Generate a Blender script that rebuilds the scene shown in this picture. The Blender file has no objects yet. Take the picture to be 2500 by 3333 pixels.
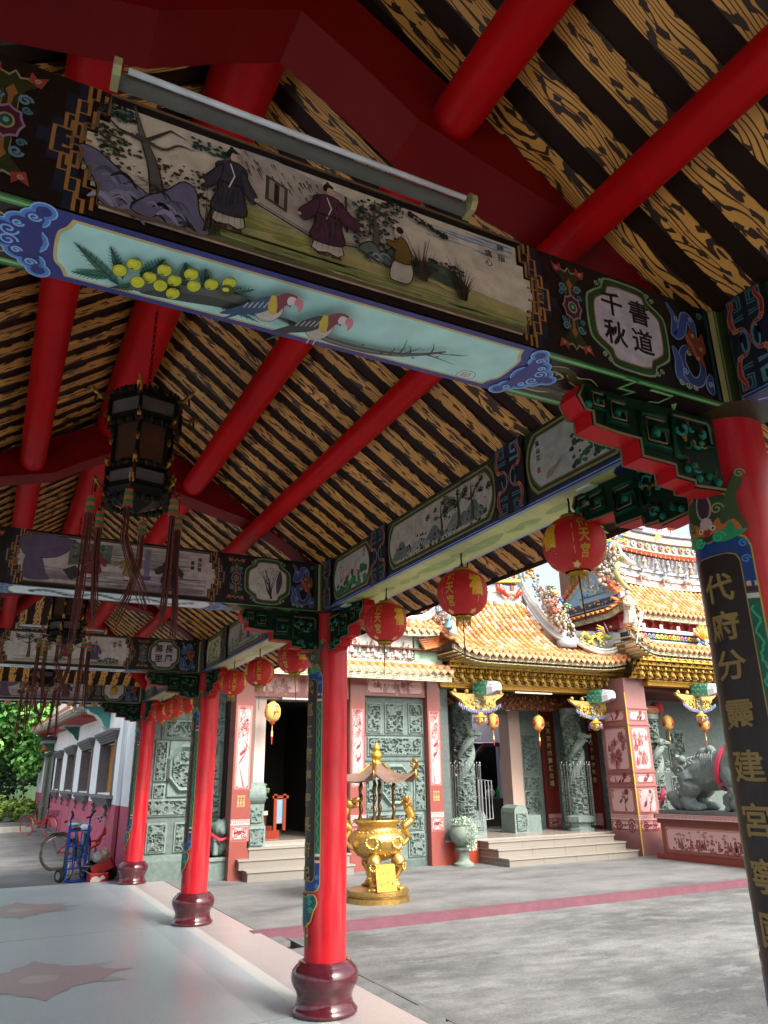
import bpy, math, random
import numpy as np
from mathutils import Vector, Matrix
SC = bpy.context.scene
COL = SC.collection
R = math.radians
RND = random.Random(7)

# ------------------------------------------------------------------ camera
W0, H0, FPX = 2500, 3333, 2421.3
yaw, pitch, roll = R(27.2127), R(19.6293), R(-0.8232)
fw = Vector((math.sin(yaw)*math.cos(pitch), math.cos(yaw)*math.cos(pitch), math.sin(pitch)))
r0 = Vector((math.cos(yaw), -math.sin(yaw), 0)); u0 = r0.cross(fw)
rr = math.cos(roll)*r0 + math.sin(roll)*u0
uu = -math.sin(roll)*r0 + math.cos(roll)*u0
cd = bpy.data.cameras.new('camera')
cam = bpy.data.objects.new('camera', cd); COL.objects.link(cam)
cam.matrix_world = Matrix(((rr.x, uu.x, -fw.x, 0), (rr.y, uu.y, -fw.y, 0), (rr.z, uu.z, -fw.z, 1.6), (0, 0, 0, 1)))
cd.sensor_fit = 'VERTICAL'; cd.sensor_height = 24.0; cd.lens = 24.0*FPX/H0
cd.clip_start = 0.05; cd.clip_end = 600
SC.camera = cam

# ------------------------------------------------------------------ light
SUN_DIR = Vector((0.20, -0.72, 0.72)).normalized()          # towards the sun
wd = bpy.data.worlds.new('World'); SC.world = wd; wd.use_nodes = True
nt = wd.node_tree; bg = nt.nodes['Background']
sky = nt.nodes.new('ShaderNodeTexSky'); sky.sky_type = 'NISHITA'; sky.sun_disc = False
sky.sun_elevation = math.asin(SUN_DIR.z); sky.sun_rotation = math.atan2(SUN_DIR.x, SUN_DIR.y)
sky.air_density = 1.0; sky.dust_density = 7.0; sky.ozone_density = 1.0
hs = nt.nodes.new('ShaderNodeHueSaturation'); hs.inputs['Saturation'].default_value = 0.5; hs.inputs['Value'].default_value = 1.08      # thin bright overcast
nt.links.new(sky.outputs[0], hs.inputs['Color']); nt.links.new(hs.outputs[0], bg.inputs[0]); bg.inputs[1].default_value = 0.15
sl = bpy.data.lights.new('sun', 'SUN'); sl.energy = 1.65; sl.angle = R(14); sl.color = (1.0, 0.97, 0.93)
so = bpy.data.objects.new('sun', sl); COL.objects.link(so)
so.rotation_euler = SUN_DIR.to_track_quat('Z', 'Y').to_euler()
SC.view_settings.view_transform = 'Standard'; SC.view_settings.look = 'None'
SC.view_settings.gamma = 1.0; SC.view_settings.use_curve_mapping = False
SC.view_settings.exposure = 1.36

# ------------------------------------------------------------------ colours and materials
def lin(c):
    return c/12.92 if c <= 0.04045 else ((c+0.055)/1.055)**2.4
def P(h):
    h = h.lstrip('#'); return tuple(lin(int(h[i:i+2], 16)/255) for i in (0, 2, 4)) + (1.0,)
MATS = {}
def mat(name, rough=0.5, metal=0.0, noise=0.12, nscale=8.0, bump=0.0, bscale=40.0, coat=0.0, fix=None, spec=0.5, trans=0.0, streak=0.0):
    """a procedural material whose base colour comes from the mesh's own paint colours, mottled by noise"""
    m = bpy.data.materials.new(name); m.use_nodes = True; t = m.node_tree; N = t.nodes; L = t.links
    b = N['Principled BSDF']; b.inputs['Roughness'].default_value = rough; b.inputs['Metallic'].default_value = metal
    b.inputs['Specular IOR Level'].default_value = spec; b.inputs['Coat Weight'].default_value = coat
    if trans: b.inputs['Transmission Weight'].default_value = trans
    a = N.new('ShaderNodeAttribute'); a.attribute_name = 'Col'
    tc = N.new('ShaderNodeTexCoord')
    n = N.new('ShaderNodeTexNoise'); n.inputs['Scale'].default_value = nscale; n.inputs['Detail'].default_value = 6
    L.new(tc.outputs['Object'], n.inputs['Vector'])
    mr = N.new('ShaderNodeMapRange'); mr.inputs[1].default_value = 0.3; mr.inputs[2].default_value = 0.7
    mr.inputs[3].default_value = 1-noise; mr.inputs[4].default_value = 1+noise*0.7
    L.new(n.outputs['Fac'], mr.inputs[0])
    mx = N.new('ShaderNodeMix'); mx.data_type = 'RGBA'; mx.blend_type = 'MULTIPLY'; mx.inputs[0].default_value = 1
    L.new(a.outputs['Color'], mx.inputs[6]); L.new(mr.outputs[0], mx.inputs[7])
    out = mx.outputs[2]
    if streak:
        n2 = N.new('ShaderNodeTexNoise'); n2.inputs['Scale'].default_value = 1.0; n2.inputs['Detail'].default_value = 5
        mp = N.new('ShaderNodeMapping'); mp.inputs['Scale'].default_value = (14, 14, 1.1)
        L.new(tc.outputs['Object'], mp.inputs[0]); L.new(mp.outputs[0], n2.inputs['Vector'])
        r2 = N.new('ShaderNodeMapRange'); r2.inputs[1].default_value = 0.45; r2.inputs[2].default_value = 0.75
        r2.inputs[3].default_value = 0; r2.inputs[4].default_value = streak
        L.new(n2.outputs['Fac'], r2.inputs[0])
        m2 = N.new('ShaderNodeMix'); m2.data_type = 'RGBA'; L.new(r2.outputs[0], m2.inputs[0]); L.new(out, m2.inputs[6])
        m2.inputs[7].default_value = (0.5, 0.32, 0.3, 1); out = m2.outputs[2]
    L.new(out, b.inputs['Base Color'])
    if bump:
        n3 = N.new('ShaderNodeTexNoise'); n3.inputs['Scale'].default_value = bscale; n3.inputs['Detail'].default_value = 8
        L.new(tc.outputs['Object'], n3.inputs['Vector'])
        bp = N.new('ShaderNodeBump'); bp.inputs['Strength'].default_value = bump; bp.inputs['Distance'].default_value = 0.01
        L.new(n3.outputs['Fac'], bp.inputs['Height']); L.new(bp.outputs[0], b.inputs['Normal'])
    MATS[name] = m; return m
mat('paint', 0.42, noise=0.14, nscale=9, bump=0.12, bscale=60)
mat('column_paint', 0.42, noise=0.22, nscale=5, bump=0.1, bscale=30, streak=0.16, spec=0.3)
mat('lacquer', 0.48, noise=0.12, nscale=4, bump=0.06, bscale=25, spec=0.12)
mat('glossbase', 0.16, noise=0.25, nscale=20, coat=0.4, bump=0.05, bscale=60)
mat('matte', 0.8, noise=0.15, nscale=7, bump=0.2, bscale=50)
mat('carved', 0.72, noise=0.22, nscale=14, bump=0.35, bscale=90)
mat('granite', 0.22, noise=0.10, nscale=130, bump=0.02, bscale=80)
mat('wallpaint', 0.85, noise=0.09, nscale=2.2, bump=0.12, bscale=60, streak=0.0)
mat('gold', 0.33, metal=0.85, noise=0.22, nscale=22, bump=0.5, bscale=60)
mat('gilt', 0.42, metal=0.35, noise=0.3, nscale=22, bump=0.4, bscale=60)
mat('watercolour', 0.5, noise=0.2, nscale=22, bump=0.2, bscale=70)
mat('steel', 0.28, metal=0.9, noise=0.1, nscale=30)
mat('glaze', 0.25, noise=0.28, nscale=13, bump=0.12, bscale=40, coat=0.15)
mat('cloth', 0.6, noise=0.12, nscale=16, bump=0.12, bscale=90)
mat('rubber', 0.7, noise=0.1, nscale=20)
mat('leaf', 0.55, noise=0.35, nscale=1.4)
mat('ceramic', 0.35, noise=0.2, nscale=40, bump=0.25, bscale=60)
mat('plasticbag', 0.25, noise=0.12, nscale=30, bump=0.6, bscale=30)
mat('glass', 0.12, noise=0.15, nscale=10, bump=0.03)

def grain_mat():
    """yellow boards painted with flowing dark wood-grain lines and sooty knots along both edges"""
    m = bpy.data.materials.new('painted_wood_grain'); m.use_nodes = True; t = m.node_tree; N = t.nodes; L = t.links
    b = N['Principled BSDF']; b.inputs['Roughness'].default_value = 0.5
    uv = N.new('ShaderNodeUVMap'); oi = N.new('ShaderNodeObjectInfo')
    sx = N.new('ShaderNodeSeparateXYZ'); L.new(uv.outputs[0], sx.inputs[0])
    def M(op, a, bb=None, c=None, clamp=False):
        n = N.new('ShaderNodeMath'); n.operation = op; n.use_clamp = clamp
        for i, x in enumerate((a, bb, c)):
            if x is None: continue
            if isinstance(x, (int, float)): n.inputs[i].default_value = x
            else: L.new(x, n.inputs[i])
        return n.outputs[0]
    U, V = sx.outputs[0], sx.outputs[1]             # U metres along, V -1..1 across
    off = M('MULTIPLY', oi.outputs['Random'], 57.0)
    def nz(su, sv, o, det=1.5):
        cb = N.new('ShaderNodeCombineXYZ'); L.new(M('MULTIPLY', U, su), cb.inputs[0]); L.new(M('MULTIPLY', V, sv), cb.inputs[1]); L.new(M('ADD', off, o), cb.inputs[2])
        n = N.new('ShaderNodeTexNoise'); n.inputs['Scale'].default_value = 1.0; n.inputs['Detail'].default_value = det; n.inputs['Roughness'].default_value = 0.4
        L.new(cb.outputs[0], n.inputs['Vector']); return n.outputs['Fac']
    n1 = nz(1.9, 0.55, 0.0); n2 = nz(8.0, 1.5, 9.0); n3 = nz(2.2, 0.0, 23.0)
    mean = M('MULTIPLY', M('SUBTRACT', n3, 0.5), 3.4)            # the knots wander from side to side
    t = M('SUBTRACT', V, mean); at = M('ABSOLUTE', t)
    h = M('ADD', M('MULTIPLY', at, 3.2), M('MULTIPLY', n1, 9.0))
    line = M('LESS_THAN', M('ABSOLUTE', M('SUBTRACT', M('FRACT', h), 0.5)), 0.13)
    fu = M('SUBTRACT', M('FRACT', M('ADD', M('MULTIPLY', U, 11.0), M('MULTIPLY', n2, 1.6))), 0.5)
    def knots(dist, w): return M('LESS_THAN', M('ADD', M('MULTIPLY', M('ABSOLUTE', fu), 1.0), M('MULTIPLY', dist, w)), 0.30)
    k1 = knots(at, 1.3)
    k2 = knots(M('ABSOLUTE', M('SUBTRACT', at, 1.25)), 1.1)
    blot = M('GREATER_THAN', M('ADD', n2, M('MULTIPLY', M('ABSOLUTE', V), 0.10)), 0.665)
    ragged = M('GREATER_THAN', M('ADD', M('ABSOLUTE', V), M('MULTIPLY', n2, 0.5)), 1.25)
    dark = M('MAXIMUM', M('MAXIMUM', M('MAXIMUM', line, k1), M('MAXIMUM', blot, k2)), ragged)
    mx = N.new('ShaderNodeMix'); mx.data_type = 'RGBA'; L.new(dark, mx.inputs[0])
    mv = N.new('ShaderNodeMix'); mv.data_type = 'RGBA'; L.new(n2, mv.inputs[0])
    mv.inputs[6].default_value = P('#e2a24a'); mv.inputs[7].default_value = P('#d49244')
    L.new(mv.outputs[2], mx.inputs[6]); mx.inputs[7].default_value = P('#38200f')
    L.new(mx.outputs[2], b.inputs['Base Color'])
    MATS['grain'] = m
grain_mat()

def ground_mat(name, kind):
    m = bpy.data.materials.new(name); m.use_nodes = True; t = m.node_tree; N = t.nodes; L = t.links
    b = N['Principled BSDF']; tc = N.new('ShaderNodeTexCoord')
    def noise(s, d=6, scale=(1, 1, 1), rough=0.55):
        mp = N.new('ShaderNodeMapping'); mp.inputs['Scale'].default_value = scale; L.new(tc.outputs['Object'], mp.inputs[0])
        n = N.new('ShaderNodeTexNoise'); n.inputs['Scale'].default_value = s; n.inputs['Detail'].default_value = d
        n.inputs['Roughness'].default_value = rough; L.new(mp.outputs[0], n.inputs['Vector']); return n.outputs['Fac']
    def ramp(f, pts):
        r = N.new('ShaderNodeValToRGB'); L.new(f, r.inputs[0])
        while len(r.color_ramp.elements) < len(pts): r.color_ramp.elements.new(0.5)
        for e, (p, c) in zip(r.color_ramp.elements, pts): e.position = p; e.color = c
        return r.outputs[0]
    def mixc(f, a, c, mode='MIX'):
        n = N.new('ShaderNodeMix'); n.data_type = 'RGBA'; n.blend_type = mode
        if isinstance(f, float): n.inputs[0].default_value = f
        else: L.new(f, n.inputs[0])
        for i, x in ((6, a), (7, c)):
            if isinstance(x, tuple): n.inputs[i].default_value = x
            else: L.new(x, n.inputs[i])
        return n.outputs[2]
    g = lambda v: (v, v, v, 1)
    if kind == 'terrazzo':
        a = N.new('ShaderNodeAttribute'); a.attribute_name = 'Col'
        v = N.new('ShaderNodeTexVoronoi'); v.inputs['Scale'].default_value = 160; L.new(tc.outputs['Object'], v.inputs['Vector'])
        sp = ramp(v.outputs['Color'], [(0.0, g(0.78)), (0.5, g(1.0)), (1.0, g(1.12))])
        c = mixc(1.0, a.outputs['Color'], sp, 'MULTIPLY')
        c = mixc(1.0, c, ramp(noise(0.8, 3), [(0.3, g(0.93)), (0.7, g(1.03))]), 'MULTIPLY')
        L.new(c, b.inputs['Base Color']); rg = ramp(noise(0.9, 2), [(0.3, g(0.30)), (0.7, g(0.40))]); L.new(rg, b.inputs['Roughness'])
    else:
        dark, mid, lite = {'courtyard': (0.065, 0.120, 0.185), 'forecourt': (0.080, 0.138, 0.172), 'yard': (0.075, 0.14, 0.19)}[kind]
        base = ramp(noise(0.42 if kind == 'courtyard' else 0.75, 9, (1, 1.7, 1), 0.62), [(0.34, (dark, dark*1.03, dark, 1)), (0.50, (mid, mid*1.01, mid*0.97, 1)), (0.64, (lite, lite, lite*0.95, 1))])
        sp = ramp(noise(3.5, 8, (1, 1.8, 1), 0.62), [(0.36, g(0.74)), (0.62, g(1.06))]) if kind == 'courtyard' else ramp(noise(5, 8), [(0.3, g(0.86)), (0.65, g(1.04))])
        c = mixc(1.0, base, sp, 'MULTIPLY')
        if kind == 'courtyard':
            pk = ramp(noise(1.5, 10, (1, 2.0, 1), 0.72), [(0.52, g(0)), (0.64, g(0.55))])
            c = mixc(pk, c, (0.20, 0.215, 0.205, 1))
        else:
            pk = ramp(noise(1.6, 10, (1, 2.0, 1), 0.75), [(0.60, g(0)), (0.68, g(0.7))])
            c = mixc(pk, c, (0.085, 0.09, 0.085, 1))
        c = mixc(1.0, c, ramp(noise(38, 6, (1, 1.3, 1), 0.7), [(0.36, g(0.72)), (0.60, g(1.08))]), 'MULTIPLY')
        L.new(c, b.inputs['Base Color']); b.inputs['Roughness'].default_value = 0.82
        bp = N.new('ShaderNodeBump'); bp.inputs['Strength'].default_value = 0.35; bp.inputs['Distance'].default_value = 0.01
        L.new(noise(30, 8), bp.inputs['Height']); L.new(bp.outputs[0], b.inputs['Normal'])
    MATS[name] = m
ground_mat('terrazzo', 'terrazzo'); ground_mat('courtyard', 'courtyard'); ground_mat('forecourt', 'forecourt'); ground_mat('yard', 'yard')

# ------------------------------------------------------------------ mesh building
class G:
    """collects coloured faces; every face carries its paint colour"""
    def __init__(s): s.v = []; s.f = []; s.c = []; s.n = 0; s.uv = None
    def add(s, vs, fs, col):
        k = s.n; s.v += [tuple(v) for v in vs]; s.n += len(vs)
        for f in fs: s.f.append(tuple(i+k for i in f)); s.c.append(col)
        return s
    def box(s, x0, x1, y0, y1, z0, z1, col, M=None):
        vs = [(x, y, z) for z in (z0, z1) for y in (y0, y1) for x in (x0, x1)]
        if M is not None: vs = [M @ Vector(v) for v in vs]
        return s.add(vs, [(0, 2, 3, 1), (4, 5, 7, 6), (0, 1, 5, 4), (2, 6, 7, 3), (0, 4, 6, 2), (1, 3, 7, 5)], col)
    def lathe(s, prof, cx, cy, z0, col, seg=24, M=None, cols=None, sx=1.0):
        vs = []; fs = []
        for r, z in prof:
            for i in range(seg):
                a = 2*math.pi*i/seg; vs.append((cx+r*sx*math.cos(a), cy+r*math.sin(a), z0+z))
        if M is not None: vs = [M @ Vector(v) for v in vs]
        k = s.n; s.v += [tuple(v) for v in vs]; s.n += len(vs)
        for j in range(len(prof)-1):
            c = cols[j] if cols else col
            for i in range(seg):
                i2 = (i+1) % seg
                s.f.append((k+j*seg+i, k+j*seg+i2, k+(j+1)*seg+i2, k+(j+1)*seg+i)); s.c.append(c)
        if prof[0][0] > 1e-4: s.f.append(tuple(k+i for i in reversed(range(seg)))); s.c.append(cols[0] if cols else col)
        if prof[-1][0] > 1e-4: s.f.append(tuple(k+(len(prof)-1)*seg+i for i in range(seg))); s.c.append(cols[-1] if cols else col)
        return s
    def tube(s, pts, rad, col, seg=8, caps=True, flat=1.0):
        pts = [Vector(p) for p in pts]; n = len(pts)
        rads = rad if isinstance(rad, (list, tuple)) else [rad]*n
        vs = []; up = Vector((0, 0, 1))
        for i, p in enumerate(pts):
            d = (pts[min(i+1, n-1)]-pts[max(i-1, 0)])
            d = d.normalized() if d.length > 1e-9 else Vector((0, 0, 1))
            a = d.cross(up)
            if a.length < 0.08: a = d.cross(Vector((0, 1, 0)))
            a.normalize(); b = a.cross(d).normalized()
            for j in range(seg):
                t = 2*math.pi*(j+0.5)/seg
                vs.append(p + a*math.cos(t)*rads[i] + b*math.sin(t)*rads[i]*flat)
        fs = [(i*seg+j, i*seg+(j+1) % seg, (i+1)*seg+(j+1) % seg, (i+1)*seg+j) for i in range(n-1) for j in range(seg)]
        if caps: fs += [tuple(reversed(range(seg))), tuple((n-1)*seg+j for j in range(seg))]
        return s.add(vs, fs, col)
    def prism(s, poly, f, d, col, side=None):
        """poly: 2D points; f maps (u,v,w) to space; extruded w from 0 to d"""
        n = len(poly); vs = [f(u, v, 0) for u, v in poly]+[f(u, v, d) for u, v in poly]
        s.add(vs, [tuple(range(n)), tuple(reversed(range(n, 2*n)))], col)
        k = s.n-2*n
        for i in range(n):
            j = (i+1) % n; s.f.append((k+i, k+n+i, k+n+j, k+j)); s.c.append(side or col)
        return s
    def ball(s, c, r, col, seg=8, rings=6, sc=(1, 1, 1)):
        prof = [(max(1e-5, math.sin(math.pi*i/rings)), -math.cos(math.pi*i/rings)) for i in range(rings+1)]
        M = Matrix.Translation(Vector(c)) @ Matrix.Diagonal((r*sc[0], r*sc[1], r*sc[2], 1))
        return s.lathe(prof, 0, 0, 0, col, seg, M)
    def mesh(s, name, material='paint', smooth=False, angle=None):
        me = bpy.data.meshes.new(name); me.from_pydata(s.v, [], s.f)
        ca = me.color_attributes.new('Col', 'FLOAT_COLOR', 'CORNER')
        cnt = np.array([len(f) for f in s.f]); arr = np.repeat(np.array(s.c, dtype=np.float32).reshape(-1, 4), cnt, axis=0)
        ca.data.foreach_set('color', arr.ravel())
        if s.uv is not None:
            uvl = me.uv_layers.new(name='UVMap'); uvl.data.foreach_set('uv', np.array(s.uv, dtype=np.float32)[np.concatenate([np.array(f) for f in s.f])].ravel())
        me.materials.append(MATS[material])
        if smooth: me.polygons.foreach_set('use_smooth', [True]*len(me.polygons))
        if angle: me.set_sharp_from_angle(angle=R(angle))
        me.update(); return me
    def build(s, name, material='paint', parent=None, smooth=False, angle=None, **props):
        return put(s.mesh(name, material, smooth, angle), name, parent, **props)

def put(me, name, parent=None, loc=None, rot=None, scale=None, **props):
    o = bpy.data.objects.new(name, me); COL.objects.link(o)
    if parent is not None: o.parent = parent
    if loc is not None: o.location = loc
    if rot is not None: o.rotation_euler = rot
    if scale is not None: o.scale = scale
    for k, v in props.items():
        if v: o[k] = v
    return o
def thing(name, label, category, loc=(0, 0, 0), rotz=0, group=None):
    o = bpy.data.objects.new(name, None); COL.objects.link(o); o.location = loc; o.rotation_euler = (0, 0, rotz)
    o.empty_display_size = 0.1
    o['label'] = label; o['category'] = category
    if group: o['group'] = group
    return o
def dup(root, loc=None, rotz=None, label=None, parent=None):
    c = root.copy(); COL.objects.link(c)
    if parent is not None: c.parent = parent
    if loc is not None: c.location = loc
    if rotz is not None: c.rotation_euler = (0, 0, rotz)
    if label: c['label'] = label
    for ch in list(root.children):
        d = ch.copy(); COL.objects.link(d); d.parent = c
        for g in list(ch.children):
            e = g.copy(); COL.objects.link(e); e.parent = d
    return c
def struct(g, name, material):
    return g.build(name, material, None, kind='structure')

# ------------------------------------------------------------------ lettering
_gl = {}
def glyphs(text, bold=0.012):
    key = (text, bold)
    if key not in _gl:
        c = bpy.data.curves.new('lettering', 'FONT'); c.body = text; c.offset = bold; c.resolution_u = 2
        o = bpy.data.objects.new('lettering', c); COL.objects.link(o)
        me = bpy.data.meshes.new_from_object(o.evaluated_get(bpy.context.evaluated_depsgraph_get()))
        vs = [(v.co.x, v.co.y) for v in me.vertices]; fs = [tuple(p.vertices) for p in me.polygons]
        bpy.data.objects.remove(o); bpy.data.meshes.remove(me); bpy.data.curves.remove(c)
        x0 = min(v[0] for v in vs); x1 = max(v[0] for v in vs); y0 = min(v[1] for v in vs); y1 = max(v[1] for v in vs)
        cx, cy = (x0+x1)/2, (y0+y1)/2
        _gl[key] = ([(x-cx, y-cy) for x, y in vs], fs)
    return _gl[key]

# ------------------------------------------------------------------ brushwork: thin coloured shapes laid on a surface
class Paint:
    """f(u,v,w) maps panel coordinates and height above the panel to space"""
    def __init__(s, f, base=0.001): s.f = f; s.g = G(); s.w = base; s.k = 0
    def lift(s, d=0.0005): s.w += d; return s
    def h(s): s.k += 1; return s.w + (s.k % 12)*0.00004
    def poly(s, pts, col):
        w = s.h(); s.g.add([s.f(u, v, w) for u, v in pts], [tuple(range(len(pts)))], P(col) if isinstance(col, str) else col); return s
    def rect(s, u0, v0, u1, v1, col): return s.poly([(u0, v0), (u1, v0), (u1, v1), (u0, v1)], col)
    def disc(s, u, v, r, col, n=14, sy=1.0, lob=0, la=0.12, a0=0):
        return s.poly([(u+r*(1+la*math.cos(lob*t) if lob else 1)*math.cos(t), v+r*sy*(1+la*math.cos(lob*t) if lob else 1)*math.sin(t)) for t in [a0+2*math.pi*i/n for i in range(n)]], col)
    def line(s, pts, wd, col, taper=0):
        n = len(pts); w = s.h(); L = []; Rr = []
        for i, (u, v) in enumerate(pts):
            a = pts[max(i-1, 0)]; b = pts[min(i+1, n-1)]; dx, dy = b[0]-a[0], b[1]-a[1]; l = math.hypot(dx, dy) or 1
            t = i/(n-1) if n > 1 else 0
            ww = wd*0.5*(1.0 if not taper else (1-t*0.85 if taper == 1 else math.sin(math.pi*(0.08+0.84*t))))
            L.append(s.f(u-dy/l*ww, v+dx/l*ww, w)); Rr.append(s.f(u+dy/l*ww, v-dx/l*ww, w))
        vs = L+Rr; s.g.add(vs, [(i, n+i, n+i+1, i+1) for i in range(n-1)], P(col) if isinstance(col, str) else col); return s
    def loop(s, pts, wd, col): return s.line(list(pts)+[pts[0], pts[1]], wd, col)
    def curl(s, u, v, r, col, wd=None, turn=1, a0=0, turns=1.4, grow=0.85, n=18):
        """spiral scroll ending in its eye at (u,v)"""
        pts = [(u+r*(1-grow*i/n)*math.cos(a0+turn*turns*2*math.pi*i/n), v+r*(1-grow*i/n)*math.sin(a0+turn*turns*2*math.pi*i/n)) for i in range(n+1)]
        return s.line(pts, wd or r*0.3, col)
    def text(s, t, u, v, size, col, bold=0.012, sx=1.0):
        vs, fs = glyphs(t, bold); w = s.h()
        s.g.add([s.f(u+x*size*sx, v+y*size, w) for x, y in vs], fs, P(col) if isinstance(col, str) else col); return s
    def vtext(s, t, u, v, size, col, gap=1.12, bold=0.012):
        for i, ch in enumerate(t): s.text(ch, u, v-i*size*gap, size, col, bold)
        return s
    clip = None
    def blob(s, u, v, r, col, rnd, n=9, sy=0.8):
        if s.clip and not (s.clip[0]+r < u < s.clip[2]-r and s.clip[1]+r < v < s.clip[3]-r): return s
        return s.poly([(u+r*rnd.uniform(.6, 1.15)*math.cos(2*math.pi*i/n), v+sy*r*rnd.uniform(.6, 1.15)*math.sin(2*math.pi*i/n)) for i in range(n)], col)
    def build(s, name, material='paint', parent=None, **k): return s.g.build(name, material, parent, **k)
def sm(pts, n=6, closed=False):
    """Catmull-Rom smoothing"""
    out = []; m = len(pts); rng = range(m if closed else m-1)
    for i in rng:
        g = (lambda j: pts[j % m]) if closed else (lambda j: pts[min(max(j, 0), m-1)])
        p0, p1, p2, p3 = g(i-1), g(i), g(i+1), g(i+2)
        for k in range(n):
            t = k/n
            out.append(tuple(0.5*((2*b)+(-a+c)*t+(2*a-5*b+4*c-d)*t*t+(-a+3*b-3*c+d)*t**3) for a, b, c, d in zip(p0, p1, p2, p3)))
    if not closed: out.append(tuple(pts[-1]))
    return out
# ================================================================== GROUND
def slab(name, x0, x1, y0, y1, z, m, col='#9a9a94', thick=0.0):
    g = G(); g.box(x0, x1, y0, y1, z-thick, z, P(col)) if thick else g.add([(x0, y0, z), (x1, y0, z), (x1, y1, z), (x0, y1, z)], [(0, 1, 2, 3)], P(col))
    return struct(g, name, m)
slab('ground', -260, 260, -60, 420, -0.16, 'yard')
slab('courtyard', 3.32, 40, -20, 8.96, -0.085, 'courtyard')
slab('forecourt', 2.98, 40, 9.08, 40, 0.0, 'forecourt', thick=0.12)
slab('yard', -40, 2.975, 14.66, 60, -0.012, 'yard')
g = G(); g.box(2.9, 40, 8.90, 9.085, -0.14, 0.006, P('#643c46'))
struct(g, 'kerb', 'matte')
# gallery floor with inlaid flowers
g = G(); FC = P('#a3b0b3')
g.box(-9, 2.0, -12, 14.65, -0.15, 0, FC); g.box(2.0, 2.32, -12, 14.65, -0.15, 0, P('#97a4a8')); g.box(2.32, 2.45, -12, 14.65, -0.15, 0, P('#adafab'))
g.box(2.45, 2.97, -12, 14.65, -0.15, 0, P('#998f8d'))
struct(g, 'gallery_floor', 'terrazzo')
def floor_flower(cx, cy, nm):
    p = Paint(lambda u, v, w: (cx+u, cy+v, w), 0.002)
    red, grn = '#9e8a89', '#929f99'
    for a in range(0, 360, 60):
        c, s = math.cos(R(a+30)), math.sin(R(a+30))
        p.poly([(c*.35-s*.11, s*.35+c*.11), (c*.62-s*.09, s*.62+c*.09), (c*.78, s*.78), (c*.62+s*.09, s*.62-c*.09), (c*.35+s*.11, s*.35-c*.11)], grn)
    p.lift()
    for a in range(0, 360, 90):
        c, s = math.cos(R(a)), math.sin(R(a))
        p.poly([(c*.3-s*.22, s*.3+c*.22), (c*.52-s*.2, s*.52+c*.2), (c*.62-s*.06, s*.62+c*.06), (c*.80, s*.80), (c*.62+s*.06, s*.62-c*.06), (c*.52+s*.2, s*.52-c*.2), (c*.3+s*.22, s*.3-c*.22)], red)
    p.lift()
    p.poly(sm([(0.52*math.cos(R(a))*(1.12 if i % 2 else .9), 0.52*math.sin(R(a))*(1.12 if i % 2 else .9)) for i, a in enumerate(range(0, 360, 30))], 3, True), red); p.lift()
    p.poly(sm([(0.16*math.cos(R(a)), 0.14*math.sin(R(a))) for a in range(0, 360, 45)], 3, True), '#aaa19b')
    o = p.build('floor_inlay', 'terrazzo', None, kind='structure')
for yy in (-0.3, 3.8, 7.95, 12.1): floor_flower(0.68, yy, 0)
for yj in [-2.3]+[1.826, 5.824, 9.887]:  # thin, slightly darker strips across the floor at the column lines
    g = G(); g.box(-9, 2.3, yj-.012, yj+.012, -.01, .0035, P('#8a9192')); struct(g, 'floor_strip', 'terrazzo')
# gutter with loose cover slabs between gallery and courtyard
g = G(); g.box(2.97, 3.32, -9, 8.9, -0.19, -0.15, P('#4a4a46')); g.box(3.29, 3.33, -9, 8.9, -0.15, -0.080, P('#565955'))
struct(g, 'gutter', 'matte')
gut = thing('gutter_cover', 'row of loose concrete slabs covering the drain beside the gallery floor', 'drain cover', (3.0, 0, -0.1))
gs = G(); gs.box(-0.0, 0.215, 0, 0.378, 0, 0.055, P('#a3a49c')); ms = gs.mesh('slab', 'forecourt')
for i in range(22):
    if i == 20: continue
    put(ms, 'slab', gut, (0.005+RND.uniform(-.01, .01), 0.2+i*0.4, RND.uniform(-.01, .006)), (0, RND.uniform(-.02, .02), RND.uniform(-.02, .02)))

# ================================================================== GALLERY
FR = [1.826, 5.824, 9.887, 14.126]; XC = 2.45; ZB = 2.90; ZT = 3.30; XR = 0.60; XL = -1.25
def zroof(x):
    u = abs(x-XR); return 4.50-0.76*u+0.035*u*u
gal = thing('gallery', 'long open gallery with red columns, painted beams and a striped ceiling', 'pavilion')
RED = P('#b8141a'); DRED = P('#8e1216')

# ---- columns
def column_body():
    g = G(); prof = [(0.156, 0.33), (0.158, 1.0), (0.159, 2.0), (0.157, 2.9)]
    g.lathe([(r, z) for r, z in prof], 0, 0, 0, P('#b91020'), 40)
    return g.mesh('column', 'column_paint', True, 50)
def base_mesh():
    g = G(); prof = [(0.205, 0.0), (0.222, 0.012), (0.222, 0.03), (0.205, 0.045), (0.19, 0.075), (0.185, 0.11), (0.193, 0.145), (0.214, 0.18), (0.227, 0.215), (0.228, 0.25), (0.218, 0.28), (0.198, 0.305), (0.185, 0.315), (0.178, 0.33), (0.150, 0.338), (0.139, 0.34)]
    g.lathe([(r*1.09, z) for r, z in prof], 0, 0, 0, P('#4d1a22'), 40); return g.mesh('base', 'glossbase', True, 60)
MC, MBs = column_body(), base_mesh()
def col_f(rad, ang0):
    # u metres round the shaft to the right as seen from outside, v height
    def f(u, v, w):
        a = ang0+u/rad; return ((rad+w)*math.cos(a), (rad+w)*math.sin(a), v)
    return f
def bend(pts, step=0.02):
    """subdivide long edges so that shapes follow the round shaft"""
    out = []
    for i, (a, b) in enumerate(zip(pts, pts[1:]+pts[:1])):
        n = max(1, int(abs(a[0]-b[0])/step)); out += [(a[0]+(b[0]-a[0])*k/n, a[1]+(b[1]-a[1])*k/n) for k in range(n)]
    return out
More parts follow.
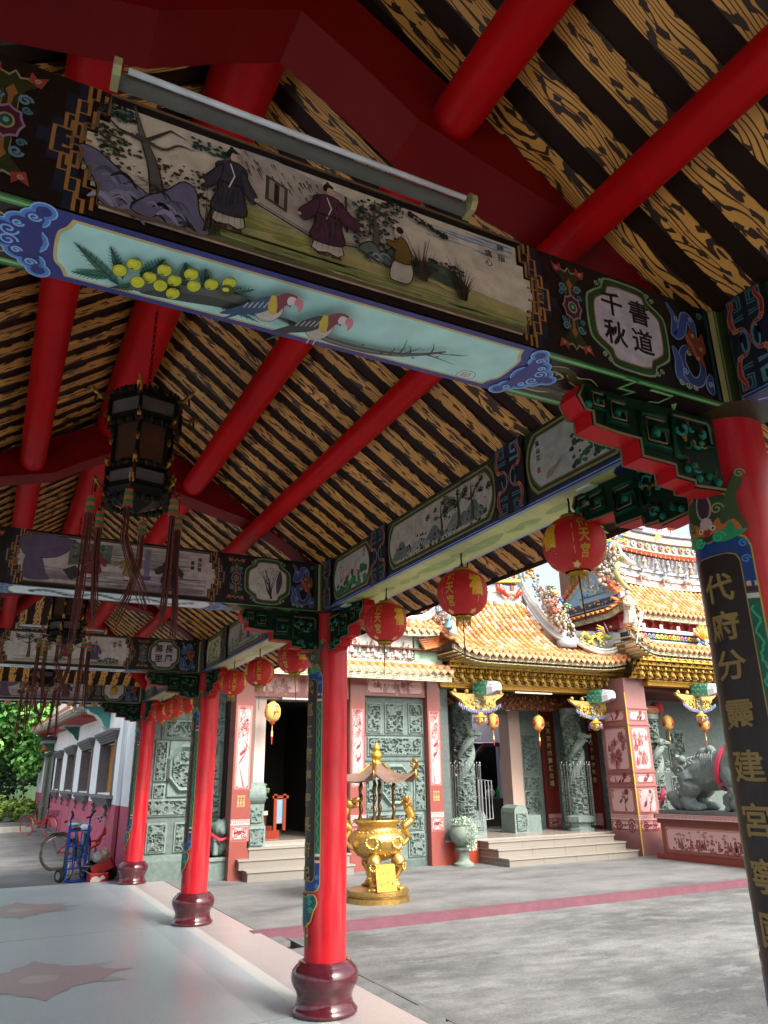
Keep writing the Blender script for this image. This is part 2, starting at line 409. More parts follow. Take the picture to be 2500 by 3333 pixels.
def strip_rect(p, u0, v0, u1, v1, col, n=10):
    for k in range(n):
        a = u0+(u1-u0)*k/n; b = u0+(u1-u0)*(k+1)/n; w = p.w
        p.g.add([p.f(a, v0, w), p.f(b, v0, w), p.f(b, v1, w), p.f(a, v1, w)], [(0, 1, 2, 3)], P(col))
def slices(pts, step):
    us = [q[0] for q in pts]; a, b = min(us), max(us); n = max(1, int((b-a)/step)+1)
    if n == 1: return [pts]
    out = []
    for k in range(n):
        pl = list(pts)
        for c, gt in ((a+(b-a)*k/n, True), (a+(b-a)*(k+1)/n, False)):
            o = []
            for q0, q1 in zip(pl, pl[1:]+pl[:1]):
                i0 = (q0[0] >= c) == gt; i1 = (q1[0] >= c) == gt
                if i0: o.append(q0)
                if i0 != i1: t = (c-q0[0])/(q1[0]-q0[0]); o.append((c, q0[1]+(q1[1]-q0[1])*t))
            pl = o
            if not pl: break
        if len(pl) > 2: out.append(pl)
    return out
def wrap_many(p, polys, col, step):
    w = p.h(); c = P(col) if isinstance(col, str) else col
    for pts in polys:
        for pl in slices(pts, step): p.g.add([p.f(u, v, w) for u, v in pl], [tuple(range(len(pl)))], c)
def wrap(p, pts, col):
    """filled outline cut into vertical slices so it hugs the column"""
    us = [q[0] for q in pts]; a, b = min(us), max(us); n = max(2, int((b-a)/0.012)); w = p.h()
    for k in range(n):
        u0 = a+(b-a)*k/n; u1 = a+(b-a)*(k+1)/n
        def clip(poly, c, keep_gt):
            o = []
            for q0, q1 in zip(poly, poly[1:]+poly[:1]):
                i0 = (q0[0] >= c) == keep_gt; i1 = (q1[0] >= c) == keep_gt
                if i0: o.append(q0)
                if i0 != i1:
                    t = (c-q0[0])/(q1[0]-q0[0]); o.append((c, q0[1]+(q1[1]-q0[1])*t))
            return o
        pl = clip(clip(list(pts), u0, True), u1, False)
        if len(pl) > 2: p.g.add([p.f(u, v, w) for u, v in pl], [tuple(range(len(pl)))], P(col))
def column_ornament(parent, text, zs, size=0.12, ztop=2.36, zbot=0.87, gold='#967c40'):
    RAD = 0.1592; p = Paint(col_f(RAD, math.pi), 0.0012)
    HW, HD = 0.137, 0.094
    def arch(hw, zt, zb, r=0.05):
        return [(-hw, zb+r), (-hw+r*.35, zb+r*.35), (-hw+r, zb), (hw-r, zb), (hw-r*.35, zb+r*.35), (hw, zb+r), (hw, zt-r), (hw-r*.3, zt-r*.3), (hw-r, zt), (-hw+r, zt), (-hw+r*.3, zt-r*.3), (-hw, zt-r)]
    wrap(p, arch(HW+.006, ztop+.072, zbot-.072), '#b09a3c'); p.lift()
    wrap(p, arch(HW, ztop+.066, zbot-.066), '#0d5a4a'); p.lift()
    wrap(p, [(-HW, ztop-.13), (HW, ztop-.13), (HW, ztop+.01), (HW*.65, ztop+.066), (-HW*.65, ztop+.066), (-HW, ztop+.01)], '#123a7a'); 
    wrap(p, [(-HW, zbot+.13), (HW, zbot+.13), (HW, zbot-.01), (HW*.65, zbot-.066), (-HW*.65, zbot-.066), (-HW, zbot-.01)], '#123a7a'); p.lift()
    for z0, cc in ((ztop-.13, '#c9a58c'), (ztop-.15, '#3a1a20'), (ztop-.175, '#c9c0b4'), (zbot+.13, '#c9a58c'), (zbot+.15, '#3a1a20'), (zbot+.175, '#c9c0b4')):
        strip_rect(p, -HW, z0, HW, z0+.018, cc)
    p.lift()
    for s in (-1, 1):                                # waves running down the green margins
        c = s*(HD+HW)/2; n = 90; zz = [zbot+.2+(ztop-zbot-.4)*i/n for i in range(n+1)]
        p.line([(c+0.011*math.sin(i*0.9)*(1 if i % 3 else .3), z) for i, z in enumerate(zz)], 0.008, '#2fa06b')
        for zc in (ztop-.03, ztop+.03, zbot+.03, zbot-.03): p.curl(c, zc, 0.017, '#3f7fc0', 0.006, s)
    p.lift(); wrap(p, arch(HD+.004, ztop+.003, zbot-.003, .035), '#a0854a'); p.lift(); wrap(p, arch(HD, ztop, zbot, .035), '#21130f'); p.lift()
    for ch, z in zip(text, zs):
        vs, fs = glyphs(ch, 0.016)
        for dx, dz, cc, up in ((.0022, -.0022, '#5d4a1f', 0), (0, 0, gold, .0005)):
            p.w += up; wrap_many(p, [[(vs[i][0]*size+dx, z+vs[i][1]*size*.92+dz) for i in q] for q in fs], cc, .012)
    p.lift()
    # cloud-and-bat crest above the panel
    zt = ztop+.075
    def lobes(cu, cv, r, col):
        wrap(p, [(cu+r*math.cos(a), cv+r*math.sin(a)) for a in [i*math.pi/6 for i in range(12)]], col)
    for cu, cv, r in ((-.085, zt+.06, .035), (-.05, zt+.115, .045), (0, zt+.14, .05), (.05, zt+.115, .045), (.085, zt+.06, .035), (0, zt+.06, .08)): lobes(cu, cv, r+.006, '#8a7f4a')
    p.lift()
    for cu, cv, r in ((-.085, zt+.06, .035), (-.05, zt+.115, .045), (0, zt+.14, .05), (.05, zt+.115, .045), (.085, zt+.06, .035), (0, zt+.06, .08)): lobes(cu, cv, r, '#24401f')
    wrap(p, sm([(.06, zt+.04), (.075, zt+.12), (.105, zt+.19), (.135, zt+.235), (.15, zt+.2), (.12, zt+.14), (.125, zt+.06), (.14, zt+.01)], 4, True), '#39502b'); p.lift()
    p.curl(.142, zt+.225, .02, '#8a8f5a', .006); p.curl(.05, zt+.1, .024, '#8a9460', .006); p.curl(-.08, zt+.07, .022, '#8a9460', .006, -1); p.curl(-.095, zt+.02, .018, '#8a9460', .006, -1)
    wrap(p, sm([(-.02, zt+.075), (-.033, zt+.12), (-.02, zt+.165), (0, zt+.18), (.02, zt+.165), (.033, zt+.12), (.02, zt+.075)], 4, True), '#9a8a80'); p.lift()
    wrap(p, sm([(-.014, zt+.08), (-.026, zt+.12), (-.015, zt+.16), (0, zt+.172), (.015, zt+.16), (.026, zt+.12), (.014, zt+.08)], 4, True), '#3a2430')
    wrap(p, sm([(-.12, zt), (-.1, zt+.05), (-.06, zt+.035), (-.05, zt+.065), (-.02, zt+.04), (0, zt+.03), (.02, zt+.04), (.05, zt+.065), (.06, zt+.035), (.1, zt+.05), (.12, zt), (.06, zt+.015), (0, zt+.005), (-.06, zt+.015)], 3, True), '#b8642c')
    lobes(0, zt+.05, .027, '#b9a39a'); p.lift()
    for s in (-1, 1):
        lobes(s*.026, zt+.03, .011, '#c8c0a8'); lobes(s*.026, zt+.03, .005, '#1a1a16')
        wrap(p, sm([(s*.02, zt), (s*.06, zt+.015), (s*.09, zt+.045), (s*.1, zt+.01), (s*.135, zt+.005), (s*.1, zt-.02), (s*.05, zt-.03)], 4, True), '#1f8f5c')
        p.curl(s*.04, zt-.01, .024, '#2fb57a', .008, s)
    wrap(p, sm([(-.016, zt+.02), (0, zt+.028), (.016, zt+.02), (0, zt+.002)], 4, True), '#a02028')
    # pendant below
    zb = zbot-.07; p.lift()
    wrap(p, sm([(-.1, zb-.01), (-.13, zb-.07), (-.1, zb-.13), (-.075, zb-.2), (-.02, zb-.24), (0, zb-.29), (.02, zb-.24), (.075, zb-.2), (.1, zb-.13), (.13, zb-.07), (.1, zb-.01), (0, zb-.03)], 4, True), '#c49a3f'); p.lift()
    wrap(p, sm([(-.093, zb-.017), (-.12, zb-.07), (-.09, zb-.13), (-.068, zb-.192), (-.018, zb-.23), (0, zb-.27), (.018, zb-.23), (.068, zb-.192), (.09, zb-.13), (.12, zb-.07), (.093, zb-.017), (0, zb-.037)], 4, True), '#12505a'); p.lift()
    for s in (-1, 1):
        for cv in (.03, .07, .12): p.curl(s*(.05+cv*.15), zb-cv, .022, '#1fb088', .007, s)
        p.line([(s*.045, zb-.2), (s*.045, zb-.27)], .006, '#c9b27a'); strip_rect(p, s*.045-.008, zb-.36, s*.045+.008, zb-.29, '#1e7a3a'); strip_rect(p, s*.045-.006, zb-.295, s*.045+.006, zb-.275, '#d8c8b0')
    p.build('painted_couplet', 'paint', parent)
texts = ['代府分靈建宮寧國', '代巡五府暹羅長蔚起', '聖德巍峨昭日月風', '神恩浩蕩護山川土']
for i, y in enumerate([FR[0]-4.05]+FR):
    for x in (XC, XL):
        if i == 0 and x == XC: pass
        c = put(MC, 'column', gal, (x+(.03 if (x == XC and i == 1) else 0), y, 0)); put(MBs, 'base', c)
        if x == XC and i >= 1:
            if i == 1: column_ornament(c, texts[0], [2.24, 2.10, 1.96, 1.79, 1.62, 1.45, 1.28, 1.12])
            elif i == 2: column_ornament(c, texts[1], [2.30-k*.1725 for k in range(9)])
            else: column_ornament(c, texts[i-1], [2.25-k*.18 for k in range(8)])

# ---- painted motifs shared by the beams
GOLDB, DK, CREAM = '#9a6b35', '#15100d', '#b3a393'
def fret_border(p, x, s, v0=0.0, v1=0.4):
    """stepped key-fret between picture and dark ground; s=+1 grows to the right"""
    H = v1-v0
    for a in range(9):
        t = (a+.5)/9; d = (.5-abs(t-.5))*2; n = 1+int(d*3.2)
        p.rect(min(x, x+s*.02*n*1.3), v0+H*a/9, max(x, x+s*.02*n*1.3), v0+H*(a+1)/9, '#14202f')
    p.lift()
    def ln(pts): p.line([(x+s*a, v0+H*b) for a, b in pts], .0095, GOLDB)
    st = [(0, 0), (0, .14), (.022, .14), (.022, .28), (.045, .28), (.045, .40), (.068, .40), (.068, .60), (.045, .60), (.045, .72), (.022, .72), (.022, .86), (0, .86), (0, 1)]
    ln(st)
    ln([(-.04, .04), (-.04, .2), (-.018, .2), (-.018, .34), (.004, .34), (.004, .66), (-.018, .66), (-.018, .8), (-.04, .8), (-.04, .96)])
    ln([(-.02, 0), (-.02, .1), (-.004, .1), (-.004, .24), (.022, .24), (.022, .44), (-.02, .44)]); ln([(-.02, 1), (-.02, .9), (-.004, .9), (-.004, .76), (.022, .76), (.022, .56), (-.02, .56)])
    ln([(.045, .46), (.025, .46), (.025, .54), (.04, .54)]); ln([(.045, .40), (.03, .40), (.03, .33), (.0, .33)]); ln([(.045, .60), (.03, .60), (.03, .67), (.0, .67)])
def scroll_vase(p, x, v0=0.0, H=0.4, sx=1.0):
    """mirror-symmetric plant scroll with a flower boss"""
    V = lambda q: [(x+a*sx, v0+b*H) for a, b in q]
    for s in (1, -1):
        up = lambda q: [(a, .5+s*b) for a, b in q]
        half = [(-.005, .0), (-.018, .12), (-.016, .2), (-.028, .27), (-.052, .34), (-.03, .37), (-.012, .355), (0, .40), (.012, .355), (.03, .37), (.052, .34), (.028, .27), (.016, .2), (.018, .12), (.005, .0)]
        p.poly(V(up(sm([(a*1.12, b*1.05) for a, b in half], 2))), '#8f8560'); p.lift()
        p.poly(V(up(sm(half, 2))), '#2b3014'); p.lift()
        p.poly(V(up([(-.004, .12), (-.006, .2), (-.014, .24), (0, .3), (.014, .24), (.006, .2), (.004, .12)])), '#8a5a2c')
        for t in (1, -1):
            a0 = math.pi/2*t
            p.curl(x+t*.032*sx, v0+H*(.5+s*.2), .017, '#587a86', .0075, t*s, 0); p.curl(x+t*.04*sx, v0+H*(.5+s*.13), .012, '#3d6670', .006, -t*s, 0)
            p.poly(V(up([(t*.03, .36), (t*.062, .33), (t*.075, .43), (t*.05, .40), (t*.035, .44)])), '#8a3a2c'); p.lift(); p.curl(x+t*.052*sx, v0+H*(.5+s*.375), .008, '#c08c7c', .003, t*s)
    p.disc(x, v0+.5*H, .040, '#8a6f80', 24, 1.25, 8, .1); p.lift(); p.disc(x, v0+.5*H, .034, '#4a1a2c', 24, 1.25, 8, .1); p.lift()
    p.disc(x, v0+.5*H, .020, '#9a8460', 16, 1.2); p.lift(); p.disc(x, v0+.5*H, .015, '#1f4b40', 16, 1.2); p.lift(); p.disc(x, v0+.5*H, .007, '#6a9a88', 10, 1.2)
def cartouche(p, x, v0, H, hw, fill='#b5aab0', ring='#26421f'):
    cy = v0+H/2; hh = H*.47
    def sh(k): return sm([(x+hw*k*a, cy+hh*k*b) for a, b in [(-1, -.35), (-1, .35), (-.86, .55), (-.6, .72), (-.5, .93), (0, .97), (.5, .93), (.6, .72), (.86, .55), (1, .35), (1, -.35), (.86, -.55), (.6, -.72), (.5, -.93), (0, -.97), (-.5, -.93), (-.6, -.72), (-.86, -.55)]], 3, True)
    p.poly(sh(1.03), '#7f8f6c'); p.lift(); p.poly(sh(.985), ring); p.lift()
    for a, b in ((-.6, .86), (.6, .86), (-.6, -.86), (.6, -.86), (-.72, .78), (.72, .78), (-.72, -.78), (.72, -.78)): p.curl(x+hw*a, cy+hh*b, .011, '#8aa07c', .0045, 1 if a*b > 0 else -1)
    p.poly(sh(.86), '#8a5f3c'); p.lift(); p.poly(sh(.83), fill); p.lift()
def dragon_scroll(p, x, v0, H, hw, s=1):
    V = lambda q: [(x+s*a*hw, v0+b*H) for a, b in q]
    cols = ['#3a4f8a', '#2c3f6a', '#6a7aa0']
    for k, q in enumerate(([(-.9, .95), (-.6, .8), (-.7, .6), (-.3, .66), (0, .85), (.35, .78), (.3, .55), (0, .5)], [(0, .5), (-.35, .45), (-.55, .3), (-.2, .12), (.3, .14), (.55, .3), (.3, .45)], [(-.95, .45), (-.75, .3), (-.8, .12), (-.45, .06)], [(.9, .25), (.75, .1), (.9, 0.02)])):
        q = sm(q, 5); p.line(V(q), .046, '#7f8aa0', 2); p.lift(); p.line(V(q), .036, cols[k % 2], 2); p.lift()
    for a, b, r, c in ((-.55, .78, .014, '#8fa0b8'), (.25, .82, .012, '#8fa0b8'), (-.5, .2, .015, '#8fa0b8'), (.78, .12, .013, '#8fa0b8'), (.8, .9, .017, '#4f8078'), (.5, .6, .012, '#a8704a'), (-.15, .42, .012, '#a8a080'), (-.8, .06, .014, '#9aa28a'), (-.45, .04, .014, '#9aa28a'), (-.1, .04, .012, '#9aa28a')): p.curl(x+s*a*hw, v0+b*H, r, c, .005, 1 if a > 0 else -1)
    p.poly(V(sm([(-.1, .62), (.2, .72), (.5, .62), (.75, .7), (.85, .5), (.6, .42), (.7, .3), (.4, .34), (.1, .4), (-.15, .5)], 3, True)), '#7a3a22'); p.lift()
    p.poly(V(sm([(-.2, .56), (.05, .5), (.2, .4), (.28, .44), (.1, .56), (-.12, .64)], 3, True)), '#a0564a'); p.lift()
    for a, b in ((.2, .63), (.55, .5), (.3, .38)): p.curl(x+s*a*hw, v0+b*H, .010, '#b0906a', .004)
def ink_tree(p, x, v, h, rnd, trunk='#4a463e', leaf=('#1c2c20', '#2c4030', '#3c5244'), spread=1.0, nleaf=46, lean=0.0):
    pts = [(x, v), (x+lean*.3+.004, v+h*.35), (x+lean*.6-.004, v+h*.65), (x+lean, v+h)]
    p.line(sm(pts, 4), h*.16, '#201c18', 1); p.lift(); p.line(sm(pts, 4), h*.12, trunk, 1); p.lift()
    for s in (-1, 1):
        p.line([(x+lean*.6, v+h*.6), (x+lean*.6+s*h*.25, v+h*(.75+.1*s)), (x+lean*.6+s*h*.42, v+h*.8)], h*.05, '#3a352e', 1)
    cl = [(rnd.uniform(-1, 1)*spread*h*.55, rnd.gauss(.82, .15)*h) for _ in range(max(5, nleaf//6))]
    for k in range(nleaf*5):
        a, b = rnd.choice(cl); a += rnd.gauss(0, .06)*h; b += rnd.gauss(0, .045)*h
        p.blob(x+lean+a, v+min(b, h*1.08), h*rnd.uniform(.014, .042), rnd.choice(leaf+('#5c6a4c', '#101812')), rnd, 6)
    p.lift()
def ink_rock(p, pts, rnd, cols=('#66627a', '#7c7890', '#4e4a5c')):
    q = sm(pts, 5, True); p.poly(q, cols[0]); p.lift(); us = [a for a, _ in q]; vs = [b for _, b in q]
    for k in range(20):
        a = rnd.uniform(min(us)*.8+max(us)*.2, max(us)*.75+min(us)*.25); b = rnd.uniform(min(vs), min(vs)*.4+max(vs)*.6); w = (max(us)-min(us))*rnd.uniform(.05, .14)
        p.line(sm([(a-w, b), (a-w*.3, b+w*.6), (a+w*.4, b+w*.3), (a+w, b-w*.5)], 4), w*rnd.uniform(.2, .6), rnd.choice(cols[1:]+('#2c2a30', '#8f8ca0', '#1c1a1e')), 2)
    p.lift(); p.loop(q, .0035, '#16140f'); p.lift()
def robed(p, x, v, h, robe, rnd, face=1, under='#b8a89a', hat=True, arm=0.5, wide=1.0):
    """standing figure in a long robe, v = feet, h = height"""
    X = lambda q: [(x+face*a*h*wide, v+b*h) for a, b in q]
    INK = '#1a1512'
    for a in (-.07, .08): p.poly(X([(a-.05, 0), (a+.07, 0), (a+.05, .05), (a-.03, .06)]), '#4a2a20')
    sk = [(-.17, .07), (-.1, .03), (0, .06), (.1, .03), (.17, .08), (.12, .34), (-.11, .34)]
    p.poly(X(sk), under); p.lift(); p.loop(X(sk), h*.012, INK)
    bd = sm([(-.19, .2), (0, .16), (.18, .22), (.14, .45), (.15, .62), (.16, .76), (.08, .83), (0, .845), (-.08, .82), (-.17, .75), (-.13, .58), (-.14, .42)], 3, True)
    p.poly(X(bd), robe); p.lift(); p.loop(X(bd), h*.013, INK)
    for s, d in ((1, arm), (-1, -arm*.2)):
        ar = sm([(.1*s, .77), (.22*s+.1*d, .62), (.3*s+.12*d, .50+d*.08), (.24*s+.05*d, .40+d*.08), (.12*s, .55)], 3, True)
        p.poly(X(ar), robe); p.lift(); p.loop(X(ar), h*.011, INK); p.disc(*X([(.29*s+.1*d, .47+d*.08)])[0], h*.025, '#c0a08a', 8)
    p.line(X([(-.02, .8), (.03, .66), (-.02, .5)]), h*.014, '#d0c4b4'); p.line(X([(-.13, .55), (.13, .55)]), h*.022, INK); p.line(X([(.02, .55), (.05, .4), (.03, .3)]), h*.02, '#2c4038')
    rb = tuple(int(robe[i:i+2], 16) for i in (1, 3, 5)); dk_ = '#%02x%02x%02x' % tuple(int(c*.62) for c in rb); lt_ = '#%02x%02x%02x' % tuple(min(255, int(c*1.35+18)) for c in rb)
    for k in range(14):
        a = rnd.uniform(-.14, .14); b = rnd.uniform(.3, .74); p.line(X([(a, b), (a*1.1+rnd.uniform(-.02, .02), b-rnd.uniform(.06, .16))]), h*rnd.uniform(.012, .035), rnd.choice([dk_, dk_, lt_]), 2)
    for k in range(6): a = -.12+.048*k; p.line(X([(a, .5), (a*1.2+rnd.uniform(-.015, .015), .3), (a*1.3, .2)]), h*.007, INK, 1)
    for k in range(5): a = -.11+.055*k; p.line(X([(a, .2), (a*1.15, .06)]), h*.007, INK, 1)
    p.lift(); p.disc(x+face*.02*h, v+.905*h, h*.052, '#c0a08c', 12, 1.25); p.lift()
    p.poly(X(sm([(-.065, .9), (-.05, .975), (.0, 1.0), (.05, .965), (.03, .94), (-.01, .945), (-.03, .88)], 3, True)), '#161210'); p.disc(x-face*.02*h, v+1.0*h, h*.022, '#161210', 8)
    p.line(X([(.055, .915), (.045, .915)]), h*.012, INK); p.lift()
def bush(p, x, v, h, rnd, n=16, cols=('#1e1a14', '#3a3424')):
    for k in range(n):
        a = rnd.uniform(-.5, .5); m = rnd.uniform(.35, 1)
        p.line([(x+a*h*.15, v), (x+a*h*.3, v+h*m*.5), (x+a*h*.75+rnd.uniform(-.05, .05)*h, v+h*m)], h*.035, rnd.choice(cols), 1)
def leaf_frond(p, x0, v0, x1, v1, wd, rnd, col='#3f6f5c', ink='#10221c', n=9):
    L = math.hypot(x1-x0, v1-v0); dx, dy = (x1-x0)/L, (v1-v0)/L; nx, ny = -dy, dx
    p.poly([(x0+dx*L*t+nx*wd*k*math.sin(math.pi*t**.7), v0+dy*L*t+ny*wd*k*math.sin(math.pi*t**.7)) for k, ts in ((1, [i/8 for i in range(9)]), (-1, [i/8 for i in range(7, 0, -1)])) for t in ts], col); p.lift()
    p.line([(x0, v0), (x1, v1)], .003, ink)
    for i in range(1, n):
        t = i/n; bx, by = x0+dx*L*t, v0+dy*L*t; w = wd*1.25*math.sin(math.pi*t**.8)+.002
        for s in (1, -1): p.line([(bx, by), (bx+dx*w*.9+nx*w*s, by+dy*w*.9+ny*w*s)], .0018, ink)
    p.lift()

# ---- cross-beams
def picture_outline(x0, x1, V0=.03, V1=.37):
    q = []
    def st(x, s): return [(x, V1), (x, .8*(V1-V0)+V0), (x+s*.025, .8*(V1-V0)+V0), (x+s*.025, .66*(V1-V0)+V0), (x+s*.05, .66*(V1-V0)+V0), (x+s*.05, .52*(V1-V0)+V0), (x+s*.075, .52*(V1-V0)+V0), (x+s*.075, .44*(V1-V0)+V0), (x+s*.05, .44*(V1-V0)+V0), (x+s*.05, .3*(V1-V0)+V0), (x+s*.025, .3*(V1-V0)+V0), (x+s*.025, .18*(V1-V0)+V0), (x, .18*(V1-V0)+V0), (x, V0)]
    return st(x1, 1)+list(reversed(st(x0, -1)))
def wash(p, x0, v0, x1, v1, cols, rnd, n=40):
    """soft painted ground: many long horizontal brush strokes"""
    for k in range(n):
        t = rnd.random(); v = v0+(v1-v0)*t; a = rnd.uniform(x0, x1); l = rnd.uniform(.08, .3)*(x1-x0)
        c = cols[min(int(t*len(cols)+rnd.uniform(-.35, .35)) if t*len(cols) > .4 else 0, len(cols)-1)]
        p.line([(max(x0, a-l), v), (a, v+rnd.uniform(-.004, .004)), (min(x1, a+l), v)], (v1-v0)*rnd.uniform(.06, .16), c, 2)
    p.lift()
def scene_filial(p, rnd):
    p.poly(picture_outline(.056, 1.345), '#cbbba6'); p.lift()
    wash(p, 1.0, .30, 1.33, .365, ['#8f9aa2', '#7490a8', '#5f86aa'], rnd, 16)
    # lawn and path
    p.poly([(.3, .035), (1.34, .035), (1.39, .12), (1.1, .15), (.95, .17), (.62, .16), (.45, .21), (.33, .12)], '#a09865'); p.lift()
    wash(p, .32, .04, 1.36, .13, ['#56643a', '#7c7e4a', '#a2955c', '#b09a66'], rnd, 70); wash(p, .4, .10, .62, .2, ['#82843f', '#928e48'], rnd, 24)
    # house with thatched roof in perspective
    p.poly([(.40, .37), (.42, .20), (.62, .14), (.76, .155), (.80, .22), (.74, .33), (.5, .372)], '#ab9e90'); p.lift()
    for k in range(60):
        t = rnd.random(); a = .40+.36*t; b = .372-.05*t-rnd.uniform(0, .07); p.line([(a, b), (a+.012, b-.02)], .006, rnd.choice(['#5e554a', '#6e6458', '#4a433a']), 1)
    p.lift(); p.line([(.43, .205), (.62, .143), (.76, .16)], .005, '#3a342c'); p.line([(.43, .213), (.62, .152), (.76, .168)], .002, '#3a342c')
    p.poly([(.475, .31), (.54, .285), (.54, .20), (.475, .225)], '#4a443a'); p.lift(); p.poly([(.485, .298), (.53, .28), (.53, .212), (.485, .23)], '#8f8474'); p.lift(); p.poly([(.5, .29), (.515, .284), (.515, .218), (.5, .224)], '#26221c')
    p.line([(.72, .33), (.725, .2)], .007, '#3a332a'); p.line([(.80, .3), (.80, .22)], .005, '#3a332a')
    # pine, rocks, shrubs at the left
    for k in range(130): p.blob(rnd.gauss(.06, .035), rnd.uniform(.17, .29), rnd.uniform(.003, .009), rnd.choice(['#28301c', '#1c2416', '#3a4228', '#4a4c34']), rnd)
    for k in range(110): p.blob(rnd.uniform(.17, .34), rnd.uniform(.13, .24), rnd.uniform(.003, .008), rnd.choice(['#33361f', '#20241a', '#4c4a30']), rnd)
    p.lift(); ink_tree(p, .19, .12, .26, rnd, '#57534a', ('#16302c', '#1c3c34', '#122420'), 1.5, 40, -.08)
    for k in range(70): p.blob(rnd.uniform(.26, .40), .345-rnd.uniform(0, .035), rnd.uniform(.003, .008), rnd.choice(['#1c3a34', '#28463e']), rnd)
    p.line(sm([(.12, .29), (.19, .27), (.23, .30), (.27, .30)], 4), .014, '#4a463e', 1)
    for k in range(26): p.line([(rnd.uniform(.1, .33), .12), (rnd.uniform(.1, .33), .16)], .004, '#24261a', 2)
    ink_rock(p, [(-.01, .19), (.03, .20), (.10, .155), (.15, .12), (.20, .10), (.235, .04), (.07, .04), (.04, .1)], rnd)
    ink_rock(p, [(.13, .05), (.16, .10), (.21, .14), (.25, .185), (.285, .17), (.3, .10), (.325, .04), (.2, .037)], rnd)
    for k in range(20): p.line([(.33+rnd.uniform(-.02, .03), .05), (.33+rnd.uniform(-.03, .05), .10+rnd.uniform(0, .1))], .004, rnd.choice(['#20221a', '#3c3c20']), 1)
    # middle trees, rocks
    for k in range(170): p.blob(rnd.uniform(.74, .9), rnd.uniform(.17, .33), rnd.uniform(.003, .009), rnd.choice(['#2c3a2c', '#1c2a20', '#4a5446']), rnd)
    p.lift(); ink_tree(p, .815, .18, .17, rnd, '#5a4e44', ('#22301f', '#1a261c'), 1.0, 30)
    for k in range(90): q_ = rnd.random(); p.blob(.93+.14*q_, .355-.045*q_-.02*rnd.random(), rnd.uniform(.003, .008), rnd.choice(['#223028', '#18221c']), rnd)
    ink_rock(p, [(.76, .16), (.80, .19), (.84, .165), (.87, .19), (.9, .14), (.86, .12), (.78, .14)], rnd, ('#5a6258', '#444c42', '#6c746a'))
    p.poly(sm([(.9, .15), (1.02, .13), (1.13, .115), (1.12, .15), (1.06, .185), (.97, .18)], 4, True), '#3f4b40'); p.lift()
    for k in range(26): p.blob(rnd.uniform(.9, 1.12), rnd.uniform(.13, .2), rnd.uniform(.006, .013), rnd.choice(['#2c3a2c', '#22302a', '#52604e']), rnd)
    p.line([(.86, .14), (1.12, .085)], .008, '#5c5846', 1); p.lift()
    robed(p, .375, .075, .27, '#33333c', rnd, 1, '#b4a696', arm=-.2); robed(p, .66, .083, .255, '#4a2838', rnd, 1, '#b4a898', arm=.7, wide=1.15)
    # kneeling youth
    k = lambda q: [(.90+a, .07+b) for a, b in q]
    p.poly(k(sm([(-.045, .01), (-.02, 0), (.02, .005), (.035, .05), (.02, .08), (-.03, .07)], 4, True)), '#b0a494'); p.lift(); p.loop(k(sm([(-.045, .01), (-.02, 0), (.02, .005), (.035, .05), (.02, .08), (-.03, .07)], 4, True)), .003, '#1a1512')
    p.poly(k(sm([(-.03, .075), (.02, .07), (.03, .1), (.015, .15), (-.01, .165), (-.02, .14), (-.05, .14), (-.05, .12), (-.025, .11)], 4, True)), '#6a4f20'); p.lift(); p.loop(k(sm([(-.03, .075), (.02, .07), (.03, .1), (.015, .15), (-.01, .165), (-.02, .14), (-.05, .14), (-.05, .12), (-.025, .11)], 4, True)), .003, '#1a1512')
    p.disc(.885, .247, .013, '#b8a090', 10, 1.2); p.disc(.892, .257, .013, '#18140f', 10)
    bush(p, .965, .10, .17, rnd, 26); bush(p, 1.11, .075, .17, rnd, 30); p.lift()
    for ch, x, v in (('嚙', 1.266, .322), ('指', 1.266, .286), ('痛', 1.216, .287), ('心', 1.216, .252)): p.text(ch, x, v, .03, '#1e1814', .02)
def scene_court(p, rnd, title=('李白答', '番書')):
    p.poly(picture_outline(.056, 1.345), '#b5a49e'); p.lift(); wash(p, .1, .04, 1.33, .15, ['#7a6a72', '#8a7a80', '#94868a'], rnd, 60); wash(p, .4, .2, 1.2, .35, ['#7c7668', '#90887c'], rnd, 40)
    p.poly(sm([(.02, .36), (.36, .36), (.33, .28), (.25, .22), (.14, .2), (.03, .22)], 4, True), '#5c4a62'); p.poly(sm([(.05, .21), (.15, .21), (.19, .1), (.22, .05), (.06, .05)], 4, True), '#584860'); p.lift()
    p.line(sm([(.36, .36), (.33, .28), (.25, .22), (.14, .2)], 4), .007, '#2c2030'); p.poly([(.33, .33), (.62, .35), (.62, .21), (.33, .17)], '#566050'); p.lift()
    for k in range(60): p.blob(rnd.uniform(.35, .58), rnd.uniform(.2, .34), .012, rnd.choice(['#2c382c', '#46523f', '#6e7664']), rnd)
    p.lift(); p.poly([(.3, .13), (.38, .17), (.44, .11), (.36, .06)], '#2f2c2c'); p.rect(.86, .14, .90, .35, '#6f6480'); p.disc(.88, .13, .035, '#4a466a', 16, .6); p.lift()
    robed(p, .5, .08, .25, '#7a3038', rnd, 1, arm=.1, wide=1.3); robed(p, .76, .09, .22, '#8a7434', rnd, -1, arm=.2, wide=1.2); robed(p, 1.05, .045, .27, '#2c2430', rnd, -1, '#4a3a4c', arm=.4, wide=1.3)
    for j, t in enumerate(title): p.vtext(t, 1.27-j*.055, .31-j*.03, .034, '#1e1814', bold=.02)
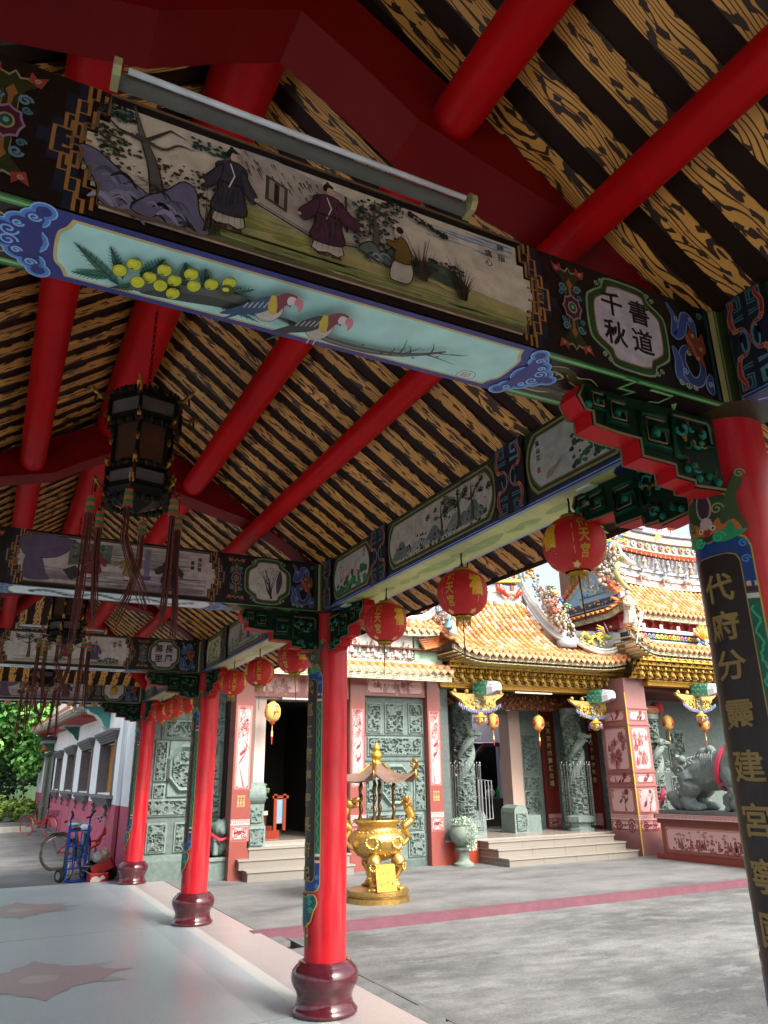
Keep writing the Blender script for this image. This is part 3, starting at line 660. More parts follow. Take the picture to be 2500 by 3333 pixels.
def scene_garden(p, rnd, title=('天賜', '銅符')):
    p.poly(picture_outline(.056, 1.345), '#c0b7ac'); p.lift(); wash(p, .1, .04, 1.33, .1, ['#6e7a5e', '#8c9078', '#9f9c88'], rnd, 40)
    ink_tree(p, .27, .08, .27, rnd, '#4a4a42', ('#18261e', '#26382c'), 1.7, 80); ink_tree(p, .62, .07, .25, rnd, '#4a4a42', ('#26382c', '#3d5242'), 1.3, 50); ink_tree(p, .85, .08, .24, rnd, '#4a4a42', ('#26382c', '#4a5e4c'), 1.1, 50)
    for k in range(60): p.blob(rnd.uniform(1.0, 1.28), .06+rnd.random()*.06, .012, rnd.choice(['#2c382c', '#46523f', '#5e6a56']), rnd)
    robed(p, .42, .06, .27, '#8a7a3c', rnd, 1, arm=.4); robed(p, .68, .07, .24, '#7a3430', rnd, 1, arm=.3); robed(p, 1.0, .05, .26, '#5a4a6a', rnd, -1, arm=.2)
    for j, t in enumerate(title): p.vtext(t, 1.28-j*.06, .32-j*.02, .036, '#1e1814', bold=.02)
def soffit_birds(p, rnd):
    """yellow fruit, fronds and two parrots on a branch"""
    f2 = p
    leaf_frond(f2, .145, -.235, .015, -.10, .016, rnd); leaf_frond(f2, .15, -.2, .10, -.075, .013, rnd); leaf_frond(f2, .12, -.205, .02, -.225, .016, rnd, '#3c7a60')
    leaf_frond(f2, .19, -.17, .235, -.06, .018, rnd); leaf_frond(f2, .30, -.13, .285, -.05, .012, rnd); leaf_frond(f2, .35, -.12, .34, -.05, .012, rnd)
    leaf_frond(f2, .40, -.15, .485, -.08, .014, rnd, '#3c7a60'); leaf_frond(f2, .36, -.17, .54, -.225, .015, rnd, '#357a72'); leaf_frond(f2, .2, -.2, .12, -.245, .016, rnd, '#2f6048')
    p.line(sm([(.17, -.215), (.25, -.2), (.33, -.165), (.46, -.145), (.50, -.16)], 5), .062, '#4a5048', 2); p.line(sm([(.2, -.225), (.3, -.2), (.42, -.18), (.55, -.19)], 5), .045, '#30342e', 2)
    for k in range(16): p.line([(.2+.018*k, -.215+.002*k+rnd.uniform(-.01, .01)), (.235+.018*k, -.19+.002*k+rnd.uniform(-.01, .01))], .003, rnd.choice(['#15140f', '#788070']), 2)
    p.lift(); p.line(sm([(.55, -.17), (.62, -.18), (.70, -.205), (.78, -.22), (.9, -.222), (1.0, -.2), (1.07, -.165), (1.13, -.12)], 6), .030, '#39403c', 2); p.line(sm([(.55, -.175), (.70, -.21), (.85, -.226), (1.0, -.206), (1.07, -.175)], 6), .006, '#6e7a74', 2)
    for x, v, l, a in ((1.0, -.2, .09, 100), (1.01, -.19, .07, 60), (1.03, -.18, .05, 120), (1.09, -.15, .06, 110), (1.11, -.14, .06, 15), (1.08, -.16, .12, -8), (1.15, -.13, .06, 20), (.97, -.2, .03, 90)):
        p.line([(x, v), (x+l*.5*math.cos(R(a))+.004, v+l*.5*math.sin(R(a))), (x+l*math.cos(R(a)), v+l*math.sin(R(a)))], .007, '#23302c', 1)
    for k in range(9): p.disc(.84+k*.035+rnd.uniform(-.01, .01), -.222+rnd.choice((-.013, .016))+k*.006, .006, '#1a2320', 8, .6)
    p.lift()
    for x, v in ((.135, -.152), (.165, -.11), (.211, -.147), (.241, -.098), (.274, -.129), (.244, -.167), (.308, -.081), (.326, -.127), (.367, -.099), (.409, -.071), (.411, -.106), (.281, -.182), (.185, -.172)):
        r = .0195; p.disc(x, v, r, '#3a3a10', 16, 1.45); p.lift(.0003); p.disc(x, v, r*.92, '#c3c31c', 16, 1.45); p.lift(.0003); p.disc(x-.003, v+.004, r*.5, '#d3cf35', 10)
        p.poly([(x-.008, v+.02), (x-.004, v+.027), (x, v+.021), (x+.004, v+.028), (x+.008, v+.02)], '#6f7a1c'); p.disc(x-.002, v-.019, .006, '#38301a', 7, .5)
    p.lift()
    for bx, bv, wing, s in ((.535, -.135, '#1f3f66', 1.0), (.70, -.155, '#1b2426', 1.0)):
        X = lambda q: [(bx+a*1.0, bv+b*1.75) for a, b in q]
        p.poly(X(sm([(-.03, -.01), (.0, -.035), (.035, -.03), (.05, .0), (.03, .03), (0, .02)], 4, True)), '#b8b0a4'); p.lift()
        p.loop(X(sm([(-.03, -.01), (.0, -.035), (.035, -.03), (.05, .0), (.03, .03), (0, .02)], 4, True)), .002, '#2a2018')
        p.poly(X(sm([(.02, .035), (-.02, .03), (-.07, -.01), (-.115, -.045), (-.06, -.035), (0, -.01)], 4, True)), wing); p.line(X([(-.05, -.02), (-.1, -.06), (-.125, -.085)]), .014, wing, 1)
        for k in range(5): p.line(X([(-.055+k*.013, .004+k*.004), (-.06+k*.013, -.012+k*.003)]), .003, '#b9bcbc')
        p.poly(X(sm([(-.005, .038), (.012, .035), (.03, .01), (.03, -.012), (.012, -.005), (.0, .01)], 3, True)), '#c0a82a'); p.lift()
        p.poly(X(sm([(.01, .04), (.03, .055), (.055, .055), (.07, .045), (.06, .028), (.045, .02), (.035, -.005), (.025, .015)], 4, True)), '#7c2334'); p.lift()
        p.poly(X(sm([(.042, .048), (.06, .048), (.066, .035), (.054, .026), (.042, .034)], 3, True)), '#d0c0bc'); p.lift()
        p.poly(X(sm([(.062, .05), (.082, .046), (.092, .03), (.088, .012), (.08, .026), (.064, .034)], 4, True)), '#c8707c'); p.lift(); p.disc(bx+.056*s, bv+.043*s, .004, '#201414', 8)
        for k in range(6): p.curl(*X([(.0+.012*(k % 3), -.02+.012*(k//3))])[0], .006, '#7c7064', .0012, 1, 0, .4, .2, 6)
        for k in range(2): p.line(X([(.0+k*.02, -.03), (.002+k*.02, -.052)]), .004, '#c0b8ae')
def soffit_frame(p, x0, x1, V=.286, fill='#aedad2', blue='#2c2f74'):
    p.rect(x0-.03, -V, x1+.03, 0, blue); p.lift(); m = V/2
    for w, c in ((0, '#c2ac72'), (.009, fill)):
        a, b, h = x0+.005+w, x1-.005-w, m-.022-w
        p.poly([(a+.035, -m+h), (b-.035, -m+h)]+sm([(b-.03, -m+h), (b-.018, -m+h*.72), (b, -m+h*.5), (b+.004, -m), (b, -m-h*.5), (b-.018, -m-h*.72), (b-.03, -m-h)], 3)+[(b-.035, -m-h), (a+.035, -m-h)]+sm([(a+.03, -m-h), (a+.018, -m-h*.72), (a, -m-h*.5), (a-.004, -m), (a, -m+h*.5), (a+.018, -m+h*.72), (a+.03, -m+h)], 3), c); p.lift()
    for x, s in ((x0-.03, -1), (x1+.03, 1)):
        lob = [(.0, .022, .022), (.018, .055, .026), (.05, .085, .028), (.085, .118, .026), (.125, m, .022), (.085, m, .04), (.04, m, .05)]
        lob = lob+[(a, V-b, r_) for a, b, r_ in lob[:4]]
        for dr, cc in ((.010, '#8fb4e0'), (.006, '#4f7fc4'), (-.004, blue)):
            for a, b, r_ in lob: p.disc(x+s*a, -b, r_+dr, cc, 16)
            p.poly([(x, -.01), (x+s*.03, -.05), (x+s*.07, -.1), (x+s*.07, -V+.1), (x+s*.03, -V+.05), (x, -V+.01)], blue); p.lift()
        for a, b, r_, q in ((.075, m-.022, .024, 1), (.075, m+.022, .024, -1), (.02, .05, .016, 1), (.02, V-.05, .016, -1), (.055, .088, .014, 1), (.055, V-.088, .014, -1)): p.curl(x+s*a, -b, r_, '#84ace0', .006, q*s)
        p.lift()
def soffit_ends(p, x0, x1, V=.286, s=1):
    """dark end of the soffit with green edging, vines and key-fret"""
    p.rect(min(x0, x1), -V, max(x0, x1), 0, '#1e110f'); p.lift()
    a, b = min(x0, x1), max(x0, x1)
    for v, sg in ((0, -1), (-V, 1)):
        for k, c in enumerate(('#1d4a1e', '#3f7f3c', '#86b878', '#4f8a46')): p.rect(a, v+sg*.008*k if sg > 0 else v-.008*(k+1), b, v+.008*(k+1) if sg > 0 else v-.008*k, c)
    p.lift(); X = lambda q: [(x0+s*u, -V/2+v) for u, v in q]
    p.line(X(sm([(.07, 0), (.12, .06), (.2, .07), (.25, .03), (.34, .02), (.42, -.02)], 5)), .03, '#3a4018', 2); p.line(X(sm([(.05, -.02), (.12, -.07), (.22, -.06), (.3, -.08), (.36, -.05)], 5)), .026, '#3a4018', 2)
    for q in ([(.07, 0), (.1, .06), (.17, .085), (.25, .05), (.3, .06), (.36, .03)], [(.1, .02), (.14, .05), (.2, .03), (.18, 0)], [(.05, -.02), (.1, -.08), (.18, -.085), (.26, -.06), (.33, -.08), (.4, -.06)], [(.2, .05), (.28, .0), (.35, .02), (.44, -.01)]): p.line(X(sm(q, 5)), .008, '#a89a66', 2)
    for u, v, r_ in ((.15, .03, .02), (.14, -.04, .02), (.25, .02, .014), (.3, -.05, .016)): p.curl(x0+s*u, -V/2+v, r_, '#a89a66', .006, s)
    p.lift(); k0 = .40
    key = [(k0, .12), (k0+.05, .12), (k0+.03, .06), (k0+.1, .06), (k0+.06, -.01), (k0+.16, .02), (k0+.12, -.08), (k0+.24, -.05), (k0+.2, -.12), (k0+.33, -.1)]
    p.line(X(key), .03, '#2f6a2a'); p.lift(); p.line(X(key), .012, '#8ab878'); p.lift()
    p.line(X([(k0+.14, .1), (k0+.25, .1), (k0+.24, .04), (k0+.2, .03)]), .012, '#8ab878'); p.line(X([(k0+.3, .06), (k0+.36, .0)]), .02, '#8ab878', 1)
def cross_beam(y, n, scene, soff):
    y0 = y-.2; y1 = y+.086
    g = G(); g.box(-1.05, 2.27, y0, y1, ZB, ZT, P('#120e0c')); b = g.build('cross_beam', 'paint', gal)
    rnd = random.Random(20+n)
    f = lambda u, v, w: (u, y0-w, ZB+v)
    p = Paint(f); p.clip = (.02, .035, 1.38, .368); scene(p, rnd); p.loop(picture_outline(.05, 1.351, .024, .376), .009, '#6a5238'); p.build('painted_scene', 'watercolour', b)
    
    for fx, fs_ in ((.0, -1), (1.40, 1)):
        p = Paint(f); fret_border(p, fx, fs_); p.build('fret_border', 'paint', b)
    for x in (1.567, -.173):
        p = Paint(f); scroll_vase(p, x); p.build('flower_scroll', 'paint', b)
    p = Paint(f); cartouche(p, 1.828, 0, .4, .185, '#b5aab0' if n != 1 else '#b8b0a4')
    if n == 0:
        for ch, x, v in (('千', 1.757, .275), ('秋', 1.757, .155), ('書', 1.886, .275), ('道', 1.886, .155)): p.text(ch, x, v, .105, '#15110f', .022)
    elif n == 2:
        for ch, x, v in (('萬', 1.76, .27), ('里', 1.76, .15), ('長', 1.885, .27), ('風', 1.885, .15)): p.text(ch, x, v, .105, '#15110f', .022)
    elif n == 1:
        for k in range(9):
            a = rnd.uniform(60, 125); p.line(sm([(1.86, .07), (1.84+rnd.uniform(-.03, .03), .15), (1.84+.16*math.cos(R(a)), .17+.13*math.sin(R(a)))], 4), .008, '#2a2420', 1)
        p.line([(1.86, .06), (1.84, .2), (1.80, .3)], .018, '#2a2420', 1)
        for k in range(20): p.blob(rnd.uniform(1.74, 1.92), rnd.uniform(.16, .32), .007, rnd.choice(['#7a3a3c', '#504846', '#3a3a34']), rnd)
        p.poly(sm([(1.91, .1), (1.95, .2), (1.93, .3), (1.90, .2)], 4, True), '#3c3a40')
    else:
        p.disc(1.83, .19, .07, '#a8882c', 16, 1.15); p.disc(1.80, .15, .05, '#b89838', 14)
        for a in range(5): p.poly(sm([(1.83, .26), (1.83+.09*math.cos(a*1.3), .27+.07*math.sin(a*1.3)), (1.83+.03*math.cos(a*1.3+.6), .26+.03*math.sin(a*1.3+.6))], 3, True), '#3d4a2c')
    p.build('cartouche', 'watercolour', b)
    p = Paint(f); dragon_scroll(p, 2.13, .01, .38, .098); p.rect(2.235, 0, 2.25, .4, '#1c3a3c'); p.build('cloud_scroll', 'paint', b)
    fs = lambda u, v, w: (u, y0-v, ZB-w)      # v<0 runs away from the viewer
    p = Paint(fs); soffit_ends(p, 1.40, 2.27); soffit_ends(p, -.04, -1.05, s=-1); soffit_frame(p, -.03, 1.40, fill='#aedad2' if n == 0 else '#c8cfd2', blue='#2c2f74' if n == 0 else '#23466a')
    if soff == 'birds':
        soffit_birds(p, rnd); p.text('印', 1.25, -.196, .035, '#b04a58', .01); p.loop(sm([(1.22, -.2), (1.23, -.175), (1.27, -.17), (1.285, -.2), (1.26, -.22), (1.23, -.218)], 3, True), .003, '#b04a58')
    else:
        for k in range(26):
            x = .1+.045*k; v = -.14+.05*math.sin(k*.8); p.line([(x, v), (x+.05, -.14+.05*math.sin(k*.8+.8))], .006, '#3a4038')
            for j in range(2): p.poly(sm([(x, v), (x+.02, v+.03*(1 if j else -1)), (x+.05, v+.02*(1 if j else -1)), (x+.03, v)], 3, True), rnd.choice(['#5c7c5a', '#48685c', '#7c8c5c', '#3c4048']))
    p.build('soffit_painting', 'paint', b)
    # green corner post over the column
    gp = G(); gp.prism([(2.268, y0-.004), (2.315, y0-.04), (2.352, y0-.052), (2.56, y0-.052), (2.56, y1+.05), (2.27, y1+.05)], lambda u, v, w: (u, v, ZB-.001+w), .39, P('#1c2e12'))
    for a, c, e in (((2.262, y0-.006), (2.277, y0-.018), '#8a8350'), ((2.31, y0-.045), (2.335, y0-.056), '#8a8350'), ((2.280, y0-.02), (2.285, y0-.024), '#5d6a34')):
        gp.add([(a[0], a[1], ZB-.003), (c[0], c[1], ZB-.003), (c[0], c[1], ZT-.01), (a[0], a[1], ZT-.01)], [(0, 1, 2, 3)], P(e))
    gp.build('corner_post', 'paint', gal)
    return b
cross_beam(FR[0], 0, scene_filial, 'birds')
cross_beam(FR[1], 1, scene_court, 'vine')
cross_beam(FR[2], 2, scene_garden, 'vine')
cross_beam(FR[3], 3, lambda p, r: scene_court(p, r, ('竹林', '高會')), 'vine')

# ---- long beams over the columns
def oval(u0, u1, k=0.0, V0=.045, V1=.355):
    m = (V0+V1)/2; a, b = u0+k, u1-k; c = V0+k; d = V1-k; e = .07
    return [(a+e, d)]+[(b-e, d)]+sm([(b-e, d), (b-.02, d-.06), (b, m), (b-.02, c+.06), (b-e, c)], 4)+[(a+e, c)]+sm([(a+e, c), (a+.02, c+.06), (a, m), (a+.02, d-.06), (a+e, d)], 4)
def red_scroll(p, u, rnd, V=.4, sx=1.0):
    p.rect(u-.13*sx, 0, u+.13*sx, V, '#101826'); p.lift()
    for s in (-1, 1):
        for t in (-1, 1):
            x = lambda q: [(u+s*a*sx, V/2+t*b) for a, b in q]
            p.line(x([(.02, .10), (.1, .10), (.1, .185), (.035, .185), (.035, .14), (.075, .14)]), .02, '#4a7f8a'); p.lift(.0003); p.line(x([(.02, .10), (.1, .10), (.1, .185), (.035, .185), (.035, .14), (.075, .14)]), .011, '#123a40'); p.lift(.0003)
            q = sm([(.0, .0), (.04, .05), (.09, .06), (.11, .12), (.08, .17), (.11, .19)], 5); p.line(x(q), .022, '#a06a58', 2); p.lift(.0003); p.line(x(q), .013, '#8a2018', 2)
            p.curl(u+s*.09*sx, V/2+t*.06, .014, '#b07a64', .005, s*t)
        p.loop([(u+s*sx*(.04+.022*math.cos(a)), V/2+.05*math.sin(a)) for a in [i*.7 for i in range(9)]], .008, '#4a7f8a')
def mountains(p, u0, u1, rnd, V0=.07):
    for k in range(7):
        a = u0+(u1-u0)*rnd.uniform(.08, .92); h = rnd.uniform(.06, .16); p.poly(sm([(a-.14, V0+.02), (a-.07, V0+h*.7), (a, V0+h), (a+.06, V0+h*.6), (a+.13, V0+.02)], 3, True), rnd.choice(['#7d8580', '#8f948c', '#6a726e'])); p.lift(.0002)
        for j in range(5): p.line([(a+rnd.uniform(-.05, .05), V0+h*.9), (a+rnd.uniform(-.08, .08), V0+h*.3)], .006, '#39403a', 2)
    for k in range(int(80*(u1-u0))): p.blob(rnd.uniform(u0+.03, u1-.03), V0+rnd.random()**2*.12, rnd.uniform(.006, .016), rnd.choice(['#1c241e', '#2c382e', '#48544a']), rnd)
    p.lift()
def flowers(p, u0, u1, rnd, c1, c2):
    for k in range(70): p.blob(rnd.uniform(u0+.06, u1-.05), .08+rnd.random()**1.6*.16, rnd.uniform(.01, .022), rnd.choice(['#1f4a28', '#2a6034', '#16381f']), rnd)
    p.lift()
    for k in range(11):
        x, v = rnd.uniform(u0+.09, u1-.06), rnd.uniform(.15, .31)
        for j in range(6): p.blob(x+.013*math.cos(j), v+.013*math.sin(j), .012, rnd.choice([c1, c2]), rnd)
    p.lift()
def long_beam(xa, ya, yb, side, n, visible=True):
    """side -1: painted face looks towards the left (inside of the right-hand row)"""
    L = yb-ya; g = G()
    xi = xa; xo = xa+.285*side*-1 if side < 0 else xa-.285
    zt_o = min(ZT-.01, zroof(xo)-.012)
    pts = [(xi, ZB), (xo, ZB), (xo, zt_o), (xi, ZT-.004)]
    g.prism(pts, lambda u, v, w: (u, ya+w, v), L, P('#1c2c12')); b = g.build('long_beam', 'paint', gal)
    if not visible: return b
    rnd = random.Random(50+n)
    f = (lambda u, v, w: (xi-w, yb-u, ZB+v)) if side < 0 else (lambda u, v, w: (xi+w, ya+u, ZB+v))
    p = Paint(f)
    p.rect(0, 0, L, .4-.005, '#22301a'); p.lift(); p.rect(0, 0, L, .028, '#1b2c5c'); p.rect(0, .006, L, .012, '#8f9cc4'); p.lift()
    k = L/3.65; A = [(.18, .86), (1.17, 2.46), (2.78, 3.47)]
    spec = [('#a9a49c', 0), ('#aba294', 1), ('#9fa09a', 2)]
    if n == 1: spec = [('#b0aa7c', 3), ('#9f9388', 4), ('#a8a278', 3)]
    for (u0, u1), (fc, kind) in zip(A, spec):
        u0 *= k; u1 *= k
        p.poly(oval(u0, u1, -.012), '#7c7a4e'); p.lift(); p.poly(oval(u0, u1), '#2c3a1a'); p.lift(); p.poly(oval(u0, u1, .012), '#6a5236'); p.lift(); p.poly(oval(u0, u1, .02), fc); p.lift()
        if kind == 0:
            for q in range(60): p.blob(rnd.uniform(u0+.06, u1-.06), .08+rnd.random()**1.5*.12, .03, rnd.choice(['#1f5a34', '#2c6a40', '#3c7a50']), rnd)
            p.lift()
            for x, v in ((u0+.28, .24), (u0+.42, .20), (u0+.2, .2)): p.poly(sm([(x-.03, v-.05), (x-.035, v), (x, v+.06), (x+.035, v), (x+.03, v-.05)], 4, True), '#b88a88')
            p.lift(); p.line([(u0+.1, .3), (u0+.16, .27), (u0+.13, .2)], .008, '#1a1a16', 2); p.line([(u0+.09, .16), (u0+.12, .2), (u0+.11, .26)], .008, '#c0b8ac', 1); p.vtext('蓮花', u1-.1, .31, .035, '#1e1814')
        elif kind == 1:
            mountains(p, u0+.04, u1-.04, rnd)
            for x, h in ((u0+.72*k, .2), (u0+.92*k, .24), (u0+1.07*k, .22)): ink_tree(p, x, .09, h, rnd, '#4a4438', ('#182018', '#28342a', '#3a4a38'), 1.5, 50)
        elif kind == 2:
            flowers(p, u0+.25, u1, rnd, '#6a1c22', '#84323a'); p.vtext('鳳仙花', u0+.09, .30, .035, '#1e1814'); p.rect(u0+.075, .14, u0+.1, .17, '#8a4a40')
            p.poly(sm([(u0+.14, .09), (u0+.2, .1), (u0+.28, .17), (u0+.22, .14), (u0+.16, .13)], 3, True), '#8a7c64')
        elif kind == 3:
            flowers(p, u0+.05, u1-.1, rnd, '#3a3820', '#5a4820'); p.vtext('春蘭', u1-.14, .3, .035, '#1e1814')
        else:
            mountains(p, u0+.04, u1-.04, rnd); robed(p, u0+.5, .08, .22, '#7a6a5c', rnd); robed(p, u0+.8, .08, .22, '#5c4840', rnd, -1)
    for u in (1.015*k, 2.62*k): red_scroll(p, u, rnd)
    for u in (.09, L-.09): red_scroll(p, u, rnd, .4, .62)
    p.build('painted_panels', 'watercolour', b)
    # soffit: pale green-yellow with cloud scrolls between blue edges
    sgn = -side
    f2 = lambda u, v, w: (xi+sgn*v, yb-u, ZB-w)
    p = Paint(f2); p.rect(0, 0, L, .285, '#7f8cc0'); p.lift(); p.rect(0, .012, L, .273, '#8f9f9a'); p.lift(); p.rect(0, .03, L, .258, '#b9bd6a' if n < 1 else '#b3ad7c'); p.lift()
    c = L/2
    for s in (-1, 1):
        def z(q): return [(c+s*a, .143+b) for a, b in q]
        for q in ([(.02, 0), (.12, .05), (.3, .06), (.42, .03), (.5, -.02), (.36, -.04), (.15, -.03)], [(.5, 0), (.6, .05), (.66, .02), (.72, .05), (.8, .02), (.7, -.03), (.6, -.01)], [(.86, 0), (.92, .035), (1.0, .03), (1.04, -.02), (.95, -.03)], [(1.1, .0), (1.2, .025), (1.3, .0), (1.2, -.02)]): p.poly(z(sm(q, 4, True)), '#8aa24e')
    p.poly([(c-.1, .143), (c, .2), (c+.1, .143), (c, .09)], '#8aa24e'); p.lift()
    for j in range(6): p.line([(c-.3+j*.1, .10), (c-.22+j*.1, .17)], .006, '#c6c68a')
    for s in (-1, 1):
        e = 0 if s < 0 else L
        p.poly(sm([(e, .0), (e-s*.3, .03), (e-s*.38, .14), (e-s*.3, .25), (e, .285)], 3), '#1c2450'); p.lift(.0002)
        for j in range(4): p.line([(e-s*.05*j-s*.02, .05), (e-s*.05*j-s*.08, .09), (e-s*.05*j-s*.03, .14)], .012, '#8a9cc8')
    p.build('soffit_painting', 'paint', b)
    return b
ys = [-2.4]+FR
for n in range(4):
    long_beam(2.31, ys[n]+.14, ys[n+1]-.255, -1, n-1)
    long_beam(-1.06, ys[n]+.14, ys[n+1]-.255, 1, 10+n, False)

# ---- corbel brackets under the beams: stepped boards with a carved green key-fret
STEP = [(0, 0), (-.66, 0), (-.685, -.05), (-.655, -.10), (-.625, -.10), (-.625, -.152), (-.52, -.163), (-.41, -.165), (-.41, -.235), (-.25, -.24), (-.25, -.285), (-.16, -.29), (-.16, -.31), (0, -.30)]
def bracket_parts(parent, M, mirror=False):
    """profile in (u,z); u=0 at the column; M maps local x(u), y(thickness), z"""
    th = .085; g = G()
    g.prism(STEP, lambda u, v, w: tuple(M @ Vector((u, w, v))), th, P('#0e2618'), P('#b0161c'))
    o = g.build('corbel_bracket', 'lacquer', parent)
    g = G(); rim, gr, gl = P('#7a6242'), P('#12402c'), P('#1f6a54')
    for sgn, yy in ((-1, 0), (1, th)):
        def f(u, v, w=0.0): return tuple(M @ Vector((u, yy+sgn*w, v)))
        def bar(pts, r, col, lift=.008):
            g.tube([f(a, b, lift) for a, b in pts], r, col, 6)
        inner = [(a*.985-.004, b*.96-.004) for a, b in STEP[1:]]
        bar(inner, .0055, rim)
        for cx, cz, r in ((-.60, -.055, .032), (-.51, -.08, .045), (-.335, -.12, .062)):
            bar([(cx+r, cz+r), (cx-r, cz+r), (cx-r, cz-r), (cx+r, cz-r), (cx+r, cz+r*.2), (cx-r*.1, cz+r*.2), (cx-r*.1, cz-r*.4)], r*.24, gr)
            bar([(cx+r*.7, cz+r*.72), (cx-r*.72, cz+r*.72), (cx-r*.72, cz-r*.72), (cx+r*.7, cz-r*.72), (cx+r*.7, cz)], .004, rim, .018)
            g.ball(f(cx+r*.1, cz-r*.1, .006), r*.32, gl, 6, 4)
        bar([(-.235, -.03), (-.05, -.03), (-.035, -.05), (-.035, -.13), (-.075, -.13)], .011, gr); bar([(-.235, -.035), (-.06, -.035), (-.05, -.05), (-.05, -.12)], .004, rim, .018)
        bar([(-.235, -.05), (-.235, -.2), (-.19, -.2)], .013, gr)
        rn = random.Random(3)
        for k in range(18):       # curling leaves and petals
            a = rn.uniform(-.22, -.06); b = rn.uniform(-.25, -.06); r = rn.uniform(.012, .024); t0 = rn.uniform(0, 6)
            cc = rn.choice([P('#217058'), P('#1a5238'), P('#8a642c'), P('#54202e'), P('#2c8070'), P('#184428')])
            g.tube([f(a+r*math.cos(t0+t*.9)*(1-t*.12), b+r*math.sin(t0+t*.9)*(1-t*.12), .012+.004*t) for t in range(6)], [.006, .007, .007, .006, .005, .003], cc, 5)
        for a, b in ((-.19, -.24), (-.14, -.27), (-.08, -.25), (-.04, -.27), (-.64, -.08)): g.ball(f(a, b, .006), .017, gl, 6, 4)
    g.build('carving', 'lacquer', o, True)
    return o
for i, y in enumerate(FR):
    bracket_parts(gal, Matrix.Translation((XC-.12, y-.092, ZB-.012)))
    bracket_parts(gal, Matrix.Translation((XL+.12, y-.06, ZB-.012)) @ Matrix.Rotation(math.pi, 4, 'Z'))
    for s in (1, -1):      # along the gallery
        if (i == 3 and s == 1) or (i == 0 and s == -1): continue
        M = Matrix.Translation((2.40, y+s*.125, ZB-.012)) @ Matrix(((0, 1, 0, 0), (-s, 0, 0, 0), (0, 0, 1, 0), (0, 0, 0, 1)))
        bracket_parts(gal, M)

# ---- roof timber
def ztop_raf(u): return 4.36-.60*u+.03*u*u
def rafter(y, s):
    us = [0, .2, .45, .8, 1.15, 1.45, 1.66]
    lo = [4.06, 3.95, 3.79, 3.70, 3.62, 3.46, 3.305]
    top = [(XR+s*u, ztop_raf(u)) for u in us]; bot = [(XR+s*u, z) for u, z in zip(us, lo)]
    g = G(); g.prism(top+list(reversed(bot)), lambda u, v, w: (u, y-.10+w, v), .22, P('#74060a')); return g.build('rafter_beam', 'lacquer', gal)
for y in [FR[0]-4.05]+FR[:3]:
    for s in (-1, 1): rafter(y, s)
YE = 11.35                                             # where the hipped far end begins
def purlin(x, z, r, y1):
    g = G(); g.tube([(x, -11.8, z), (x, y1, z)], r, P('#b4080e'), 28, True); return g.build('purlin', 'lacquer', gal, True, 50)
purlin(.545, 4.29, .135, YE); purlin(1.20, 3.865, .088, 12.6); purlin(1.735, 3.545, .074, 13.6); purlin(0.0, 3.865, .088, 12.6); purlin(-.535, 3.545, .074, 13.6)

# ---- striped ceiling: one painted board per stripe
def board_mesh(L=2.37, wd=.108, dz=.009, z=zroof, n=16, u0=.04):
    vs, fs, uv = [], [], []
    for i in range(n+1):
        u = u0+(L-u0)*i/n; zz = z(XR+u)
        for y, v in ((-wd/2, -1), (wd/2, 1)):
            vs += [(u, y, zz-dz), (u, y, zz+.002)]; uv += [(u, v), (u, v)]
    for i in range(n):
        a = i*4; b = a+4
        fs += [(a, b, b+2, a+2), (a, a+1, b+1, b), (a+2, b+2, b+3, a+3)]
    fs += [(0, 2, 3, 1), (n*4, n*4+1, n*4+3, n*4+2)]
    g = G(); g.add(vs, fs, (1, 1, 1, 1)); g.uv = uv; return g.mesh('ceiling_board', 'grain')
BM = board_mesh()
yy = -3.2+.195*1; k = 0
while yy < YE+.1:
    for s in (-1, 1):
        o = put(BM, 'ceiling_board', gal, (XR, yy, 0), (0, 0, 0 if s > 0 else math.pi))
    yy += .195
# far hipped end: boards run along the gallery and fan at the hips
def hip_board(x):
    t = abs(x-XR)/2.37; ys_ = YE+t*3.2; n = 8; vs, fs, uv = [], [], []; wd = .106
    for i in range(n+1):
        y = ys_+(YE+3.25-ys_)*i/n; u = (y-YE)/3.2*2.37; zz = 4.50-0.76*u+0.035*u*u
        for dx, v in ((-wd/2, -1), (wd/2, 1)): vs += [(x+dx, y, zz-.009), (x+dx, y, zz+.002)]; uv += [(y, v), (y, v)]
    for i in range(n):
        a = i*4; b = a+4; fs += [(a, a+2, b+2, b), (a, b, b+1, a+1), (a+2, a+3, b+3, b+2)]
    fs += [(0, 1, 3, 2), (n*4, n*4+2, n*4+3, n*4+1)]
    g = G(); g.add(vs, fs, (1, 1, 1, 1)); g.uv = uv; g.build('ceiling_board', 'grain', gal)
for i in range(-11, 12): hip_board(XR+i*.2)
def side_board(yc, s):
    t = (yc-YE)/3.2; u0 = t*2.37; m = board_mesh(2.37, .108, .009, zroof, 6, u0+.05)
    put(m, 'ceiling_board', gal, (XR, yc, 0), (0, 0, 0 if s > 0 else math.pi))
yy = YE+.25
while yy < YE+2.9:
    side_board(yy, 1); side_board(yy, -1); yy += .195
for s in (-1, 1):
    pts = [(XR+s*u, YE+u/2.37*3.2, 4.50-0.76*u+0.035*u*u-.10) for u in (0, .4, .8, 1.2, 1.6, 2.0, 2.37)]
    g = G(); g.tube(pts, .1, P('#9c0a0f'), 10); g.build('hip_beam', 'lacquer', gal, True, 50)
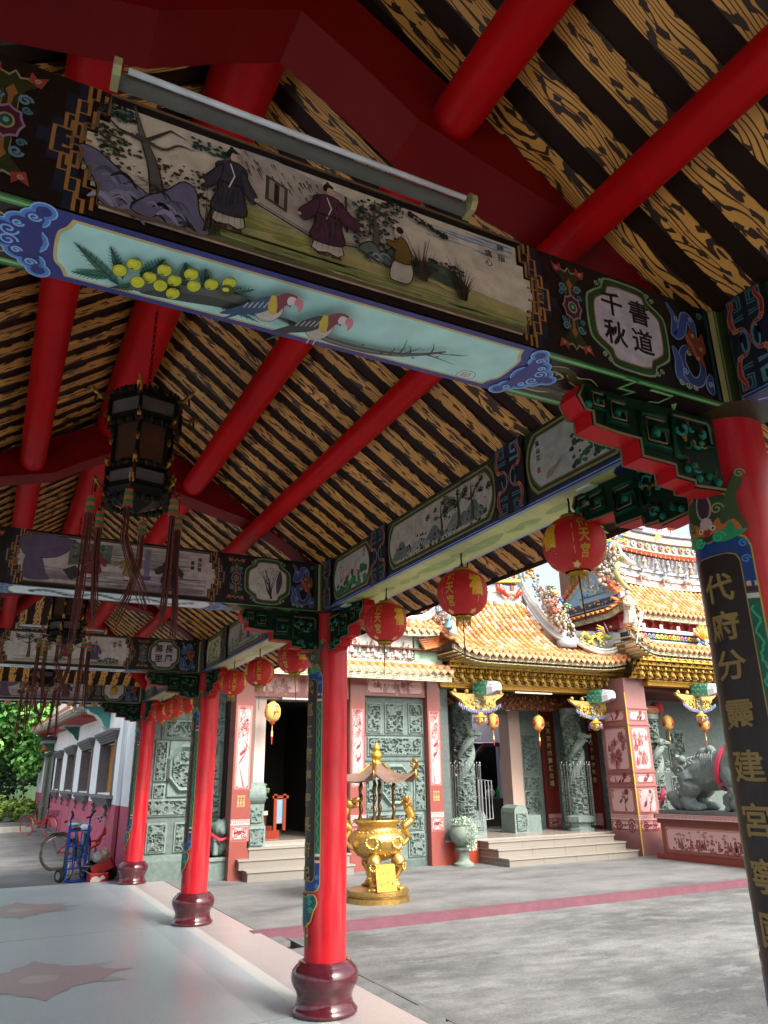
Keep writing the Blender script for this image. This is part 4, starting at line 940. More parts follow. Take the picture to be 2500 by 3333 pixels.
# dark deck above the boards and the tiled outside
DKB = P('#2a1811'); g = G(); US = [0, .3, .6, .9, 1.2, 1.5, 1.8, 2.1, 2.37]
Z = lambda u: 4.50-0.76*u+0.035*u*u
for s in (-1, 1):
    for (a, b) in zip(US, US[1:]):
        ya_, yb_ = YE+a/2.37*3.2, YE+b/2.37*3.2
        g.add([(XR+s*a, -12, Z(a)), (XR+s*b, -12, Z(b)), (XR+s*b, yb_, Z(b)), (XR+s*a, ya_, Z(a))], [(0, 1, 2, 3)], DKB)
for (a, b) in zip(US, US[1:]):
    ya_, yb_ = YE+a/2.37*3.2, YE+b/2.37*3.2
    g.add([(XR-a, ya_, Z(a)), (XR+a, ya_, Z(a)), (XR+b, yb_, Z(b)), (XR-b, yb_, Z(b))], [(0, 1, 2, 3)], DKB)
g.build('ceiling', 'lacquer', gal, True)
g = G(); T = P('#8f4a2c')
for s in (-1, 1):
    for (a, b) in zip(US, US[1:]):
        ya_, yb_ = YE+a/2.37*3.2, YE+b/2.37*3.2
        g.add([(XR+s*a, -12.1, Z(a)+.16), (XR+s*b*1.02, -12.1, Z(b)+.16), (XR+s*b*1.02, yb_+.05, Z(b)+.16), (XR+s*a, ya_, Z(a)+.16)], [(0, 1, 2, 3)], T)
    e = 2.37*1.02; g.add([(XR+s*e, -12.1, Z(2.37)-.02), (XR+s*e, YE+3.25, Z(2.37)-.02), (XR+s*e, YE+3.25, Z(2.37)+.16), (XR+s*e, -12.1, Z(2.37)+.16)], [(0, 1, 2, 3)], P('#3a221a'))
for (a, b) in zip(US, US[1:]):
    ya_, yb_ = YE+a/2.37*3.2, YE+b/2.37*3.2
    g.add([(XR-a, ya_+.02, Z(a)+.16), (XR+a, ya_+.02, Z(a)+.16), (XR+b, yb_+.06, Z(b)+.16), (XR-b, yb_+.06, Z(b)+.16)], [(0, 1, 2, 3)], T)
g.add([(XR-2.4, -12.1, 2.85), (XR+2.4, -12.1, 2.85), (XR+2.4, -12.1, 2.95), (XR, -12.1, 4.7), (XR-2.4, -12.1, 2.95)], [(0, 1, 2, 3, 4)], DKB)
g.build('roof', 'matte', gal)
# ================================================================== LANTERNS, LAMPS
def round_lantern(label, x, y, z, rot, r=.152, h=.135, lay=0):
    t = thing('round_lantern', label, 'lantern', (x, y, z), rot, 'red round lanterns under the gallery eave'); t.rotation_euler = (R(3*math.sin(y*5)), R(3*math.cos(y*3)), rot)
    g = G(); n = 16; prof = []
    for i in range(n+1):
        a = -1.22+2.44*i/n; prof.append((r*math.cos(a)**.85, h*math.sin(a)/math.sin(1.22)))
    seg = 48; vs = []; fs = []
    for j, (rr_, zz) in enumerate(prof):
        for i in range(seg):
            a = 2*math.pi*i/seg; k = 1-.012*(1 if i % 4 == 0 else 0); vs.append((rr_*k*math.cos(a), rr_*k*math.sin(a), zz))
    for j in range(n):
        for i in range(seg): fs.append((j*seg+i, j*seg+(i+1) % seg, (j+1)*seg+(i+1) % seg, (j+1)*seg+i))
    g.add(vs, fs, P('#c01612')); body = g.build('lantern_body', 'cloth', t, True)
    def f(u, v, w):
        a = u; b = v/h*1.22 if abs(v) < h else 1.22*(1 if v > 0 else -1); R_ = (r*math.cos(b)**.85)+w+.001
        zz = h*math.sin(b)/math.sin(1.22); return (R_*math.cos(a), R_*math.sin(a), zz)
    p = Paint(f, .0015); gd = '#c9932c'
    def txt(s, a, size=.058, sp=.058, v0=.062):
        for i, ch in enumerate(s):
            vs_, fs_ = glyphs(ch, .028); wrap_many(p, [[(a+vs_[j][0]*size/r*.9, v0-i*sp+vs_[j][1]*size) for j in q] for q in fs_], gd, .07)
    o1 = 1.0 if lay == 0 else -1.05
    for b_ in (0, math.pi): txt('代天宮', b_); txt('國運昌隆', b_+o1, .044, .045, .07)
    rnd = random.Random(int(y*10))
    for a0 in ((-1.25, 1.9) if lay == 0 else (1.1, -2.05)):
        for k in range(16): p.disc(a0+rnd.uniform(-.32, .32), -.045+rnd.uniform(-.03, .03), .012, rnd.choice(['#3c5a2a', '#c8b088', '#b85a3a', '#5a7a3a']), 7, .13)
        vs_, fs_ = glyphs('福', .04); wrap_many(p, [[(a0+vs_[j][0]*.62, .025+vs_[j][1]*.105) for j in q] for q in fs_], '#d8a01c', .07)
    for k in range(4):
        a = k*math.pi/2-.35+math.pi; p.line([(a, .1), (a, .05), (a, 0), (a, -.05), (a, -.1)], .02, '#d8a848', 0)
        w = p.h(); p.g.add([p.f(a+.18*math.cos(t_)*(1+.3*math.cos(5*t_)), -.112+.016*math.sin(t_)*(1+.3*math.cos(5*t_)), w) for t_ in [i*.42 for i in range(15)]], [tuple(range(15))], P('#d8b070'))
    p.build('printed_characters', 'cloth', t)
    g = G(); g.lathe([(.052, 0), (.056, .012), (.05, .022)], 0, 0, h-.004, P('#9a7a2c'), 20); g.lathe([(.045, -.026), (.052, -.012), (.05, .0)], 0, 0, -h+.004, P('#a8842c'), 20)
    g.build('rim', 'gold', t, True)
    g = G()
    for i in range(26):
        a = 2*math.pi*i/26; R_ = .042; l = .045+.012*math.sin(i*2.7); g.tube([(R_*math.cos(a), R_*math.sin(a), -h-.02), (R_*1.04*math.cos(a), R_*1.04*math.sin(a), -h-.02-l)], .0022, P('#a89040'), 3)
    g.tube([(0, 0, -h-.02), (0, .004, -h-.24)], .0035, P('#2a1a10'), 4); g.build('fringe', 'cloth', t)
    g = G(); g.tube([(0, 0, h+.01), (0, 0, h+.05), (.006, 0, h+.085), (0, 0, h+.115)], .005, P('#1c1612'), 6); g.tube([(-.03, 0, h+.02), (0, 0, h+.06), (.03, 0, h+.02)], .003, P('#1c1612'), 5); g.build('hook', 'steel', t)
    return t
def lz(y): return 2.65
first = None
rows = [(2.67, 2.655, 'largest red round lantern, hanging nearest beside the stepped green bracket'), (3.68, 2.635, 'red round lantern second from the near column, in front of the orange roof'), (4.70, 2.645, 'red round lantern just before the second column, white mural behind it'),
        (6.56, 2.65, 'red round lantern just beyond the second column'), (7.58, 2.645, 'red round lantern midway between the second and third columns'), (8.57, 2.65, 'red round lantern just before the third column, near its bracket'),
        (10.72, 2.62, 'red round lantern just beyond the third column'), (11.65, 2.62, 'red round lantern midway between the third and fourth columns'), (12.6, 2.62, 'red round lantern nearest the farthest column')]
for i, (y, z, lb) in enumerate(rows):
    round_lantern(lb, 2.415, y, z, R([247, 207, 222, 215, 250, 262, 215, 240, 215][i]), lay=[0, 1, 1, 1, 0, 1, 1, 0, 1][i])
def eave_hook(x, y, z, lb):
    g = G(); g.tube([(0, 0, .11), (.006, 0, .09), (0, 0, .07), (-.008, 0, .05), (0, 0, .03), (.004, 0, 0), (0, .0, -.12), (.012, 0, -.135), (.018, 0, -.11)], .0045, P('#1a1512'), 5)
    g.ball((0, 0, .1), .012, P('#1a1512')); o = g.build('eave_hook', 'steel', None, label=lb, category='hook', group='iron hooks under the gallery eave'); o.location = (x, y, z)
eave_hook(2.78, 2.62, 2.92, 'black iron hook hanging from the eave just right of the largest round lantern')
eave_hook(2.78, 4.15, 2.92, 'black iron hook hanging from the eave between the two nearest round lanterns')

def palace_lantern(x, y, z, ztop_, label):
    """hexagonal black lantern in two tiers with gilt dragon corners and long tassels"""
    t = thing('palace_lantern', label, 'lantern', (x, y, z), R(12), 'black hexagonal palace lanterns hung from the ridge')
    BK, GD = P('#14110e'), P('#8a6a2c')
    def hexa(r, zc, rot=0): return [(r*math.cos(R(60*i+rot)), r*math.sin(R(60*i+rot)), zc) for i in range(6)]
    g = G()
    def ring(r0, z0, r1, z1, th=.018):
        a, b, c, d = hexa(r0, z0), hexa(r1, z1), hexa(r0-th, z0), hexa(r1-th, z1); n = a+b+c+d
        g.add(n, [(i, (i+1) % 6, 6+(i+1) % 6, 6+i) for i in range(6)]+[(12+i, 18+i, 18+(i+1) % 6, 12+(i+1) % 6) for i in range(6)]+[(i, 12+i, 12+(i+1) % 6, (i+1) % 6) for i in range(6)]+[(6+i, 6+(i+1) % 6, 18+(i+1) % 6, 18+i) for i in range(6)], BK)
    ring(.205, .255, .205, .285); ring(.195, .15, .2, .172); ring(.165, .125, .175, .15); ring(.15, -.125, .155, -.10); ring(.175, -.235, .175, -.21); ring(.178, -.145, .165, -.125); ring(.15, -.27, .18, -.24)
    for (r0, z0, r1, z1) in ((.2, .285, .197, .15), (.16, .13, .15, -.12), (.172, -.12, .172, -.26)):
        for a, b in zip(hexa(r0, z0), hexa(r1, z1)): g.tube([a, b], .011, BK, 6)
    top = hexa(.2, .285); g.add(top+[(0, 0, .40)], [(i, (i+1) % 6, 6) for i in range(6)], BK)
    bt = hexa(.15, -.27); g.add(bt+[(0, 0, -.345)], [((i+1) % 6, i, 6) for i in range(6)], BK)
    for z0, r0, s in ((.295, .2, 1), (.14, .19, -1), (-.115, .155, 1), (-.285, .165, -1)):      # carved cresting
        for i in range(6):
            a = Vector(hexa(r0, z0)[i]); b = Vector(hexa(r0, z0)[(i+1) % 6])
            for k in range(7):
                q = a.lerp(b, (k+.5)/7); rr_ = .012+.006*(1-abs(k-3)/3); g.ball(q+Vector((0, 0, s*rr_*.7)), rr_, BK if k % 2 else P('#2a261e'), 5, 4, (1, 1, 1.3))
    g.build('frame', 'lacquer', t)
    g = G()
    for r0, z0, z1, c in ((.188, .165, .262, '#5c5652'), (.146, -.105, .128, '#4a3426'), (.162, -.215, -.14, '#5a5654')):
        a, b = hexa(r0, z1), hexa(r0, z0); g.add(a+b, [(i, (i+1) % 6, 6+(i+1) % 6, 6+i) for i in range(6)], P(c))
    g.build('pane', 'glass', t)
    for i in range(6):
        g = G()
        for r0, z0, L in ((.205, .27, .10), (.18, -.225, .055), (.165, .135, .04), (.158, -.11, .03)):
            a = R(60*i); c, s = math.cos(a), math.sin(a)
            g.tube([(c*r0, s*r0, z0), (c*(r0+L*.4), s*(r0+L*.4), z0-.008), (c*(r0+L*.8), s*(r0+L*.8), z0+.02), (c*(r0+L), s*(r0+L), z0+.045)], [.011, .013, .011, .005], GD, 6)
            g.ball((c*(r0+L*.75), s*(r0+L*.75), z0+.022), .014, GD, 6, 4); g.tube([(c*(r0+L*.7), s*(r0+L*.7), z0), (c*(r0+L*.75), s*(r0+L*.75), z0-.05)], .006, P('#7a3a22'), 5)
        for z0 in (.2, .03, -.18): g.ball((.17*math.cos(R(60*i)), .17*math.sin(R(60*i)), z0), .012, GD, 6, 4, (1, 1, 2))
        g.build('gilt_dragon', 'gold', t)
    g = G(); zz = .40
    for k in range(int((ztop_-z-.40)/.03)):
        z0 = zz+k*.03
        if k % 2: g.tube([(.006, 0, z0), (.006, 0, z0+.034), (-.006, 0, z0+.034), (-.006, 0, z0), (.006, 0, z0)], .0025, P('#1a1512'), 4)
        else: g.tube([(0, .006, z0), (0, .006, z0+.034), (0, -.006, z0+.034), (0, -.006, z0), (0, .006, z0)], .0025, P('#1a1512'), 4)
    g.build('chain', 'steel', t)
    rnd = random.Random(int(x*100+y*10)); bend_ = [.02, -.10, .03, .0, .14, -.02]
    for i in range(6):
        a = R(60*i); c, s = math.cos(a), math.sin(a); r0 = .235; L = [.62, .52, .56, .68, .5, .6][i]; g = G()
        g.tube([(c*r0, s*r0, -.21), (c*r0, s*r0, -.30)], .003, P('#3a1a10'), 4)
        for k, cc in enumerate(('#a04a2a', '#1f6a3a', '#b0562a', '#1f6a3a', '#8a4a2a')): g.lathe([(.02+.001*k, -.018), (.021+.001*k, 0)], c*r0, s*r0, -.30-.018*k, P(cc), 10)
        for k in range(13):
            b = rnd.uniform(0, 6.28); q = rnd.uniform(.004, .02); sw = rnd.uniform(-.012, .012)+bend_[i]; l = L*rnd.uniform(.8, 1.05)
            g.tube([(c*r0+q*math.cos(b), s*r0+q*math.sin(b), -.38), (c*r0+q*1.1*math.cos(b), s*r0+q*1.1*math.sin(b), -.38-l*.35), (c*r0+q*math.cos(b)+sw*.45, s*r0+q*math.sin(b)-.01, -.38-l*.7), (c*r0+q*.8*math.cos(b)+sw, s*r0+q*.8*math.sin(b), -.38-l)], [.0035, .0035, .003, .0015], P(rnd.choice(['#5a2416', '#6c3020', '#4a1c12'])), 4)
        g.build('tassel', 'cloth', t)
    return t
palace_lantern(.52, 3.85, 3.26, 4.20, 'large black hexagonal lantern with long brown tassels, nearest below the thick ridge beam')
palace_lantern(.53, 7.85, 3.20, 4.20, 'black hexagonal lantern seen under the second painted beam, the middle one of three')
palace_lantern(.54, 11.2, 3.14, 4.16, 'small dark hexagonal lantern farthest away, above the last painted beam')

def tube_light(x, y, z, L, label):
    t = thing('fluorescent_lamp', label, 'lamp', (x, y, z), 0, 'fluorescent lamps on top of the painted beams')
    g = G(); g.prism([(-.0, -.024), (.026, -.018), (.028, .010), (.010, .022), (-.0, .022)], lambda u, v, w: (w, -u, v), L, P('#66645e')); g.build('housing', 'paint', t)
    for v, nm in ((.002, 0), ):
        g = G(); g.tube([(.03, -.046, .004), (L-.03, -.05, .004)], .009, P('#d8dade'), 12); g.build('tube', 'glass', t, True)
    g = G(); g.tube([(.03, -.030, .020), (L-.03, -.030, .020)], .0045, P('#c8cacc'), 8); g.build('reflector', 'steel', t, True)
    for xx in (-.008, L-.012):
        g = G(); g.prism([(0, -.034), (.05, -.03), (.066, -.01), (.066, .015), (.05, .034), (0, .036)], lambda u, v, w: (xx+w, -u, v), .02, P('#a39b6a')); g.build('end_cap', 'paint', t)
tube_light(.05, FR[0]-.2, 3.345, 1.10, 'long fluorescent lamp fixed along the top of the nearest painted beam')
tube_light(.10, FR[2]-.2, 3.335, 1.0, 'small fluorescent lamp on top of the third painted beam')

# ================================================================== BUILDING KIT FOR THE TEMPLE
_NR = np.random.RandomState(5)
def vnoise(nx, ny, cx, cy, rs):
    g = rs.rand(cy+3, cx+3); X = np.linspace(0, cx, nx); Y = np.linspace(0, cy, ny)
    xi = X.astype(int); yi = Y.astype(int); fx = X-xi; fy = Y-yi; fx = fx*fx*(3-2*fx); fy = fy*fy*(3-2*fy)
    a = g[np.ix_(yi, xi)]; b = g[np.ix_(yi, xi+1)]; c = g[np.ix_(yi+1, xi)]; d = g[np.ix_(yi+1, xi+1)]
    return (a*(1-fx)+b*fx)*(1-fy)[:, None]+(c*(1-fx)+d*fx)*fy[:, None]
_rel = {}
def relief_mesh(w, h, seed, depth=.05, res=.013, col='#5d6c66', flow=0.0, border=True):
    """deeply undercut carving as a height field in the local XZ plane, facing -Y"""
    key = (round(w, 2), round(h, 2), seed, depth, col, flow)
    if key in _rel: return _rel[key]
    nx = max(8, int(w/res)); ny = max(8, int(h/res)); rs = np.random.RandomState(seed)
    a = vnoise(nx, ny, max(2, int(w/.075)), max(2, int(h/.075)), rs); b = vnoise(nx, ny, max(3, int(w/.04)), max(3, int(h/.04)), rs); c = vnoise(nx, ny, max(3, int(w/.02)), max(3, int(h/.02)), rs)
    rid = 1-np.abs(2*a-1)*1.9; rid2 = 1-np.abs(2*b-1)*2.0
    m = np.maximum(rid, rid2*.85); m = np.clip((m-.22)/.4, 0, 1); m = m*m*(3-2*m)
    ht = m*(.72+.28*b)+.12*(c-.5)
    X = np.linspace(-w/2, w/2, nx); Z = np.linspace(0, h, ny)
    if border:
        ed = np.minimum(np.minimum((X+w/2)[None, :], (w/2-X)[None, :])+0*Z[:, None], np.minimum(Z, h-Z)[:, None]+0*X[None, :])
        ht = np.where(ed < .012, .95, ht)
    yy_ = -ht*depth; vs = [(X[i], float(yy_[j, i]), Z[j]) for j in range(ny) for i in range(nx)]
    fs = [(j*nx+i, j*nx+i+1, (j+1)*nx+i+1, (j+1)*nx+i) for j in range(ny-1) for i in range(nx-1)]
    e = len(vs); vs += [(-w/2, .02, 0), (w/2, .02, 0), (w/2, .02, h), (-w/2, .02, h)]
    fs += [tuple([e, e+1]+[i for i in reversed(range(nx))]), tuple([e+1, e+2]+[j*nx+nx-1 for j in reversed(range(ny))]), tuple([e+2, e+3]+[(ny-1)*nx+i for i in range(nx)]), tuple([e+3, e]+[j*nx for j in range(ny)])]
    g = G(); g.add(vs, fs, P(col)); _rel[key] = g.mesh('carved_panel', 'carved'); return _rel[key]
STONE = '#5f6f69'; STONED = '#54635f'
def stone_wall(parent, x0, x1, z0, z1, y, panels, col=STONE, depth=.25, face=0.0):
    """plain stone slab wall with carved panels set in raised frames; panels (xc, zc_bottom, w, h)"""
    g = G(); g.box(x0, x1, y, y+depth, z0, z1, P(col)); wl = g.build('wall', 'carved', parent)
    for i, (xc, zb, w, h, sd) in enumerate(panels):
        g = G(); m = .03; th = .028
        for a in ((xc-w/2-m, xc+w/2+m, zb-m, zb), (xc-w/2-m, xc+w/2+m, zb+h, zb+h+m), (xc-w/2-m, xc-w/2, zb, zb+h), (xc+w/2, xc+w/2+m, zb, zb+h)): g.box(a[0], a[1], y-th, y-.0005, a[2], a[3], P('#6c7c75'))
        fr = g.build('frame', 'carved', wl)
        put(relief_mesh(w, h, sd), 'carved_panel', wl, (xc, y-.004, zb))
    return wl
def etched(f, w, h, kind, seed, pk='#c69d9a', ink='#743638', rim='#9a5a54'):
    """pink granite plate with frosted drawing"""
    p = Paint(f, .002); rnd = random.Random(seed)
    p.rect(-w/2, 0, w/2, h, rim); p.lift(); m = min(w*.08, .025); p.loop([(-w/2+m, m), (w/2-m, m), (w/2-m, h-m), (-w/2+m, h-m)], m*.35, '#c79a96')
    a, b = w/2-m*1.7, h-m*1.7; c = min(a*.25, .03)
    p.poly([(-a+c, m*1.7), (a-c, m*1.7), (a-c, m*1.7+c), (a, m*1.7+c), (a, b-c), (a-c, b-c), (a-c, b), (-a+c, b), (-a+c, b-c), (-a, b-c), (-a, m*1.7+c), (-a+c, m*1.7+c)], pk); p.lift()
    def twig(x, z, l, ang, wd):
        if l < .03: return
        x2, z2 = x+l*math.cos(ang), z+l*math.sin(ang)
        if abs(x2) > a*.92: ang = math.pi-ang; x2 = x+l*math.cos(ang)
        z2 = min(max(z2, m*3), b-m)
        p.line([(x, z), ((x+x2)/2+rnd.uniform(-.01, .01), (z+z2)/2), (x2, z2)], wd, ink, 1)
        for k in range(3):
            t = rnd.random(); lx, lz_ = x+(x2-x)*t, z+(z2-z)*t; aa = ang+rnd.choice((-1, 1))*rnd.uniform(.5, 1.2); q = rnd.uniform(.02, .05)
            p.line([(lx, lz_), (max(-a, min(a, lx+q*math.cos(aa))), lz_+q*math.sin(aa))], q*.22, ink, 2)
        for k in range(2): twig(x2, z2, l*rnd.uniform(.55, .8), ang+rnd.uniform(-.8, .8), wd*.7)
    if kind == 'key': p.rect(-w/2, 0, w/2, h, pk); p.lift()
    if kind == 'tree':
        twig(rnd.uniform(-a*.5, a*.5), m*2, h*.28, 1.57+rnd.uniform(-.3, .3), w*.09); twig(rnd.choice((-a, a))*.9, h*.6, h*.18, 1.57, w*.05)
        for k in range(2):
            bx, bz = rnd.uniform(-a*.4, a*.4), h*rnd.uniform(.35, .6)
            p.poly(sm([(bx-.05, bz-.06), (bx-.02, bz+.01), (bx+.03, bz+.03), (bx+.035, bz+.08), (bx+.05, bz+.09), (bx+.045, bz), (bx, bz-.05)], 3, True), ink)
        p.disc(a*.45, h*.82, w*.09, ink, 12)
    elif kind == 'figures':
        for k in range(max(2, int(w*h/.03))):
            x, z = rnd.uniform(-a*.8, a*.8), rnd.uniform(.1, .8)*h; s = rnd.uniform(.06, .11)
            q = sm([(x-s*.4, z-s), (x-s*.3, z), (x-s*.12, z+s*.5), (x+s*.15, z+s*.5), (x+s*.35, z), (x+s*.45, z-s)], 3, True); p.poly(q, rnd.choice(['#8f5452', '#a06a66', '#ac7a76'])); p.lift(.0002); p.loop(q, s*.07, ink); p.disc(x, z+s*.68, s*.2, ink, 8); [p.line([(x-s*.2+s*.13*j, z+s*.3), (x-s*.25+s*.17*j, z-s*.8)], s*.05, ink) for j in range(4)]; p.curl(x+s*.7, z-s*.2, s*.4, ink, s*.07)
            for j in range(3): p.curl(x+rnd.uniform(-.1, .1), z+rnd.uniform(-.06, .06), .03, ink, .006, 1, rnd.uniform(0, 6))
    elif kind == 'bats':
        for s in (-1, 1):
            for t_ in (0, 1): p.curl(s*a*.5, h*(.35+.3*t_), w*.13, ink, w*.045, s if t_ else -s, 0)
        p.line([(-a*.85, h*.5), (-a*.3, h*.62), (0, h*.45), (a*.3, h*.62), (a*.85, h*.5)], h*.12, ink); p.disc(0, h*.55, h*.14, ink, 10)
    elif kind == 'key':
        n = max(1, int(w/.09)); s = w/n
        for i in range(n):
            x = -w/2+i*s; p.line([(x+s*.05, h*.25), (x+s*.05, h*.8), (x+s*.85, h*.8), (x+s*.85, h*.4), (x+s*.4, h*.4), (x+s*.4, h*.6)], h*.12, ink)
    elif kind == 'land':
        for k in range(int(w*60)): p.blob(rnd.uniform(-a*.95, a*.95), m*2+rnd.random()**2*h*.45, rnd.uniform(.015, .04), rnd.choice([ink, '#8a4442', '#9c5a56']), rnd)
        for k in range(int(w*7)):
            x = rnd.uniform(-a*.85, a*.85); s = .09; z = h*.4; p.poly(sm([(x-s*.4, z-s), (x-s*.15, z+s*.4), (x+s*.15, z+s*.4), (x+s*.4, z-s)], 3, True), rnd.choice([ink, '#8a4442'])); p.disc(x, z+s*.55, s*.2, ink, 8)
        for k in range(int(w*9)): x = rnd.uniform(-a*.85, a*.85); p.blob(x, h*rnd.uniform(.65, .88), .05, '#9c6a66', rnd, 11, .5); p.line([(x, h*.4), (x+.02, h*.7)], .008, ink)
    return p
def pillar(parent, x0, x1, y0, y1, z0, z1, plates, col='#8a3b2d', side=None, name='pillar'):
    g = G(); g.box(x0, x1, y0, y1, z0, z1, P(col)); b = g.build(name, 'granite', parent)
    cx = (x0+x1)/2; w = x1-x0
    for i, (za, zb, kind) in enumerate(plates):
        p = etched(lambda u, v, w_: (cx+u, y0-w_, za+v), w*.84 if kind not in ('key', 'bats') else w*.98, zb-za, kind, 100+i+int(x0*10)); p.build('etched_plate', 'granite', b)
    if side:
        cy = (y0+y1)/2; d = y1-y0
        for i, (za, zb, kind) in enumerate(plates):
            p = etched(lambda u, v, w_: (x0-w_, cy-u, za+v), d*.84 if kind not in ('key', 'bats') else d*.98, zb-za, kind, 200+i); p.build('etched_plate', 'granite', b)
    return b
def tile_mesh(L, r, col):
    g = G(); n = 7; vs = []
    for y, k in ((0, 1.06), (.035, 1.06), (.036, .93), (L, .86)):
        for i in range(n):
            a = math.pi*i/(n-1); vs.append((r*k*math.cos(a), y, r*k*math.sin(a)))
    fs = [(j*n+i, (j+1)*n+i, (j+1)*n+i+1, j*n+i+1) for j in range(3) for i in range(n-1)]
    vs.append((0, 0, 0)); fs += [(len(vs)-1, i, i+1) for i in range(n-1)]
    g.add(vs, fs, P(col)); return g.mesh('roof_tile', 'glaze', True, 40)
TCOL = ['#cf8c4e', '#d79a60', '#c98450', '#dba878', '#c99068', '#d8b492', '#b27844', '#9c7350']
def tiled_roof(parent, xs, prof, lift=lambda x: 0, clip=lambda x, y: True, r=.058, L=None, limit=300, cols=TCOL, deck='#b5753c', drip='#c87a44', seed=1, name='roof'):
    """barrel tiles in rows down a curved slope; prof = [(y,z)...] from eave to top"""
    rnd = random.Random(seed); P3 = [Vector((0, y, z)) for y, z in prof]
    q = sm([(y, z) for y, z in prof], 8); d = [0]
    for a, b in zip(q, q[1:]): d.append(d[-1]+math.hypot(b[0]-a[0], b[1]-a[1]))
    def at(s):
        for i in range(len(d)-1):
            if s <= d[i+1]: t = (s-d[i])/(d[i+1]-d[i]); return q[i][0]+(q[i+1][0]-q[i][0])*t, q[i][1]+(q[i+1][1]-q[i][1])*t
        return q[-1]
    L = L or .19; n = int(d[-1]/L); w = xs[1]-xs[0]
    rf = G(); dk = P(deck)
    for x in xs:
        for i in range(n):
            (ya, za), (yb, zb) = at(i*L), at((i+1)*L)
            if clip(x, (ya+yb)/2): rf.add([(x-w/2, ya, za+lift(x-w/2)-.012), (x+w/2, ya, za+lift(x+w/2)-.012), (x+w/2, yb, zb+lift(x+w/2)-.03), (x-w/2, yb, zb+lift(x-w/2)-.03)], [(0, 1, 2, 3)], P(rnd.choice(['#b5753c', '#c2844c', '#a86c3a'])))
    root = rf.build(name, 'glaze', parent)
    meshes = [tile_mesh(L, r, c) for c in cols]
    spots = [(i, x) for i in range(n) for x in xs if clip(x, at((i+.5)*L)[0])]
    rest = G()
    for k, (i, x) in enumerate(spots):
        (ya, za), (yb, zb) = at(i*L), at((i+1)*L); ang = math.atan2(zb-za, yb-ya); za += lift(x)
        me = rnd.choice(meshes)
        if k < limit: put(me, 'roof_tile', root, (x+rnd.uniform(-.004, .004), ya, za+.002), (ang, rnd.uniform(-.04, .04), rnd.uniform(-.02, .02)))
        else:
            M = Matrix.Translation((x, ya, za+.002)) @ Matrix.Rotation(ang, 4, 'X'); c = P(rnd.choice(cols))
            rest.add([M @ v.co for v in me.vertices], [tuple(p.vertices) for p in me.polygons], c)
    if rest.f: rest.build('roof_tile', 'glaze', root, True, 40, kind='stuff')
    if drip:
        g = G(); s = w*.42
        g.prism([(-s, .0), (-s*.95, -.05), (-s*.5, -.075), (0, -.115), (s*.5, -.075), (s*.95, -.05), (s, 0)], lambda u, v, t: (u, t, v), .018, P(drip)); g.lathe([(.0001, 0), (s*.5, 0.0), (s*.5, .006)], 0, 0, 0, P('#d89a68'), 10, Matrix.Translation((0, -.001, -.045)) @ Matrix.Rotation(math.pi/2, 4, 'X'))
        dm = g.mesh('drip_tile', 'glaze'); g = G(); g.lathe([(.0001, -.012), (r*.6, -.012), (r*.75, -.004), (r*1.02, -.006), (r*1.04, .02)], 0, 0, 0, P('#cc7f4e'), 14, Matrix.Translation((0, -.006, r*.35)) @ Matrix.Rotation(-math.pi/2, 4, 'X')); cm = g.mesh('end_tile', 'glaze', True, 40)
        (y0, z0) = at(0)
        for x in xs:
            if not clip(x, y0+.05): continue
            put(dm, 'drip_tile', root, (x+w/2, y0-.01, z0+lift(x+w/2)-.005), (R(-8), 0, RND.uniform(-.05, .05))); put(cm, 'end_tile', root, (x, y0-.004, z0+lift(x)))
    return root
def fret_band(parent, x0, x1, y, z, h, lift=lambda x: 0, cream='#c9bf9a', ink='#15161a', mirror=False, axis='x', cell=.30):
    """white boards with black key pattern beneath an eave"""
    n = max(2, int((x1-x0)/.1)); g = G()
    F = (lambda u, d, v: (u, y+d, v)) if axis == 'x' else (lambda u, d, v: (y+d, u, v))
    for i in range(n):
        a = x0+(x1-x0)*i/n; b = x0+(x1-x0)*(i+1)/n; la, lb = z+lift(a), z+lift(b)
        vs = [F(a, 0, la), F(b, 0, lb), F(b, 0, lb+h), F(a, 0, la+h), F(a, .06, la), F(b, .06, lb), F(b, .06, lb+h), F(a, .06, la+h)]
        g.add(vs, [(0, 1, 2, 3), (0, 4, 5, 1), (3, 2, 6, 7), (4, 7, 6, 5)], P(cream))
    o = g.build('eave_board', 'paint', parent)
    p = Paint(lambda u, v, w: F(u, -w, z+lift(u)+v), .004); m = int((x1-x0)/cell); s = (x1-x0)/m
    for i in range(m):
        a = x0+i*s; t = h*.11; c = lambda q: [(a+u*s, v*h) for u, v in q]
        for q in ([(.02, .15), (.02, .85), (.46, .85)], [(.12, .15), (.12, .62), (.34, .62), (.34, .38), (.24, .38)], [(.46, .62), (.46, .15), (.8, .15), (.8, .4), (.62, .4)], [(.56, .85), (.56, .62), (.92, .62), (.92, .15)], [(.66, .85), (.98, .85)]):
            p.line(c(q), t, ink)
    p.build('key_pattern', 'paint', o)
    return o
def sculpt_heap(g, c, r, n, rnd, cols, flat=.6):
    for k in range(n):
        v = Vector((rnd.uniform(-1, 1)*r[0], rnd.uniform(-1, 1)*r[1], rnd.uniform(-1, 1)*r[2])); s = rnd.uniform(.018, .05)
        g.ball(Vector(c)+v, s, P(rnd.choice(cols)), 5, 4, (rnd.uniform(.6, 1.4), flat, rnd.uniform(.6, 1.5)))
